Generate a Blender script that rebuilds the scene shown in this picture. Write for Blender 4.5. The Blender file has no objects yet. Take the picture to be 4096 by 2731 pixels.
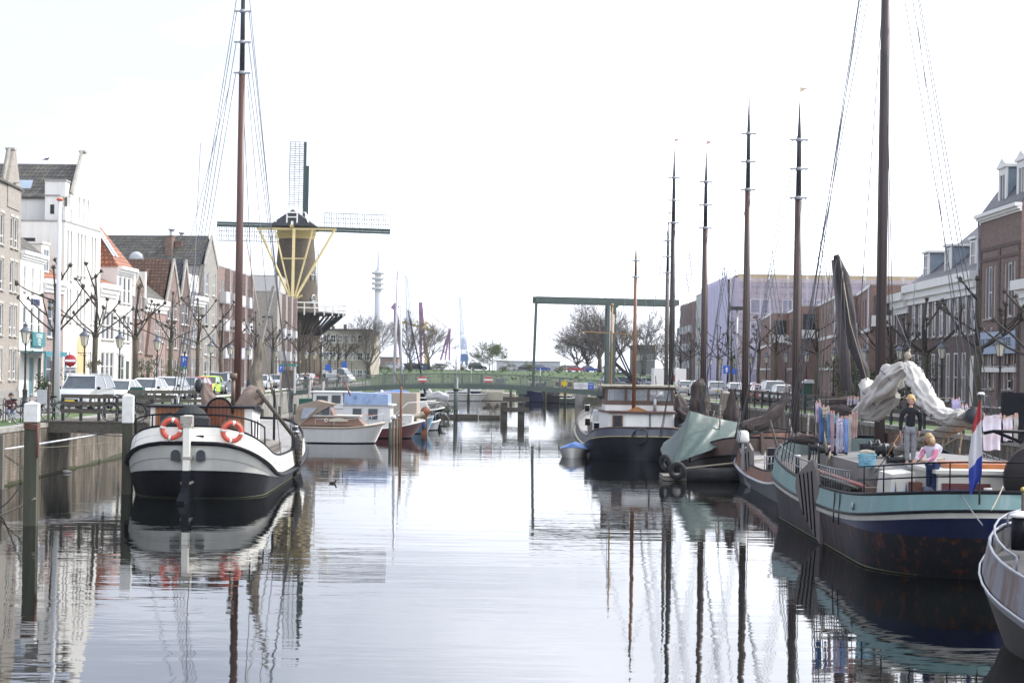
import bpy, bmesh, math, random
from math import sin, cos, pi, radians, sqrt
from mathutils import Vector, Matrix
SC = bpy.context.scene
COL = SC.collection
HAZE = 0.00010
F = 6000.0; TH = 0.0148; H = 4.3; Q = 2.0          # focal length in photo pixels, roll, eye height, quay height
# ---------------- camera
cd = bpy.data.cameras.new('camera'); cam = bpy.data.objects.new('camera', cd); COL.objects.link(cam)
cam.matrix_world = Matrix.Translation((0, 0, H)) @ Matrix.Rotation(radians(90), 4, 'X') @ Matrix.Rotation(TH, 4, 'Z')
cd.sensor_width = 36; cd.lens = F/4096*36; cd.shift_y = 114.5/4096; cd.shift_x = 0.0004
cd.clip_start = 0.5; cd.clip_end = 9000
cd.dof.use_dof = True; cd.dof.focus_distance = 42; cd.dof.aperture_fstop = 2.8
SC.camera = cam
# ---------------- world and sun
SUN_EL = radians(42); SUN_AZ = radians(68)       # azimuth measured from +Y (view direction) towards +X
W = bpy.data.worlds.new('World'); SC.world = W; W.use_nodes = True
nt = W.node_tree; nt.nodes.clear(); N = nt.nodes.new; LK = nt.links.new
out = N('ShaderNodeOutputWorld'); bg = N('ShaderNodeBackground'); bg.inputs[1].default_value = 0.145
sky = N('ShaderNodeTexSky'); sky.sky_type = 'NISHITA'; sky.sun_disc = False
sky.sun_elevation = SUN_EL; sky.sun_rotation = SUN_AZ; sky.air_density = 1.0; sky.dust_density = 2.5; sky.ozone_density = 1.0
tc = N('ShaderNodeTexCoord'); mp = N('ShaderNodeMapping'); mp.inputs['Scale'].default_value = (1.0, 1.0, 4.0)
mp.inputs['Location'].default_value = (2.3, .4, .7)
nz = N('ShaderNodeTexNoise'); nz.inputs['Scale'].default_value = 2.6; nz.inputs['Detail'].default_value = 6; nz.inputs['Roughness'].default_value = .55
sep = N('ShaderNodeSeparateXYZ')
LK(tc.outputs['Generated'], mp.inputs['Vector']); LK(mp.outputs[0], nz.inputs['Vector']); LK(tc.outputs['Generated'], sep.inputs[0])
# more cloud to the right and towards the horizon, open pale blue to the upper left
m1 = N('ShaderNodeMath'); m1.operation = 'MULTIPLY_ADD'; m1.inputs[1].default_value = 0.75
LK(sep.outputs['X'], m1.inputs[0]); LK(nz.outputs['Fac'], m1.inputs[2])
m2 = N('ShaderNodeMath'); m2.operation = 'MULTIPLY_ADD'; m2.inputs[1].default_value = -0.12
LK(sep.outputs['Z'], m2.inputs[0]); LK(m1.outputs[0], m2.inputs[2])
mr = N('ShaderNodeMapRange'); mr.inputs['From Min'].default_value = 0.20; mr.inputs['From Max'].default_value = 0.60
mr.inputs['To Min'].default_value = 0.12; mr.inputs['To Max'].default_value = 1.0
LK(m2.outputs[0], mr.inputs['Value'])
mx = N('ShaderNodeMix'); mx.data_type = 'RGBA'; mx.inputs['B'].default_value = (12.4, 12.9, 14.0, 1)
LK(mr.outputs[0], mx.inputs['Factor']); m0 = N('ShaderNodeMix'); m0.data_type = 'RGBA'; m0.inputs['Factor'].default_value = .7; m0.inputs['B'].default_value = (4.55, 4.9, 6.1, 1); LK(sky.outputs[0], m0.inputs['A']); LK(m0.outputs['Result'], mx.inputs['A']); LK(mx.outputs['Result'], bg.inputs[0]); LK(bg.outputs[0], out.inputs[0])
sd = bpy.data.lights.new('sun', 'SUN'); sd.energy = 3.3; sd.angle = radians(1.2); sd.color = (1.0, .955, .9)
sun = bpy.data.objects.new('sun', sd); COL.objects.link(sun)
dirv = Vector((sin(SUN_AZ)*cos(SUN_EL), cos(SUN_AZ)*cos(SUN_EL), sin(SUN_EL)))
sun.rotation_euler = dirv.to_track_quat('Z', 'Y').to_euler(); sun.location = (60, 20, 80)
SC.view_settings.view_transform = 'Standard'; SC.view_settings.look = 'None'; SC.view_settings.exposure = 0.42; SC.view_settings.gamma = 1
SC.render.engine = 'CYCLES'; SC.cycles.max_bounces = 6; SC.cycles.transparent_max_bounces = 8
SC.cycles.volume_bounces = 0; SC.cycles.caustics_reflective = False; SC.cycles.caustics_refractive = False

# ---------------- where a photo pixel lies at a given distance
def hy(px): return 1480 + TH*(px-2048)
def P(px, py, d):
    u, v = px-2048, py-1365.5
    return Vector(((u*cos(TH)+v*sin(TH))*d/F, d, H-((-u*sin(TH)+v*cos(TH))-114.5)*d/F))
def X_at(px, d, py=1480): return P(px, py, d).x
def Z_at(px, py, d): return P(px, py, d).z

# ---------------- materials
MC = {}
def M(name, col, rough=.6, var=.12, scale=3.0, metal=0.0, streak=0, bump=0.0, spec=.5, dirt=None, dirt_amt=.5, dirt_scale=1.2, kind=None, b=(.24, .075)):
    if name in MC: return MC[name]
    m = bpy.data.materials.new(name); m.use_nodes = True; MC[name] = m
    t = m.node_tree; n = t.nodes.new; l = t.links.new; p = t.nodes['Principled BSDF']
    p.inputs['Roughness'].default_value = rough; p.inputs['Metallic'].default_value = metal
    p.inputs['Specular IOR Level'].default_value = spec
    tcn = n('ShaderNodeTexCoord'); map_ = n('ShaderNodeMapping'); l(tcn.outputs['Object'], map_.inputs[0])
    map_.inputs['Scale'].default_value = (1, 1, .12) if streak else (1, 1, 1)
    no = n('ShaderNodeTexNoise'); no.inputs['Scale'].default_value = scale; no.inputs['Detail'].default_value = 5; no.inputs['Roughness'].default_value = .65
    l(map_.outputs[0], no.inputs['Vector'])
    r = n('ShaderNodeMapRange'); r.inputs['From Min'].default_value = .3; r.inputs['From Max'].default_value = .7
    r.inputs['To Min'].default_value = 1-var; r.inputs['To Max'].default_value = 1+var; l(no.outputs['Fac'], r.inputs[0])
    cur = None; hgt = no.outputs['Fac']
    if kind in ('brick', 'tile', 'plank', 'vplank'):
        s = n('ShaderNodeSeparateXYZ'); l(tcn.outputs['Object'], s.inputs[0])
        a = n('ShaderNodeMath'); a.operation = 'ADD'; l(s.outputs['X'], a.inputs[0]); l(s.outputs['Y'], a.inputs[1])
        c = n('ShaderNodeCombineXYZ')
        if kind == 'vplank': l(s.outputs['Z'], c.inputs[0]); l(a.outputs[0], c.inputs[1])
        else: l(a.outputs[0], c.inputs[0]); l(s.outputs['Z'], c.inputs[1])
        bt = n('ShaderNodeTexBrick'); l(c.outputs[0], bt.inputs['Vector']); bt.inputs['Scale'].default_value = 1
        bt.inputs['Brick Width'].default_value = b[0]; bt.inputs['Row Height'].default_value = b[1]
        k = {'brick': (.82, 1.15, 1.35), 'tile': (.7, 1.2, .35), 'plank': (.85, 1.1, .4), 'vplank': (.85, 1.1, .4)}[kind]
        bt.inputs['Mortar Size'].default_value = b[1]*(.13 if kind == 'brick' else .12); bt.inputs['Bias'].default_value = 0
        for key, f in zip(('Color1', 'Color2', 'Mortar'), k): bt.inputs[key].default_value = tuple(min(1, q*f) for q in col)+(1,)
        cur = bt.outputs['Color']; hgt = bt.outputs['Fac']
    mul = n('ShaderNodeMix'); mul.data_type = 'RGBA'; mul.blend_type = 'MULTIPLY'; mul.inputs['Factor'].default_value = 1
    if cur: l(cur, mul.inputs['A'])
    else: mul.inputs['A'].default_value = tuple(col)+(1,)
    l(r.outputs[0], mul.inputs['B']); res = mul.outputs['Result']
    if dirt:
        n2 = n('ShaderNodeTexNoise'); n2.inputs['Scale'].default_value = dirt_scale; n2.inputs['Detail'].default_value = 7; n2.inputs['Roughness'].default_value = .7
        mp2 = n('ShaderNodeMapping'); l(tcn.outputs['Object'], mp2.inputs[0]); mp2.inputs['Scale'].default_value = (1, 1, .22 if streak else .8); mp2.inputs['Location'].default_value = (7, 3, 5)
        l(mp2.outputs[0], n2.inputs['Vector'])
        r2 = n('ShaderNodeMapRange'); r2.inputs['From Min'].default_value = .66-dirt_amt*.3; r2.inputs['From Max'].default_value = .80-dirt_amt*.3; l(n2.outputs['Fac'], r2.inputs[0])
        r2.inputs['To Max'].default_value = .85
        m3 = n('ShaderNodeMix'); m3.data_type = 'RGBA'; l(r2.outputs[0], m3.inputs['Factor']); l(res, m3.inputs['A']); m3.inputs['B'].default_value = tuple(dirt)+(1,)
        res = m3.outputs['Result']
    l(res, p.inputs['Base Color'])
    if bump:
        bp = n('ShaderNodeBump'); bp.inputs['Strength'].default_value = bump; bp.inputs['Distance'].default_value = .02
        l(hgt, bp.inputs['Height']); l(bp.outputs[0], p.inputs['Normal'])
    return m
def solid(c, rough=.6, var=.08, **k):
    return M('paint %.2f %.2f %.2f %.1f' % (c[0], c[1], c[2], rough), c, rough, var, **k)

white = M('white paint', (.78, .77, .74), .45, .06, dirt=(.5, .47, .42), dirt_amt=.12, streak=1)
wframe = M('white window frame', (.74, .74, .72), .4, .05)
glassc = M('curtained window glass', (.20, .19, .175), .3, .35, scale=2, streak=1)
glassb = M('glass with painted sky reflection', (.10, .12, .145), .15, .3, spec=.6)  # bluish sky reflection put into the pane colour
glass = M('window glass', (.03, .036, .042), .12, .3, spec=.5)
blackp = M('black paint', (.008, .009, .013), .5, .3, spec=.12, dirt=(.05, .045, .04), dirt_amt=.1)
blacki = M('black iron', (.02, .021, .024), .45, .25)
woodv = M('varnished wood', (.22, .075, .025), .35, .25, scale=6, streak=1, bump=.2)
woodd = M('weathered dark timber', (.085, .075, .062), .85, .3, scale=8, dirt=(.05, .07, .03), dirt_amt=.3, bump=.4)
woodg = M('grey weathered planks', (.20, .18, .155), .8, .25, scale=7, kind='plank', b=(3, .16), bump=.3)
mastb = M('brown mast timber', (.058, .030, .024), .45, .25, scale=5, streak=1)
mastt = M('dark mast top', (.022, .026, .032), .45, .25)
ropem = M('rope', (.33, .29, .22), .9, .2, scale=20)
wirem = M('wire rope', (.10, .11, .13), .6, .2)
brownsail = M('brown sailcloth cover', (.058, .044, .040), .85, .3, scale=2.5, bump=.6)
tan = M('tan canvas', (.27, .215, .165), .85, .15, scale=4, bump=.4)
steelg = M('grey galvanised steel', (.42, .43, .45), .4, .12, metal=.3)
rubber = M('black rubber', (.018, .018, .019), .8, .3)
glassl = M('car glass', (.06, .075, .085), .05, .3, spec=1.0)

# ---------------- mesh builder
class MB:
    def __init__(s): s.v = []; s.f = []; s.sm = set()
    def add(s, vs, fs, smooth=False):
        o = len(s.v); s.v += [tuple(x) for x in vs]
        for q in fs:
            if smooth: s.sm.add(len(s.f))
            s.f.append(tuple(o+i for i in q))
        return s
    def box(s, x0, x1, y0, y1, z0, z1):
        return s.add([(x0,y0,z0),(x1,y0,z0),(x1,y1,z0),(x0,y1,z0),(x0,y0,z1),(x1,y0,z1),(x1,y1,z1),(x0,y1,z1)],
            [(0,3,2,1),(4,5,6,7),(0,1,5,4),(1,2,6,5),(2,3,7,6),(3,0,4,7)])
    def bar(s, a, b, w, h=None, up=(0, 0, 1)):
        a, b = Vector(a), Vector(b); h = h or w; d = (b-a).normalized(); u = Vector(up)
        if abs(d.dot(u)) > .98: u = Vector((0, 1, 0))
        x = d.cross(u).normalized()*w/2; z = x.cross(d).normalized()*h/2
        return s.add([a-x-z, a+x-z, a+x+z, a-x+z, b-x-z, b+x-z, b+x+z, b-x+z],
            [(0,1,2,3),(7,6,5,4),(0,4,5,1),(1,5,6,2),(2,6,7,3),(3,7,4,0)])
    def tube(s, pts, r, n=8, cap=True, closed=False, flat=1.0):
        pts = [Vector(p) for p in pts]; k = len(pts); R = r if isinstance(r, (list, tuple)) else [r]*k
        vs = []; ref = None
        for i, p in enumerate(pts):
            a = pts[(i-1) % k] if (closed or i > 0) else p; b = pts[(i+1) % k] if (closed or i < k-1) else p
            d = (b-a)
            if d.length < 1e-9: d = Vector((0, 0, 1))
            d.normalize()
            if ref is None: ref = Vector((0, 0, 1)) if abs(d.z) < .9 else Vector((1, 0, 0))
            x = d.cross(ref)
            if x.length < 1e-4: x = d.orthogonal()
            x.normalize(); y = x.cross(d).normalized(); ref = y
            for j in range(n):
                an = 2*pi*j/n; vs.append(p+(x*cos(an)+y*sin(an)*flat)*R[i])
        fs = []
        for i in range(k if closed else k-1):
            i2 = (i+1) % k
            for j in range(n): fs.append((i*n+j, i*n+(j+1) % n, i2*n+(j+1) % n, i2*n+j))
        if cap and not closed: fs.append(tuple(range(n-1, -1, -1))); fs.append(tuple((k-1)*n+j for j in range(n)))
        return s.add(vs, fs, True)
    def cyl(s, a, b, r0, r1=None, n=12): return s.tube([a, b], [r0, r0 if r1 is None else r1], n)
    def lathe(s, c, prof, n=16, a0=0, a1=2*pi):
        c = Vector(c); vs = []; full = abs(a1-a0-2*pi) < 1e-6; m = n if full else n+1
        for r, z in prof:
            for j in range(m):
                an = a0+(a1-a0)*j/n; vs.append((c.x+r*cos(an), c.y+r*sin(an), c.z+z))
        fs = []
        for i in range(len(prof)-1):
            for j in range(n):
                j2 = (j+1) % m; fs.append((i*m+j, i*m+j2, (i+1)*m+j2, (i+1)*m+j))
        return s.add(vs, fs, True)
    def grid(s, rows, closed=False, smooth=True):
        m = len(rows[0]); vs = [p for r in rows for p in r]; fs = []
        for i in range(len(rows)-1):
            for j in range(m if closed else m-1):
                j2 = (j+1) % m; fs.append((i*m+j, i*m+j2, (i+1)*m+j2, (i+1)*m+j))
        return s.add(vs, fs, smooth)
    def prism(s, poly, vec):
        k = len(poly); v = Vector(vec); poly = [Vector(p) for p in poly]
        return s.add(poly+[p+v for p in poly], [tuple(range(k-1, -1, -1)), tuple(range(k, 2*k))]+[(i, (i+1) % k, (i+1) % k+k, i+k) for i in range(k)])
    def ball(s, c, r, n=10, sq=(1, 1, 1)):
        c = Vector(c); rows = []
        for i in range(n//2+1):
            t = pi*i/(n//2); rr = max(sin(t), 1e-3)
            rows.append([(c.x+r*sq[0]*rr*cos(2*pi*j/n), c.y+r*sq[1]*rr*sin(2*pi*j/n), c.z-r*sq[2]*cos(t)) for j in range(n)])
        return s.grid(rows, True)
    def torus(s, c, R, r, axis=(0, 1, 0), n=24, m=8):
        c = Vector(c); a = Vector(axis).normalized(); x = a.orthogonal().normalized(); y = a.cross(x)
        return s.tube([c+(x*cos(2*pi*i/n)+y*sin(2*pi*i/n))*R for i in range(n)], r, m, closed=True)
    def sheet(s, rows, th=.02):
        """cloth-like sheet with real thickness"""
        off = [[Vector(p)+Vector((0, th, 0)) for p in r] for r in rows]
        s.grid(rows); s.grid([r[::-1] for r in off]); R = len(rows); m = len(rows[0])
        edge = [(i, 0) for i in range(R)]+[(R-1, j) for j in range(1, m)]+[(i, m-1) for i in range(R-2, -1, -1)]+[(0, j) for j in range(m-2, 0, -1)]
        vs = [rows[i][j] for i, j in edge]+[off[i][j] for i, j in edge]; k = len(edge)
        return s.add(vs, [(i, (i+1) % k, (i+1) % k+k, i+k) for i in range(k)])
    def mesh(s, name, mt):
        me = bpy.data.meshes.new(name); me.from_pydata(s.v, [], s.f)
        if s.sm: me.polygons.foreach_set('use_smooth', [i in s.sm for i in range(len(s.f))])
        if mt: me.materials.append(mt)
        me.update(); return me
    def build(s, name, mt, parent=None, smooth=None):
        o = bpy.data.objects.new(name, s.mesh(name, mt)); COL.objects.link(o)
        if parent: o.parent = parent
        return o
def tag(o, label=None, cat=None, group=None, kind=None):
    if label: o['label'] = label
    if cat: o['category'] = cat
    if group: o['group'] = group
    if kind: o['kind'] = kind
    return o
def thing(name, label, cat, loc=(0, 0, 0), rz=0, group=None):
    o = bpy.data.objects.new(name, None); COL.objects.link(o); o.location = loc; o.rotation_euler = (0, 0, rz); o.empty_display_size = .3
    return tag(o, label, cat, group)
KIDS = {}
def put(me, name, parent, loc=(0, 0, 0), rz=0, sc=None):
    o = bpy.data.objects.new(name, me); COL.objects.link(o); o.parent = parent; o.location = loc; o.rotation_euler = (0, 0, rz)
    if sc: o.scale = sc
    return o
def clone(root, loc, rz, label, group=None, swap=None, sc=None):
    """copy of a thing with copies of its parts and sub-parts; swap = {material: material}"""
    def cp(o, par):
        c = o.copy(); COL.objects.link(c)
        if par: c.parent = par
        if swap and c.type == 'MESH' and c.data.materials and c.data.materials[0] in swap:
            key = (o.data.name, swap[c.data.materials[0]].name)
            if key not in KIDS:
                d = o.data.copy(); d.materials[0] = swap[c.data.materials[0]]; KIDS[key] = d
            c.data = KIDS[key]
        for ch in list(o.children): cp(ch, c)
        return c
    r = cp(root, None); r.location = loc; r.rotation_euler = (0, 0, rz); r['label'] = label
    if sc: r.scale = (sc, sc, sc)
    if group: r['group'] = group
    return r
def text_mesh(txt, size, mt, name, parent, loc, rot, depth=.01, sx=1.0, align='CENTER'):
    cu = bpy.data.curves.new(name, 'FONT'); cu.body = txt; cu.size = size; cu.extrude = depth; cu.align_x = align; cu.align_y = 'CENTER'
    t = bpy.data.objects.new('t', cu); COL.objects.link(t); bpy.context.view_layer.update()
    me = bpy.data.meshes.new_from_object(t.evaluated_get(bpy.context.evaluated_depsgraph_get())); bpy.data.objects.remove(t)
    me.name = name; me.materials.clear(); me.materials.append(mt)
    o = bpy.data.objects.new(name, me); COL.objects.link(o); o.parent = parent; o.location = loc; o.rotation_euler = rot; o.scale = (sx, 1, 1)
    return o
def struct(name, mb, mt, label=None):
    o = mb.build(name, mt); o['kind'] = 'structure'; o['category'] = name.replace('_', ' ')
    o['label'] = label or name.replace('_', ' '); return o
def lerp(a, b, t): return a+(b-a)*t
def interp(x, kn):
    if x <= kn[0][0]: return kn[0][1]
    for (x0, y0), (x1, y1) in zip(kn, kn[1:]):
        if x <= x1: return y0+(y1-y0)*(x-x0)/(x1-x0)
    return kn[-1][1]
ORD = 'first second third fourth fifth sixth seventh eighth ninth tenth eleventh twelfth thirteenth fourteenth fifteenth sixteenth seventeenth eighteenth'.split()
# ================= ground, water, quays
LQ = lambda d: -17.6-(d-52)*.0327          # X of the left quay edge at distance d
RQ = lambda d: 17.4-(d-68)*.0327
def water_mat():
    m = bpy.data.materials.new('canal water'); m.use_nodes = True; t = m.node_tree; n = t.nodes.new; l = t.links.new; p = t.nodes['Principled BSDF']
    p.inputs['Base Color'].default_value = (.004, .005, .005, 1); p.inputs['Roughness'].default_value = .015; p.inputs['IOR'].default_value = 3.5
    c = n('ShaderNodeTexCoord'); a = n('ShaderNodeMapping'); a.inputs['Scale'].default_value = (.32, 1.25, 1); l(c.outputs['Object'], a.inputs[0])
    n1 = n('ShaderNodeTexNoise'); n1.inputs['Scale'].default_value = 1.5; n1.inputs['Detail'].default_value = 3; n1.inputs['Roughness'].default_value = .5; l(a.outputs[0], n1.inputs[0])
    n3 = n('ShaderNodeTexNoise'); n3.inputs['Scale'].default_value = 5.0; n3.inputs['Detail'].default_value = 2; l(a.outputs[0], n3.inputs[0])
    a2 = n('ShaderNodeMapping'); a2.inputs['Scale'].default_value = (.03, .11, 1); l(c.outputs['Object'], a2.inputs[0])
    n2 = n('ShaderNodeTexNoise'); n2.inputs['Scale'].default_value = 1.3; n2.inputs['Detail'].default_value = 3; l(a2.outputs[0], n2.inputs[0])
    r = n('ShaderNodeMapRange'); r.inputs['From Min'].default_value = .42; r.inputs['From Max'].default_value = .66; r.inputs['To Min'].default_value = .25; r.inputs['To Max'].default_value = 1.5; l(n2.outputs[0], r.inputs[0])
    mm = n('ShaderNodeMath'); mm.operation = 'MULTIPLY'; l(n3.outputs[0], mm.inputs[0]); l(r.outputs[0], mm.inputs[1])
    m4 = n('ShaderNodeMath'); m4.operation = 'MULTIPLY_ADD'; m4.inputs[1].default_value = .30; l(mm.outputs[0], m4.inputs[0]); l(n1.outputs[0], m4.inputs[2])
    n5 = n('ShaderNodeTexNoise'); n5.inputs['Scale'].default_value = .42; n5.inputs['Detail'].default_value = 2; l(a.outputs[0], n5.inputs[0])
    m5 = n('ShaderNodeMath'); m5.operation = 'MULTIPLY_ADD'; m5.inputs[1].default_value = 2.2; l(n5.outputs[0], m5.inputs[0]); l(m4.outputs[0], m5.inputs[2]); m4 = m5
    b = n('ShaderNodeBump'); b.inputs['Strength'].default_value = .20; b.inputs['Distance'].default_value = .022; l(m4.outputs[0], b.inputs['Height']); l(b.outputs[0], p.inputs['Normal'])
    return m
struct('water', MB().box(-24, 40, -8, 262, -1.2, 0), water_mat(), 'calm canal water reflecting boats and sky')
def ground_mat(name, cols, scale=.4, bump=.0, fine=9):
    m = bpy.data.materials.new(name); m.use_nodes = True; t = m.node_tree; n = t.nodes.new; l = t.links.new; p = t.nodes['Principled BSDF']; p.inputs['Roughness'].default_value = .9
    c = n('ShaderNodeTexCoord'); a = n('ShaderNodeTexNoise'); a.inputs['Scale'].default_value = scale; a.inputs['Detail'].default_value = 8; a.inputs['Roughness'].default_value = .7; l(c.outputs['Object'], a.inputs[0])
    r = n('ShaderNodeValToRGB'); r.color_ramp.elements[0].position = .35; r.color_ramp.elements[0].color = cols[0]+(1,); r.color_ramp.elements[1].position = .65; r.color_ramp.elements[1].color = cols[-1]+(1,)
    if len(cols) == 3: e = r.color_ramp.elements.new(.5); e.color = cols[1]+(1,)
    l(a.outputs[0], r.inputs[0]); l(r.outputs[0], p.inputs[0])
    if bump:
        f = n('ShaderNodeTexNoise'); f.inputs['Scale'].default_value = fine; l(c.outputs['Object'], f.inputs[0])
        b = n('ShaderNodeBump'); b.inputs['Strength'].default_value = bump; b.inputs['Distance'].default_value = .2; l(f.outputs[0], b.inputs['Height']); l(b.outputs[0], p.inputs['Normal'])
    return m
pave = ground_mat('street paving', [(.15, .14, .13), (.20, .19, .175), (.25, .235, .22)], .6)
grass = ground_mat('grass', [(.035, .075, .015), (.06, .11, .025), (.10, .12, .045)], .25, .7, 3)
grassd = ground_mat('embankment grass', [(.03, .065, .018), (.045, .085, .02), (.075, .105, .04)], .35, .8, 1.2)
def poly_slab(pts, z0, z1):
    return MB().prism([(x, y, z0) for x, y in pts], (0, 0, z1-z0))
# left bank and right bank with the basin beyond the bridge between them
struct('left_street', poly_slab([(-300, 20), (LQ(20)-.45, 20), (LQ(300)-.45, 240), (-34, 262), (-300, 262)], -1, Q-.02), pave, 'paved street between the left facades and the canal')
struct('right_street', poly_slab([(RQ(20)+.45, 20), (300, 20), (300, 262), (37, 262), (16, 200), (RQ(165)+.45, 165)], -1, Q-.02), pave, 'paved street between the right facades and the canal')
struct('far_ground', poly_slab([(-3000, 262.01), (3000, 262.01), (3000, 6000), (-3000, 6000)], -1, 1.3), ground_mat('far land', [(.10, .11, .07), (.16, .15, .12)], .02), 'flat land stretching to the horizon')
# grass verges at the quay edges
g = MB(); g.prism([(LQ(20)-.45, 20, Q-.016), (LQ(150)-.45, 150, Q-.016), (LQ(150)-1.9, 150, Q-.016), (LQ(20)-2.6, 20, Q-.016)], (0, 0, .03))
struct('left_verge', g, grass, 'narrow grass verge along the left quay edge')
g = MB(); g.prism([(RQ(20)+.45, 20, Q-.016), (RQ(20)+2.6, 20, Q-.016), (RQ(150)+2.0, 150, Q-.016), (RQ(150)+.45, 150, Q-.016)], (0, 0, .03))
struct('right_verge', g, grass, 'narrow grass verge along the right quay edge')
# quay walls
qb = M('old quay brick', (.19, .155, .12), .85, .5, scale=2.2, kind='brick', b=(.26, .11), streak=1, dirt=(.06, .055, .04), dirt_amt=.85, dirt_scale=1.3, bump=.8)
qs = M('quay stone', (.26, .25, .23), .85, .25, scale=2, streak=1, dirt=(.09, .085, .07), dirt_amt=.6)
def quay_wall(name, label, a, b, mt, side, z1=Q-.14):
    t = thing(name, label, 'quay wall', (a[0], a[1], 0), math.atan2(b[1]-a[1], b[0]-a[0])); L = math.hypot(b[0]-a[0], b[1]-a[1])
    y0, y1 = (0, .45) if side > 0 else (-.45, 0)
    MB().box(0, L, y0, y1, -1, z1).build('wall', mt, t)
    c = MB(); k = int(L/1.2)
    for i in range(k): c.box(i*L/k+.01, (i+1)*L/k-.01, y0-(.04 if side < 0 else .04), y1+.04, z1+.002, Q+.03)
    c.build('coping', M('coping stone', (.30, .29, .26), .8, .3, scale=1.5, dirt=(.09, .09, .05), dirt_amt=.45), t)
    al = MB(); rr = random.Random(4)
    x = 0
    while x < L:
        w = rr.uniform(.5, 2.0); yy = y0-.012 if side > 0 else y1+.012
        al.box(x, min(L, x+w), min(yy, yy+(.02 if side > 0 else -.02)), max(yy, yy+(.02 if side > 0 else -.02)), -.3, rr.uniform(.05, .16)); x += w
    al.build('weed_line', M('green weed', (.05, .055, .025), .9, .4, scale=5), t)
    return t
quay_wall('quay_wall', 'streaky brown brick quay wall at the far left behind the white-topped posts', (LQ(20), 20), (LQ(84), 84), qb, 1)
quay_wall('quay_wall', 'grey concrete quay wall behind the bow of the white tjalk', (LQ(84), 84), (LQ(150), 150), qs, 1)
quay_wall('quay_wall', 'distant grey quay wall past the left end of the bridge', (LQ(150), 150), (LQ(258), 258), qs, 1)
quay_wall('quay_wall', 'dark quay wall on the right behind the moored sailing barges', (RQ(20), 20), (RQ(165), 165), qb, -1)
# grass dike across the far end of the basin with a road on its top
dk = MB(); rr = random.Random(8); rows = []
prof = [(232, -.6), (240, .9), (262, 1.6), (300, 2.2), (338, 4.0), (343, 4.12), (366, 4.15), (400, 1.2)]
for d, z in prof:
    rows.append([(x, d+.0*x, z+(rr.uniform(-.12, .12) if 1 < z < 4 else 0)) for x in range(-120, 181, 6)])
dk.grid([r[::-1] for r in rows]); struct('embankment', dk, grassd, 'green grass embankment across the far end of the basin')
rd = MB(); rd.box(-120, 180, 346, 358, 4.11, 4.19); struct('dike_road', rd, ground_mat('asphalt', [(.05, .05, .052), (.08, .078, .075)], .5), 'asphalt road along the top of the embankment')
# tufts of long grass on the dike
tf = MB(); rr = random.Random(3)
for i in range(1200):
    x = rr.uniform(-75, 75); d = rr.uniform(300, 343); z = interp(d, prof); h = rr.uniform(.08, .3); w = rr.uniform(.15, .5)
    tf.add([(x-w, d, z-.1), (x+w, d+rr.uniform(-.2, .2), z-.1), (x+rr.uniform(-.4, .4), d-.1, z+h)], [(0, 1, 2)])
tag(tf.build('long_grass', grassd), 'tufts of long green grass on the embankment slope', 'grass', kind='stuff')
# ================= houses
WC = {}
PR_ = random.Random(12)
class Pane(list): pass
_put = put
def put(me, *a, **k): return _put(PR_.choice(me) if isinstance(me, Pane) else me, *a, **k)
def win_mesh(w, h, style, fm):
    """frame mesh and pane mesh of a sash window, local origin at lower left corner, facing -y"""
    k = (round(w, 2), round(h, 2), style, fm.name)
    if k in WC: return WC[k]
    f = MB(); b = .085
    f.box(0, b, 0, .09, 0, h); f.box(w-b, w, 0, .09, 0, h); f.box(b, w-b, .001, .089, 0, b); f.box(b, w-b, .001, .089, h-b, h)
    g = MB(); g.box(b, w-b, .045, .06, b, h-b)
    if style in ('sash', 'cross', 'arch'): f.box(b, w-b, .01, .08, h*.5-.03, h*.5+.03)
    if style == 'top': f.box(b, w-b, .01, .08, h*.28-.04, h*.28+.04)
    if style in ('cross', 'wide'): f.box(w/2-.025, w/2+.025, .015, .075, b, h-b)
    sill = MB().box(-.07, w+.07, -.10, .0, -.09, -.0)
    WC[k] = (f.mesh('window', fm), Pane([g.mesh('pane', q) for q in (glass, glass, glassc, glassb)]), sill.mesh('sill', M('stone sill', (.36, .34, .31), .8, .15)))
    return WC[k]
def wall_holes(mb, w, h, holes, rev, t=.35, top=None):
    """wall panel in x/z with rectangular openings; front at y=0, reveals going back rev"""
    xs = sorted({0, w}|{q for x, z, a, b in holes for q in (x, x+a)}); zs = sorted({0, h}|{q for x, z, a, b in holes for q in (z, z+b)})
    for i in range(len(xs)-1):
        for j in range(len(zs)-1):
            cx, cz = (xs[i]+xs[i+1])/2, (zs[j]+zs[j+1])/2
            if any(x < cx < x+a and z < cz < z+b for x, z, a, b in holes): continue
            mb.add([(xs[i], 0, zs[j]), (xs[i+1], 0, zs[j]), (xs[i+1], 0, zs[j+1]), (xs[i], 0, zs[j+1])], [(0, 1, 2, 3)])
    for x, z, a, b in holes:
        mb.add([(x, 0, z), (x+a, 0, z), (x+a, 0, z+b), (x, 0, z+b), (x, rev, z), (x+a, rev, z), (x+a, rev, z+b), (x, rev, z+b)],
            [(0, 4, 5, 1), (1, 5, 6, 2), (2, 6, 7, 3), (3, 7, 4, 0), (4, 7, 6, 5)])
def grid_wins(w, n, ww, wh, sills, x0=None, x1=None, door=None):
    x0 = .5 if x0 is None else x0; x1 = w-.5 if x1 is None else x1; out = []
    g = (x1-x0-n*ww)/max(n-1, 1) if n > 1 else 0
    for zi, s in enumerate(sills):
        hh = wh[zi] if isinstance(wh, (list, tuple)) else wh
        for i in range(n): out.append(((x0+(x1-x0-ww)/2) if n == 1 else x0+i*(ww+g), s, ww, hh))
    return out
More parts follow.
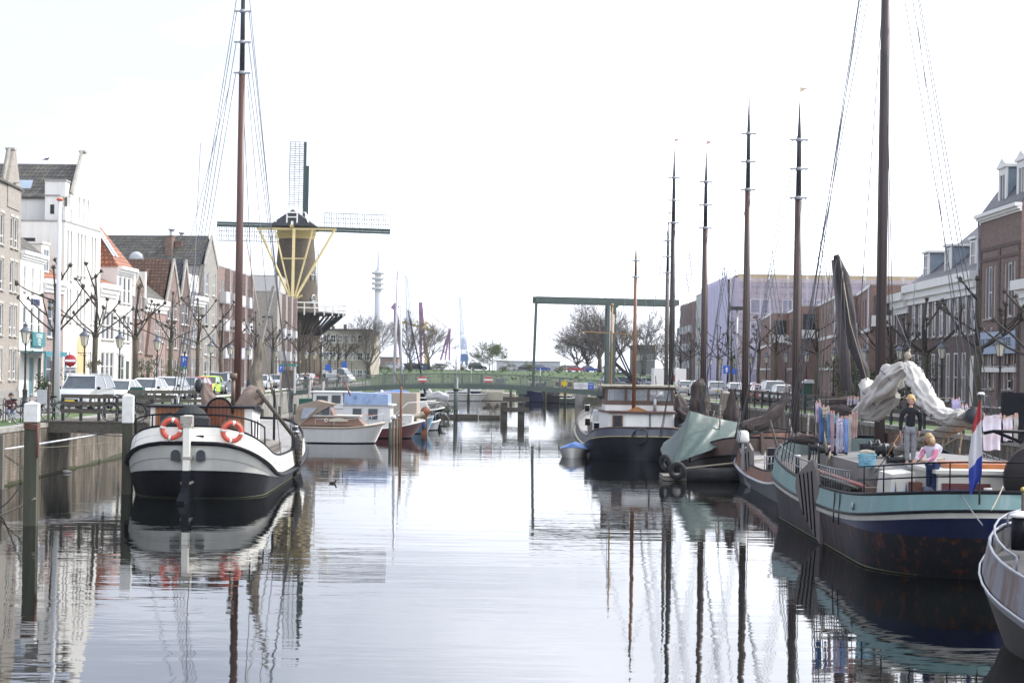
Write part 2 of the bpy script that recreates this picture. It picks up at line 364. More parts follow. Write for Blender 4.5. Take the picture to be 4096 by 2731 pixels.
def house(name, label, A, B, side, ztop, depth, wm, wins, doors=(), style='sash', fm=None, roof=None, rz_=0, rm=None, cornice=None, plinth=None, rev=.16, lintels=None, group=None, chimneys=(), base=Q-.03, skylights=()):
    """A = end nearer the camera, B = far end of the facade (x, y). side 'L': facade looks to +X. Local x runs along the facade, y into the house."""
    fm = fm or wframe
    a, b = (Vector(A), Vector(B)) if side == 'L' else (Vector(B), Vector(A))
    w = (b-a).length; rz = math.atan2((b-a).y, (b-a).x); h = ztop-base
    t = thing(name, label, 'house' if 'block' not in name else 'building', (a.x, a.y, base), rz, group)
    holes = [tuple(q[:4]) for q in wins]+[tuple(q[:4]) for q in doors]
    mb = MB(); wall_holes(mb, w, h, holes, rev)
    mb.add([(0, 0, 0), (0, depth, 0), (0, depth, h), (0, 0, h), (w, 0, 0), (w, depth, 0), (w, depth, h), (w, 0, h)], [(0, 3, 2, 1), (4, 5, 6, 7), (1, 2, 6, 5)])
    if roof == 'gable_front':        # ridge into the depth, gables to street and yard
        mb.add([(0, 0, h), (w, 0, h), (w/2, 0, h+rz_), (0, depth, h), (w, depth, h), (w/2, depth, h+rz_)], [(0, 1, 2), (4, 3, 5)])
    if roof == 'ridge_side':
        mb.add([(0, 0, h), (0, depth, h), (0, depth/2, h+rz_), (w, 0, h), (w, depth, h), (w, depth/2, h+rz_)], [(0, 2, 1), (3, 4, 5)])
    wo = mb.build('wall', wm, t)
    rm = rm or M('dark roof tiles', (.085, .08, .075), .75, .3, scale=2, kind='tile', b=(.3, .26), bump=.5)
    r = MB(); e = .18
    if roof == 'gable_front':
        s = rz_/(w/2)
        for sg in (0, 1):
            x0, x1 = (0-.1, w/2) if sg == 0 else (w+.1, w/2)
            r.prism([(x0, e+.12, h-.1*s), (x1, e+.12, h+rz_), (x1, depth+e, h+rz_), (x0, depth+e, h-.1*s)] if sg == 0 else [(x0, e+.12, h-.1*s), (x0, depth+e, h-.1*s), (x1, depth+e, h+rz_), (x1, e+.12, h+rz_)], (0, 0, .14))
    elif roof == 'ridge_side':
        s = rz_/(depth/2)
        r.prism([(.02, -e, h-e*s), (.02, depth/2, h+rz_), (w-.02, depth/2, h+rz_), (w-.02, -e, h-e*s)][::-1], (0, 0, .14))
        r.prism([(.02, depth/2, h+rz_), (.02, depth+e, h-e*s), (w-.02, depth+e, h-e*s), (w-.02, depth/2, h+rz_)][::-1], (0, 0, .14))
    elif roof == 'hip':
        q = min(w*.3, 2.2); d2 = min(depth*.35, 3.5)
        B4 = [(-.1, -.15, h), (w+.1, -.15, h), (w+.1, depth, h), (-.1, depth, h)]; T4 = [(q, d2, h+rz_), (w-q, d2, h+rz_), (w-q, depth-1, h+rz_), (q, depth-1, h+rz_)]
        r.add(B4+T4, [(0, 1, 5, 4), (1, 2, 6, 5), (2, 3, 7, 6), (3, 0, 4, 7), (4, 5, 6, 7), (3, 2, 1, 0)])
    else:
        r.box(.06, w-.06, .06, depth-.06, h-.25, h-.2)
        pa = MB(); pa.box(-.03, w+.03, -.04, .22, h+.001, h+.12); pa.box(-.03, .2, .221, depth, h+.001, h+.12); pa.box(w-.2, w+.03, .221, depth, h+.001, h+.12); pa.build('parapet', M('parapet cap', (.30, .29, .28), .7, .15), t)
    ro = r.build('roof', rm if roof else M('flat roofing', (.10, .10, .10), .9, .2), t)
    if roof == 'gable_front':
        cp = MB(); cp.bar((-.1, -.03, h-.05), (w/2, -.03, h+rz_+.1), .34, .14, (0, 1, 0)); cp.bar((w+.1, -.03, h-.05), (w/2, -.03, h+rz_+.1), .34, .14, (0, 1, 0)); cp.build('gable_coping', M('gable coping', (.33, .31, .28), .8, .2, dirt=(.14, .14, .06), dirt_amt=.4), t)
    for (cx, cy, cw, ch) in chimneys:
        zt = h+rz_ if roof else h
        c = MB(); c.box(cx-cw/2, cx+cw/2, cy-.35, cy+.35, h-.2, zt+ch); c.box(cx-cw/2-.05, cx+cw/2+.05, cy-.4, cy+.4, zt+ch+.001, zt+ch+.1); c.build('chimney', M('chimney brick', (.16, .11, .09), .9, .25, kind='brick'), ro)
    for (x, z, a2, b2, *st) in wins:
        fr, pn, sl = win_mesh(a2-.004, b2-.004, st[0] if st else style, fm)
        o = put(fr, 'window', t, (x+.002, rev-.10, z+.002)); put(pn, 'pane', o)
        if a2 < 2.4: put(sl, 'sill', o, (0, -rev+.10-.012, -.004))
    for (x, z, a2, b2, *dm) in doors:
        d = MB(); d.box(x+.003, x+a2-.003, rev-.07, rev-.01, z, z+b2-.003); 
        for k in range(2): d.box(x+.18, x+a2-.18, rev-.085, rev-.071, z+.2+k*b2*.45, z+b2*.42+k*b2*.45)
        do = d.build('door', dm[0] if dm else solid((.05, .07, .06), .4), t)
        MB().box(x+a2-.2, x+a2-.12, rev-.12, rev-.086, z+.98, z+1.1).build('handle', steelg, do)
    if cornice:
        cm, ch, cp_ = cornice
        c = MB(); c.box(-.06, w+.06, -cp_, -.002, h-ch*.35, h+.06); c.box(-.03, w+.03, -cp_*.6, -.002, h-ch*.7, h-ch*.35-.001); c.box(-.02, w+.02, -cp_*.25, -.002, h-ch, h-ch*.7-.001); c.build('cornice', cm, t)
    if plinth:
        pm, ph = plinth; c = MB(); xs = sorted([(q[0], q[0]+q[2]) for q in doors if q[1] < ph]); x = 0
        for u0, u1 in xs+[(w, w)]:
            if u0-x > .02: c.box(x, u0-.01, -.04, -.003, 0, ph)
            x = u1+.01
        c.build('plinth', pm, t)
    if lintels:
        c = MB()
        for x, z, a2, b2 in holes: c.box(x-.1, x+a2+.1, -.025, -.003, z+b2+.01, z+b2+.2)
        c.build('lintel_stones', lintels, t)
    return t, w, h
# --- facade lines from the photograph: pixel -> distance
LD = [(-260, 82), (-100, 92), (0, 97), (75, 101), (170, 107), (262, 111), (395, 119), (520, 127), (640, 137), (755, 145), (860, 153), (1000, 172), (1110, 188), (1172, 206)]
def lf(px): d = interp(px, LD); return (X_at(px, d), d)
RD = [(2715, 262), (2840, 220), (2950, 193), (3030, 176), (3100, 161), (3300, 137), (3450, 121), (3640, 104), (3912, 88), (4096, 80), (4300, 72)]
def rf(px): d = interp(px, RD); return (X_at(px, d), d)
def zt(px, py, line): p = line(px); return Z_at(px, py, p[1])
plaster = M('white stucco', (.70, .69, .655), .8, .08, scale=1.5, streak=1, dirt=(.42, .40, .34), dirt_amt=.22)
plaster2 = M('cream stucco', (.66, .63, .58), .8, .08, scale=1.5, streak=1, dirt=(.40, .36, .3), dirt_amt=.15)
gbrick = M('grey brown brick', (.27, .245, .215), .9, .12, kind='brick')
pbrick = M('pinkish brick', (.275, .215, .20), .9, .15, kind='brick')
rbrick = M('red brown brick', (.19, .138, .12), .9, .18, kind='brick')
dbrick = M('dark brown brick', (.115, .085, .075), .9, .18, kind='brick')
mbrick = M('modern red brick', (.225, .145, .12), .9, .15, kind='brick')
orbrick = M('orange patched brick', (.27, .195, .17), .9, .15, kind='brick', dirt=(.42, .22, .13), dirt_amt=.25)
tiles_d = M('mossy dark roof tiles', (.11, .105, .095), .8, .3, scale=2, kind='tile', b=(.34, .30), dirt=(.16, .15, .05), dirt_amt=.3, bump=.6)
tiles_o = M('orange roof tiles', (.34, .13, .07), .75, .25, scale=2, kind='tile', b=(.36, .34), bump=.6)
tiles_b = M('brown roof tiles', (.17, .10, .07), .8, .25, scale=2, kind='tile', b=(.34, .30), bump=.6)
slate = M('blue grey slate', (.085, .085, .105), .55, .2, scale=2, kind='tile', b=(.4, .5), bump=.4)
bluef = M('blue window frame', (.16, .30, .42), .4, .1)
# H1 grey brick with small gables, blue framed windows
A, B = lf(-230), lf(75); wl = math.dist(A, B); z1 = Z_at(70, 760, 101)
w1 = []
for z in (1.2, 4.1, 7.0, 9.9):
    for k in range(4):
        x = wl-1.55-k*3.6
        w1 += [(x, z, .8, 2.0, 'top'), (x-1.15, z, .8, 2.0, 'top')]
t, w, h = house('brick_house', 'grey brick town house with blue-framed windows at the left edge of the photo', A, B, 'L', z1, 10, gbrick, [q for q in w1 if q[0] > .3], fm=wframe, roof='ridge_side', rz_=2.4, rm=tiles_d, lintels=M('pale lintel', (.42, .40, .36), .8, .1), plinth=(M('stone plinth', (.25, .24, .22), .8, .1), .5))
gb = MB(); gx = w-2.1
gb.prism([(gx-1.6, -.06, h-1.5), (gx+1.6, -.06, h-1.5), (gx+1.6, -.06, h+.1), (gx+.3, -.06, h+2.3), (gx-.3, -.06, h+2.3), (gx-1.6, -.06, h+.1)], (0, .5, 0)); go = gb.build('gable', gbrick, t)
cp = MB(); cp.bar((gx+1.62, .19, h+.1), (gx+.3, .19, h+2.35), .6, .1, (0, 1, 0)); cp.bar((gx-1.62, .19, h+.1), (gx-.3, .19, h+2.35), .6, .1, (0, 1, 0)); cp.box(gx-.3, gx+.3, -.1, .5, h+2.36, h+2.5); cp.build('gable_coping', M('gable coping', (.33, .31, .28), .8, .2), go)
MB().lathe((gx, -.07, h+.2), [(.02, 0), (.3, .02)], 12).build('round_window', glass, go)
# H2 low white house
A, B = lf(76), lf(170); z2 = Z_at(100, 1012, 103); wl = math.dist(A, B)
t, w, h = house('white_house', 'small white rendered house with dark lettering and a teal canopy', A, B, 'L', z2, 8, plaster, grid_wins(wl, 3, .55, 1.7, [7.2], .8, wl-.6)+grid_wins(wl, 3, .85, 2.3, [3.9], .8, wl-.6), doors=[(wl*.42, 0, 1.2, 2.7, solid((.10, .22, .25), .4))]+[(wl*.78, .3, 1.0, 2.4, glass)], cornice=(white, .5, .35), roof='ridge_side', rz_=3.2, rm=tiles_d)
text_mesh('DE SOULE', .62, solid((.03, .05, .12), .5), 'lettering', t, (w*.62, -.05, 6.55), (radians(90), 0, 0), .03, .8)
# H2b teal canopy is a part of the house front
ca = MB(); ca.box(.2, w-.1, -1.7, -.05, 3.05, 3.14); ca.box(.2, w-.1, -1.72, -1.68, 2.8, 3.05)
for x in (.3, w/2, w-.2): ca.bar((x, -1.65, 0), (x, -1.65, 3.05), .1)
for x in (.3, w/2, w-.2): ca.bar((x, -1.65, 2.3), (x+.5, -1.65, 2.95), .06)
ca.build('canopy', solid((.04, .20, .24), .5), t)
sg = MB(); sg.box(w*.45, w*.98, -.2, -.12, 3.5, 4.5); so = sg.build('shop_sign', solid((.03, .17, .18), .5), t)
text_mesh('LE SOULE', .42, white, 'sign_lettering', so, (w*.715, -.21, 4.22), (radians(90), 0, 0), .01, .9)
for k, tx in enumerate(('restaurant', 'lunch diner', 'catering')): text_mesh(tx, .2, white, 'sign_lettering', so, (w*.715, -.21, 3.98-.17*k), (radians(90), 0, 0), .01)
# H3 pink brick house with white cornice and dormer box
A, B = lf(171), lf(250); z3 = Z_at(200, 1120, 108); wl = math.dist(A, B)
t, w, h = house('brick_house', 'narrow pinkish brick house with white cornice between two white houses', A, B, 'L', z3, 8, pbrick, grid_wins(wl, 2, .95, 2.7, [4.2], .7, wl-.8)+[(.6, .9, 1.1, 2.0)], doors=[(wl-1.9, 0, 1.1, 2.5, solid((.5, .48, .42), .5))], cornice=(white, .9, .4), roof='ridge_side', rz_=2.8, rm=tiles_o, fm=wframe)
dm = MB(); dm.box(w*.25, w*.62, .6, 3.5, h-.2, h+2.6); do = dm.build('dormer', plaster, t); dm = MB(); dm.box(w*.22, w*.65, .5, 3.6, h+2.61, h+2.75); dm.build('dormer_roof', white, do)
fr, pn, sl = win_mesh(1.0, 1.7, 'wide', wframe); o = put(fr, 'window', do, (w*.27+.1, .53, h+.6)); put(pn, 'pane', o)
# H4 big white building with tall narrow windows and gabled top
A, B = lf(251), lf(395); z4 = Z_at(255, 890, 111); wl = math.dist(A, B); s = wl/8.0
cols = [.55, 1.25, 2.75, 3.5, 4.25, 5.9, 6.6]
ws = []
for c in cols: ws += [(c*s, 9.0-(.5 if c in (.55, 1.25, 5.9, 6.6) else 0), .34*s, 3.2+(.5 if c in (.55, 1.25, 5.9, 6.6) else 0), 'sash'), (c*s, 5.4, .34*s, 2.5, 'sash'), (c*s, 1.0, .34*s, 2.2, 'top') if not 2 < c < 5 else (c*s, 5.1, .01, .01, 'top')]
ws = [q for q in ws if q[2] > .1]
t, w, h = house('white_building', 'tall white rendered building with narrow slot windows and a pointed gable', A, B, 'L', z4, 12, plaster, ws, style='sash', rev=.34, fm=M('window frame with painted shade', (.33, .33, .33), .5, .1))  # frames greyed: shade of the deep window reveals put into their colour
ub = MB(); u0, u1 = w*.24, w*.80; um = (u0+u1)/2; hh = 2.2; ap = 5.6
hl = [(um-1.35+k*1.0, h+.2-h, .42, 2.5) for k in range(3)]
m2 = MB(); wall_holes(m2, u1-u0, hh, [(q[0]-u0, .15, .42, hh-.16) for q in hl], .3)
m2.v = [(x+u0, y, z+h) for x, y, z in m2.v]
m2.add([(u0, 0, h+hh), (u1, 0, h+hh), (um+.25, 0, h+ap), (um-.25, 0, h+ap)], [(0, 1, 2, 3)])
m2.add([(u0, 0, h), (u0, 12, h), (u0, 12, h+hh), (u0, 0, h+hh), (u1, 0, h), (u1, 12, h), (u1, 12, h+hh), (u1, 0, h+hh)], [(0, 3, 2, 1), (4, 5, 6, 7)])
m2.add([(u0, .35, h+hh), (um-.25, .35, h+ap), (um+.25, .35, h+ap), (u1, .35, h+hh), (u0, 0, h+hh), (um-.25, 0, h+ap), (um+.25, 0, h+ap), (u1, 0, h+hh)], [(0, 3, 2, 1), (4, 5, 1, 0), (5, 6, 2, 1), (6, 7, 3, 2)])
uo = m2.build('upper_gable', plaster, t)
m3 = MB(); m3.prism([(u0-.2, .36, h+hh-.3), (um, .36, h+ap-.9), (um, 12.2, h+ap-.9), (u0-.2, 12.2, h+hh-.3)], (0, 0, .14)); m3.prism([(u1+.2, .36, h+hh-.3), (u1+.2, 12.2, h+hh-.3), (um, 12.2, h+ap-.9), (um, .36, h+ap-.9)], (0, 0, .14)); rf4 = m3.build('upper_roof', tiles_d, t)
m3 = MB(); m3.box(u0+.1, u0+1.3, 5, 6.2, h+hh+1.1, h+hh+1.2); 
c = MB(); c.bar((u0-.1, .17, h+hh+.1), (um-.25, .17, h+ap+.1), .5, .14, (0, 1, 0)); c.bar((u1+.1, .17, h+hh+.1), (um+.25, .17, h+ap+.1), .5, .14, (0, 1, 0)); c.box(um-.32, um+.32, -.08, .42, h+ap+.1, h+ap+.26)
c.box(u0-.05, u0+.02, .0, 4, h+hh-.1, h+hh+.05); c.build('gable_coping', M('gable coping', (.33, .31, .28), .8, .2), uo)
sk = MB(); sx = u0+.55; sz = h+hh+ (sx-u0)*(ap-.9-hh)/(um-u0)-.1; sk.prism([(sx-.35, 3.5, sz-.42), (sx+.35, 3.5, sz+.62), (sx+.35, 4.9, sz+.62), (sx-.35, 4.9, sz-.42)], (0, 0, .12)); sk.build('skylight', M('skylight glass', (.35, .42, .5), .1, .1, spec=1), rf4)
pt = MB()
for (x0, x1, dz) in ((-.02, w*.18, 1.0), (w*.12, u0-.01, 2.0), (u1+.01, w*.95, 1.5)): pt.box(x0, x1, -.02, .2, h+.13, h+dz); pt.box(x0-.03, x1, -.06, .26, h+dz+.001, h+dz+.12)
pt.build('stepped_parapet', plaster, t)
tb = MB(); tb.box(w*.03, u0-.02, .5, 1.6, h+.13, h+1.9); tb.box(u0-1.0, u0-.02, .36, 1.9, h+1.9, h+3.1); tb.build('terrace_block', plaster, t)
tb = MB(); tb.box(w*.03-.05, u0-1.0, .45, 1.65, h+1.901, h+2.02); tb.box(u0-1.05, u0, .3, 1.95, h+3.101, h+3.25); tb.build('terrace_cap', M('parapet cap', (.30, .29, .28)), t)
MB().box(w*.03-.02, w*.03, .9, 1.2, h+.6, h+1.3).build('terrace_window', glass, t)
bo = MB(); bo.box(-.012, .0, 2.2, 4.4, h-4.5, h-1.2); bo.build('side_window', glass, t)
ar = MB(); ax = w*.5
ar.box(ax-1.1, ax+1.1, -.02, -.005, 0, 3.6); ar.lathe((ax, 0, 0), [(.01, 0)], 4)
arp = [(ax+1.1*cos(pi*k/12), -.02, 3.6+1.1*sin(pi*k/12)) for k in range(13)]; ar.prism(arp[::-1], (0, .015, 0)); ar.build('archway', solid((.55, .42, .22), .7), t)
# H5a low white shop house, orange roof behind
A, B = lf(396), lf(462); wl = math.dist(A, B)
t, w, h = house('white_house', 'low white house with a wide cornice and a small orange roof', A, B, 'L', Z_at(430, 1140, 121), 8, plaster2, grid_wins(wl, 3, .95, 2.3, [4.3, 1.0]), cornice=(white, 1.0, .4), roof='ridge_side', rz_=1.6, rm=tiles_o)
# H5b white house with orange hipped roof
A, B = lf(463), lf(525); wl = math.dist(A, B)
t, w, h = house('white_house', 'tall white house under a steep orange tiled hipped roof', A, B, 'L', Z_at(490, 1072, 125), 9, plaster, grid_wins(wl, 3, .8, 2.2, [7.4, 4.2])+grid_wins(wl, 2, .9, 2.2, [.9], .5, wl-1.8), doors=[(wl-1.5, 0, 1.0, 2.6)], cornice=(white, .6, .5), roof='hip', rz_=4.4, rm=tiles_o)
dr = MB(); dr.prism([(.3, .45, h+.9), (.3, .55, h+1.0), (.3, 2.0, h+3.2), (.3, 1.9, h+3.1)], (.5, 0, 0)); dr.prism([(1.1, .45, h+.9), (1.1, .55, h+1.0), (1.1, 2.0, h+3.2), (1.1, 1.9, h+3.1)], (.5, 0, 0)); dr.build('skylight', M('skylight glass', (.35, .42, .5), .1, .1, spec=1), t)
# H6..H8
A, B = lf(526), lf(572); wl = math.dist(A, B)
t, w, h = house('brick_house', 'dark brown brick house with white corner scrolls on its gable', A, B, 'L', Z_at(545, 1150, 129), 9, rbrick, grid_wins(wl, 3, .65, 2.0, [6.3, 3.4, .8]), roof='gable_front', rz_=1.2, rm=tiles_d, cornice=(rbrick, .4, .1))
sc = MB(); sc.box(-.15, .25, -.15, .35, h-.8, h+1.3); sc.box(w-.3, w+.15, -.15, .35, h-.8, h+1.5); sc.build('corner_scrolls', white, t)
A, B = lf(573), lf(660); wl = math.dist(A, B)
t, w, h = house('brick_house', 'low orange-patched brick house with a white cornice and a pointed entrance gable', A, B, 'L', Z_at(615, 1200, 134), 9, orbrick, grid_wins(wl, 5, .75, 2.0, [4.4], 1.2, wl-.5)+grid_wins(wl, 4, .7, 1.9, [1.0], 3.4, wl-.5), doors=[(.9, 0, 1.1, 2.7, glass)], cornice=(white, 1.1, .4), roof='ridge_side', rz_=3.6, rm=tiles_d, fm=wframe)
pg = MB(); pg.prism([(.3, -.25, 3.2), (3.0, -.25, 3.2), (1.65, -.25, 7.2)], (0, .24, 0)); pg.build('entrance_gable', rbrick, t)
A, B = lf(661), lf(715); wl = math.dist(A, B)
t, w, h = house('brick_house', 'brown brick house with a steep front gable and brown tiled roof', A, B, 'L', Z_at(690, 1210, 141), 14, rbrick, grid_wins(wl, 3, .75, 2.0, [6.6, 3.9, .9]), roof='gable_front', rz_=3.9, rm=tiles_b, chimneys=[(.8, 2.5, .9, -1.0)])
A, B = lf(716), lf(757); wl = math.dist(A, B)
t, w, h = house('brick_house', 'narrow brown house with a white dormer in its roof', A, B, 'L', Z_at(735, 1220, 144), 10, dbrick, grid_wins(wl, 2, .9, 2.2, [6.2, 3.3, .6]), roof='gable_front', rz_=4.2, rm=slate, chimneys=[(.5, 2.0, .8, -.4)])
A, B = lf(758), lf(810); wl = math.dist(A, B)
t, w, h = house('brick_house', 'grey brown house with a bold white cornice and two white dormers', A, B, 'L', Z_at(785, 1190, 148), 9, M('taupe brick', (.2, .17, .15), .9, .15, kind='brick'), grid_wins(wl, 3, .8, 2.1, [7.0, 4.1, 1.0]), cornice=(white, .9, .5), roof='ridge_side', rz_=3.4, rm=slate)
for k in range(2):
    dm = MB(); dm.box(.6+k*2.2, 1.9+k*2.2, .5, 3.4, h-.1, h+2.2); dm.build('dormer', white, t)
A, B = lf(811), lf(864); wl = math.dist(A, B)
t, w, h = house('brick_house', 'tall grey brick house with dark side wall and long mossy roof', A, B, 'L', Z_at(840, 1062, 151), 26, M('pale grey brick', (.25, .235, .215), .9, .15, kind='brick'), grid_wins(wl, 2, 1.0, 2.2, [9.4, 6.4, 3.4, .6]), roof='gable_front', rz_=2.9, rm=tiles_d, fm=wframe, chimneys=[(1.0, 3.9, 1.0, -.1), (1.6, 3.1, .8, -.6)])
vp = MB(); vp.cyl((2.6, 4.3, h+2.4), (2.6, 4.3, h+3.6), .24); vp.cyl((2.6, 4.3, h+3.6), (2.6, 4.3, h+3.75), .36); vp.cyl((2.8, 3.3, h+2.4), (2.8, 3.3, h+3.3), .24); vp.cyl((2.8, 3.3, h+3.3), (2.8, 3.3, h+3.42), .36); vp.build('vent_pipe', steelg, t)
ds = MB(); ds.lathe((0, 0, 0), [(.02, .3), (.6, .22), (1.1, 0), (1.12, .03), (.6, .27), (.02, .35)], 16)
ds.v = [(-.6-z*.6, 6.8+y*.7, h+.4+x*.7) for x, y, z in ds.v]; ds.build('satellite_dish', M('dish grey', (.45, .47, .48), .5), t)
# H10 red brick flats with white balconies, H11 grey end wall with balconies
def flats(label, p0, p1, ztop, wm, nb, endm=None, fl=2.85, side='L', lineF=lf, depth=11):
    A, B = lineF(p0), lineF(p1); wl = math.dist(A, B); n = int((ztop-Q-.3)/fl)
    ws = []
    for k in range(nb):
        x = (k+.5)*wl/nb
        for f in range(n): ws += [(x-1.15, .5+f*fl, .9, 2.1, 'sash'), (x+.2, .5+f*fl, 1.0, 2.1, 'wide')]
    t, w, h = house('apartment_block', label, A, B, side, ztop, depth, wm, ws, roof=None)
    for k in range(nb):
        x = (k+.5)*w/nb
        for f in range(1, n):
            b = MB(); z = f*fl+.25; b.box(x-1.2, x+.7, -.7, -.003, z, z+.12); b.box(x-1.2, x+.7, -.74, -.68, z+.13, z+1.2); b.box(x-1.2, x-1.14, -.679, -.003, z+.13, z+1.2); b.box(x+.64, x+.7, -.679, -.003, z+.13, z+1.2); b.build('balcony', M('balcony panel', (.48, .48, .49), .5, .06), t)
        st = MB(); st.box(x+1.75, x+2.15, -.5, -.003, 0, h+.0); st.build('pier', pbrick, t)
    return t, w, h
flats('red brick flats with white balconies past the tall grey house', 865, 992, Z_at(900, 1075, 158), rbrick, 4)
flats('grey and pink flats with white balconies beside the windmill', 1106, 1174, Z_at(1110, 1172, 190), gbrick, 3)
t, w, h = house('grey_house', 'pale grey flat-roofed building rising behind the flats beside the windmill', (-33.5, 214), (-33.5, 226), 'L', Z_at(1040, 1103, 214), 16, M('pale cladding', (.50, .49, .47), .7, .08), [])
# ================= right row
def cor(c=.9, p=.5): return (white, c, p)
A, B = rf(4330), rf(4080); wl = math.dist(A, B)
t, w, h = house('brick_house', 'brown brick house with white cornice and an orange roof at the right edge', A, B, 'R', Z_at(4090, 1125, 80), 9, M('taupe brick', (.2, .17, .15), .9, .15, kind='brick'), grid_wins(wl, 4, .95, 2.5, [4.3, .8], .9, wl-.7), cornice=cor(1.3, .6), roof='ridge_side', rz_=2.2, rm=tiles_o)
A, B = rf(4078), rf(3912); wl = math.dist(A, B); z9 = Z_at(3912, 868, 88); hh9 = z9-Q
up = [(x, z, ww, hh, 'sash') for z, hh in ((hh9-7.4, 2.9), (hh9-10.6, 2.4)) for x, ww in ((.8, .55), (wl*.5-.85, .0), (wl*.5+.4, .0), (wl-1.35, .55))]
up = []
for cx in (wl*.27, wl*.74):
    for z, hh in ((hh9-6.0, 3.0), (hh9-10.0, 2.6)): up += [(cx-.95, z, .36, hh, 'plain'), (cx-.4, z, .8, hh, 'sash'), (cx+.6, z, .36, hh, 'plain')]
t, w, h = house('brick_house', 'tall red brown brick warehouse house with grey dormers and a blue lettered sign', A, B, 'R', z9, 11, rbrick, up+grid_wins(wl, 5, .6, 2.2, [3.0], .6, wl-.6)+grid_wins(wl, 2, 1.0, 1.9, [.3], 1.0, wl-1.2), doors=[], cornice=cor(.4, .4), roof='ridge_side', rz_=7.6, rm=slate)
for cx in (w*.36, w*.80):
    dm = MB(); dm.box(cx-.65, cx+.65, .5, 3.2, h+.1, h+2.5); do = dm.build('dormer', M('dormer cheek', (.22, .27, .32), .6), t)
    dm = MB(); dm.box(cx-.8, cx+.8, .3, 3.3, h+2.51, h+2.65); dm.prism([(cx-.8, .35, h+2.66), (cx+.8, .35, h+2.66), (cx, .35, h+3.1)], (0, 2.9, 0)); dm.box(cx-.72, cx-.5, .42, .52, h+.1, h+2.5); dm.box(cx+.5, cx+.72, .42, .52, h+.1, h+2.5); dm.box(cx-.5, cx+.5, .42, .52, h+.1, h+.35); dm.box(cx-.5, cx+.5, .42, .52, h+2.2, h+2.5); dm.build('dormer_front', white, do)
    fr, pn, sl = win_mesh(1.0, 1.85, 'wide', wframe); o = put(fr, 'window', do, (cx-.5, .43, h+.35)); put(pn, 'pane', o)
pn_ = MB()
for cx in (w*.27, w*.74):
    for z in (hh9-2.7, hh9-6.9): pn_.box(cx-1.5, cx+1.5, -.05, -.003, z+.0, z+.18)
    pn_.box(cx-1.75, cx-1.5, -.05, -.003, hh9-10.6, hh9-1.9); pn_.box(cx+1.5, cx+1.75, -.05, -.003, hh9-10.6, hh9-1.9); pn_.box(cx-1.5, cx+1.5, -.05, -.003, hh9-2.1, hh9-1.9)
pn_.build('brick_bands', dbrick, t)
sg = MB(); zs = Z_at(3980, 1412, 84)-Q; sg.box(.3, w-.4, -.14, -.06, zs, zs+1.25); so = sg.build('shop_sign', M('sign blue grey', (.36, .44, .56), .5, .06), t)
text_mesh('DE DISTILLEERKETEL', .62, solid((.06, .08, .12), .5), 'sign_lettering', so, (w/2, -.15, zs+.63), (radians(90), 0, 0), .01, .92)
ab = MB(); ab.box(.3, w-.4, -.12, -.004, 2.62, 2.9); ab.build('shop_beam', white, t)
dp = MB(); dp.cyl((.02, -.1, 0), (.02, -.1, h-.3), .07); dp.build('drainpipe', steelg, t)
A, B = rf(3908), rf(3632); wl = math.dist(A, B)
t, w, h = house('brick_house', 'long dark brown brick house with tall white windows and white cornice', A, B, 'R', Z_at(3905, 1085, 88), 10, dbrick, grid_wins(wl, 9, .85, 2.9, [4.9], .9, wl-.6)+grid_wins(wl, 9, .85, 3.0, [.8], .9, wl-.6)[:8], doors=[(wl-1.6, 0, 1.2, 3.6, white)], cornice=cor(1.3, .55), roof='ridge_side', rz_=4.4, rm=slate, rev=.1, chimneys=[(wl-3.5, 4.6, .9, .3)])
for k, cx in enumerate((w*.12, w*.45, w*.80)):
    dm = MB(); dm.box(cx-.65, cx+.65, .7, 3.6, h+.1, h+2.2); do = dm.build('dormer', M('dormer cheek', (.22, .27, .32), .6), t)
    dm = MB(); dm.box(cx-.8, cx+.8, .5, 3.7, h+2.21, h+2.36); dm.box(cx-.7, cx-.52, .62, .72, h+.1, h+2.2); dm.box(cx+.52, cx+.7, .62, .72, h+.1, h+2.2); dm.build('dormer_front', white, do)
    fr, pn, sl = win_mesh(1.0, 1.8, 'cross', wframe); o = put(fr, 'window', do, (cx-.5, .6, h+.3)); put(pn, 'pane', o)
# small house end
A, B = rf(3631), rf(3570); wl = math.dist(A, B)
t, w, h = house('brick_house', 'narrow dark brick house with a tall white cornice beside the modern brick row', A, B, 'R', Z_at(3600, 1175, 106), 9, dbrick, grid_wins(wl, 2, .8, 2.3, [4.6], .8, wl-.6)+grid_wins(wl, 2, .8, 2.4, [.9], .8, wl-.6), cornice=cor(1.4, .6))
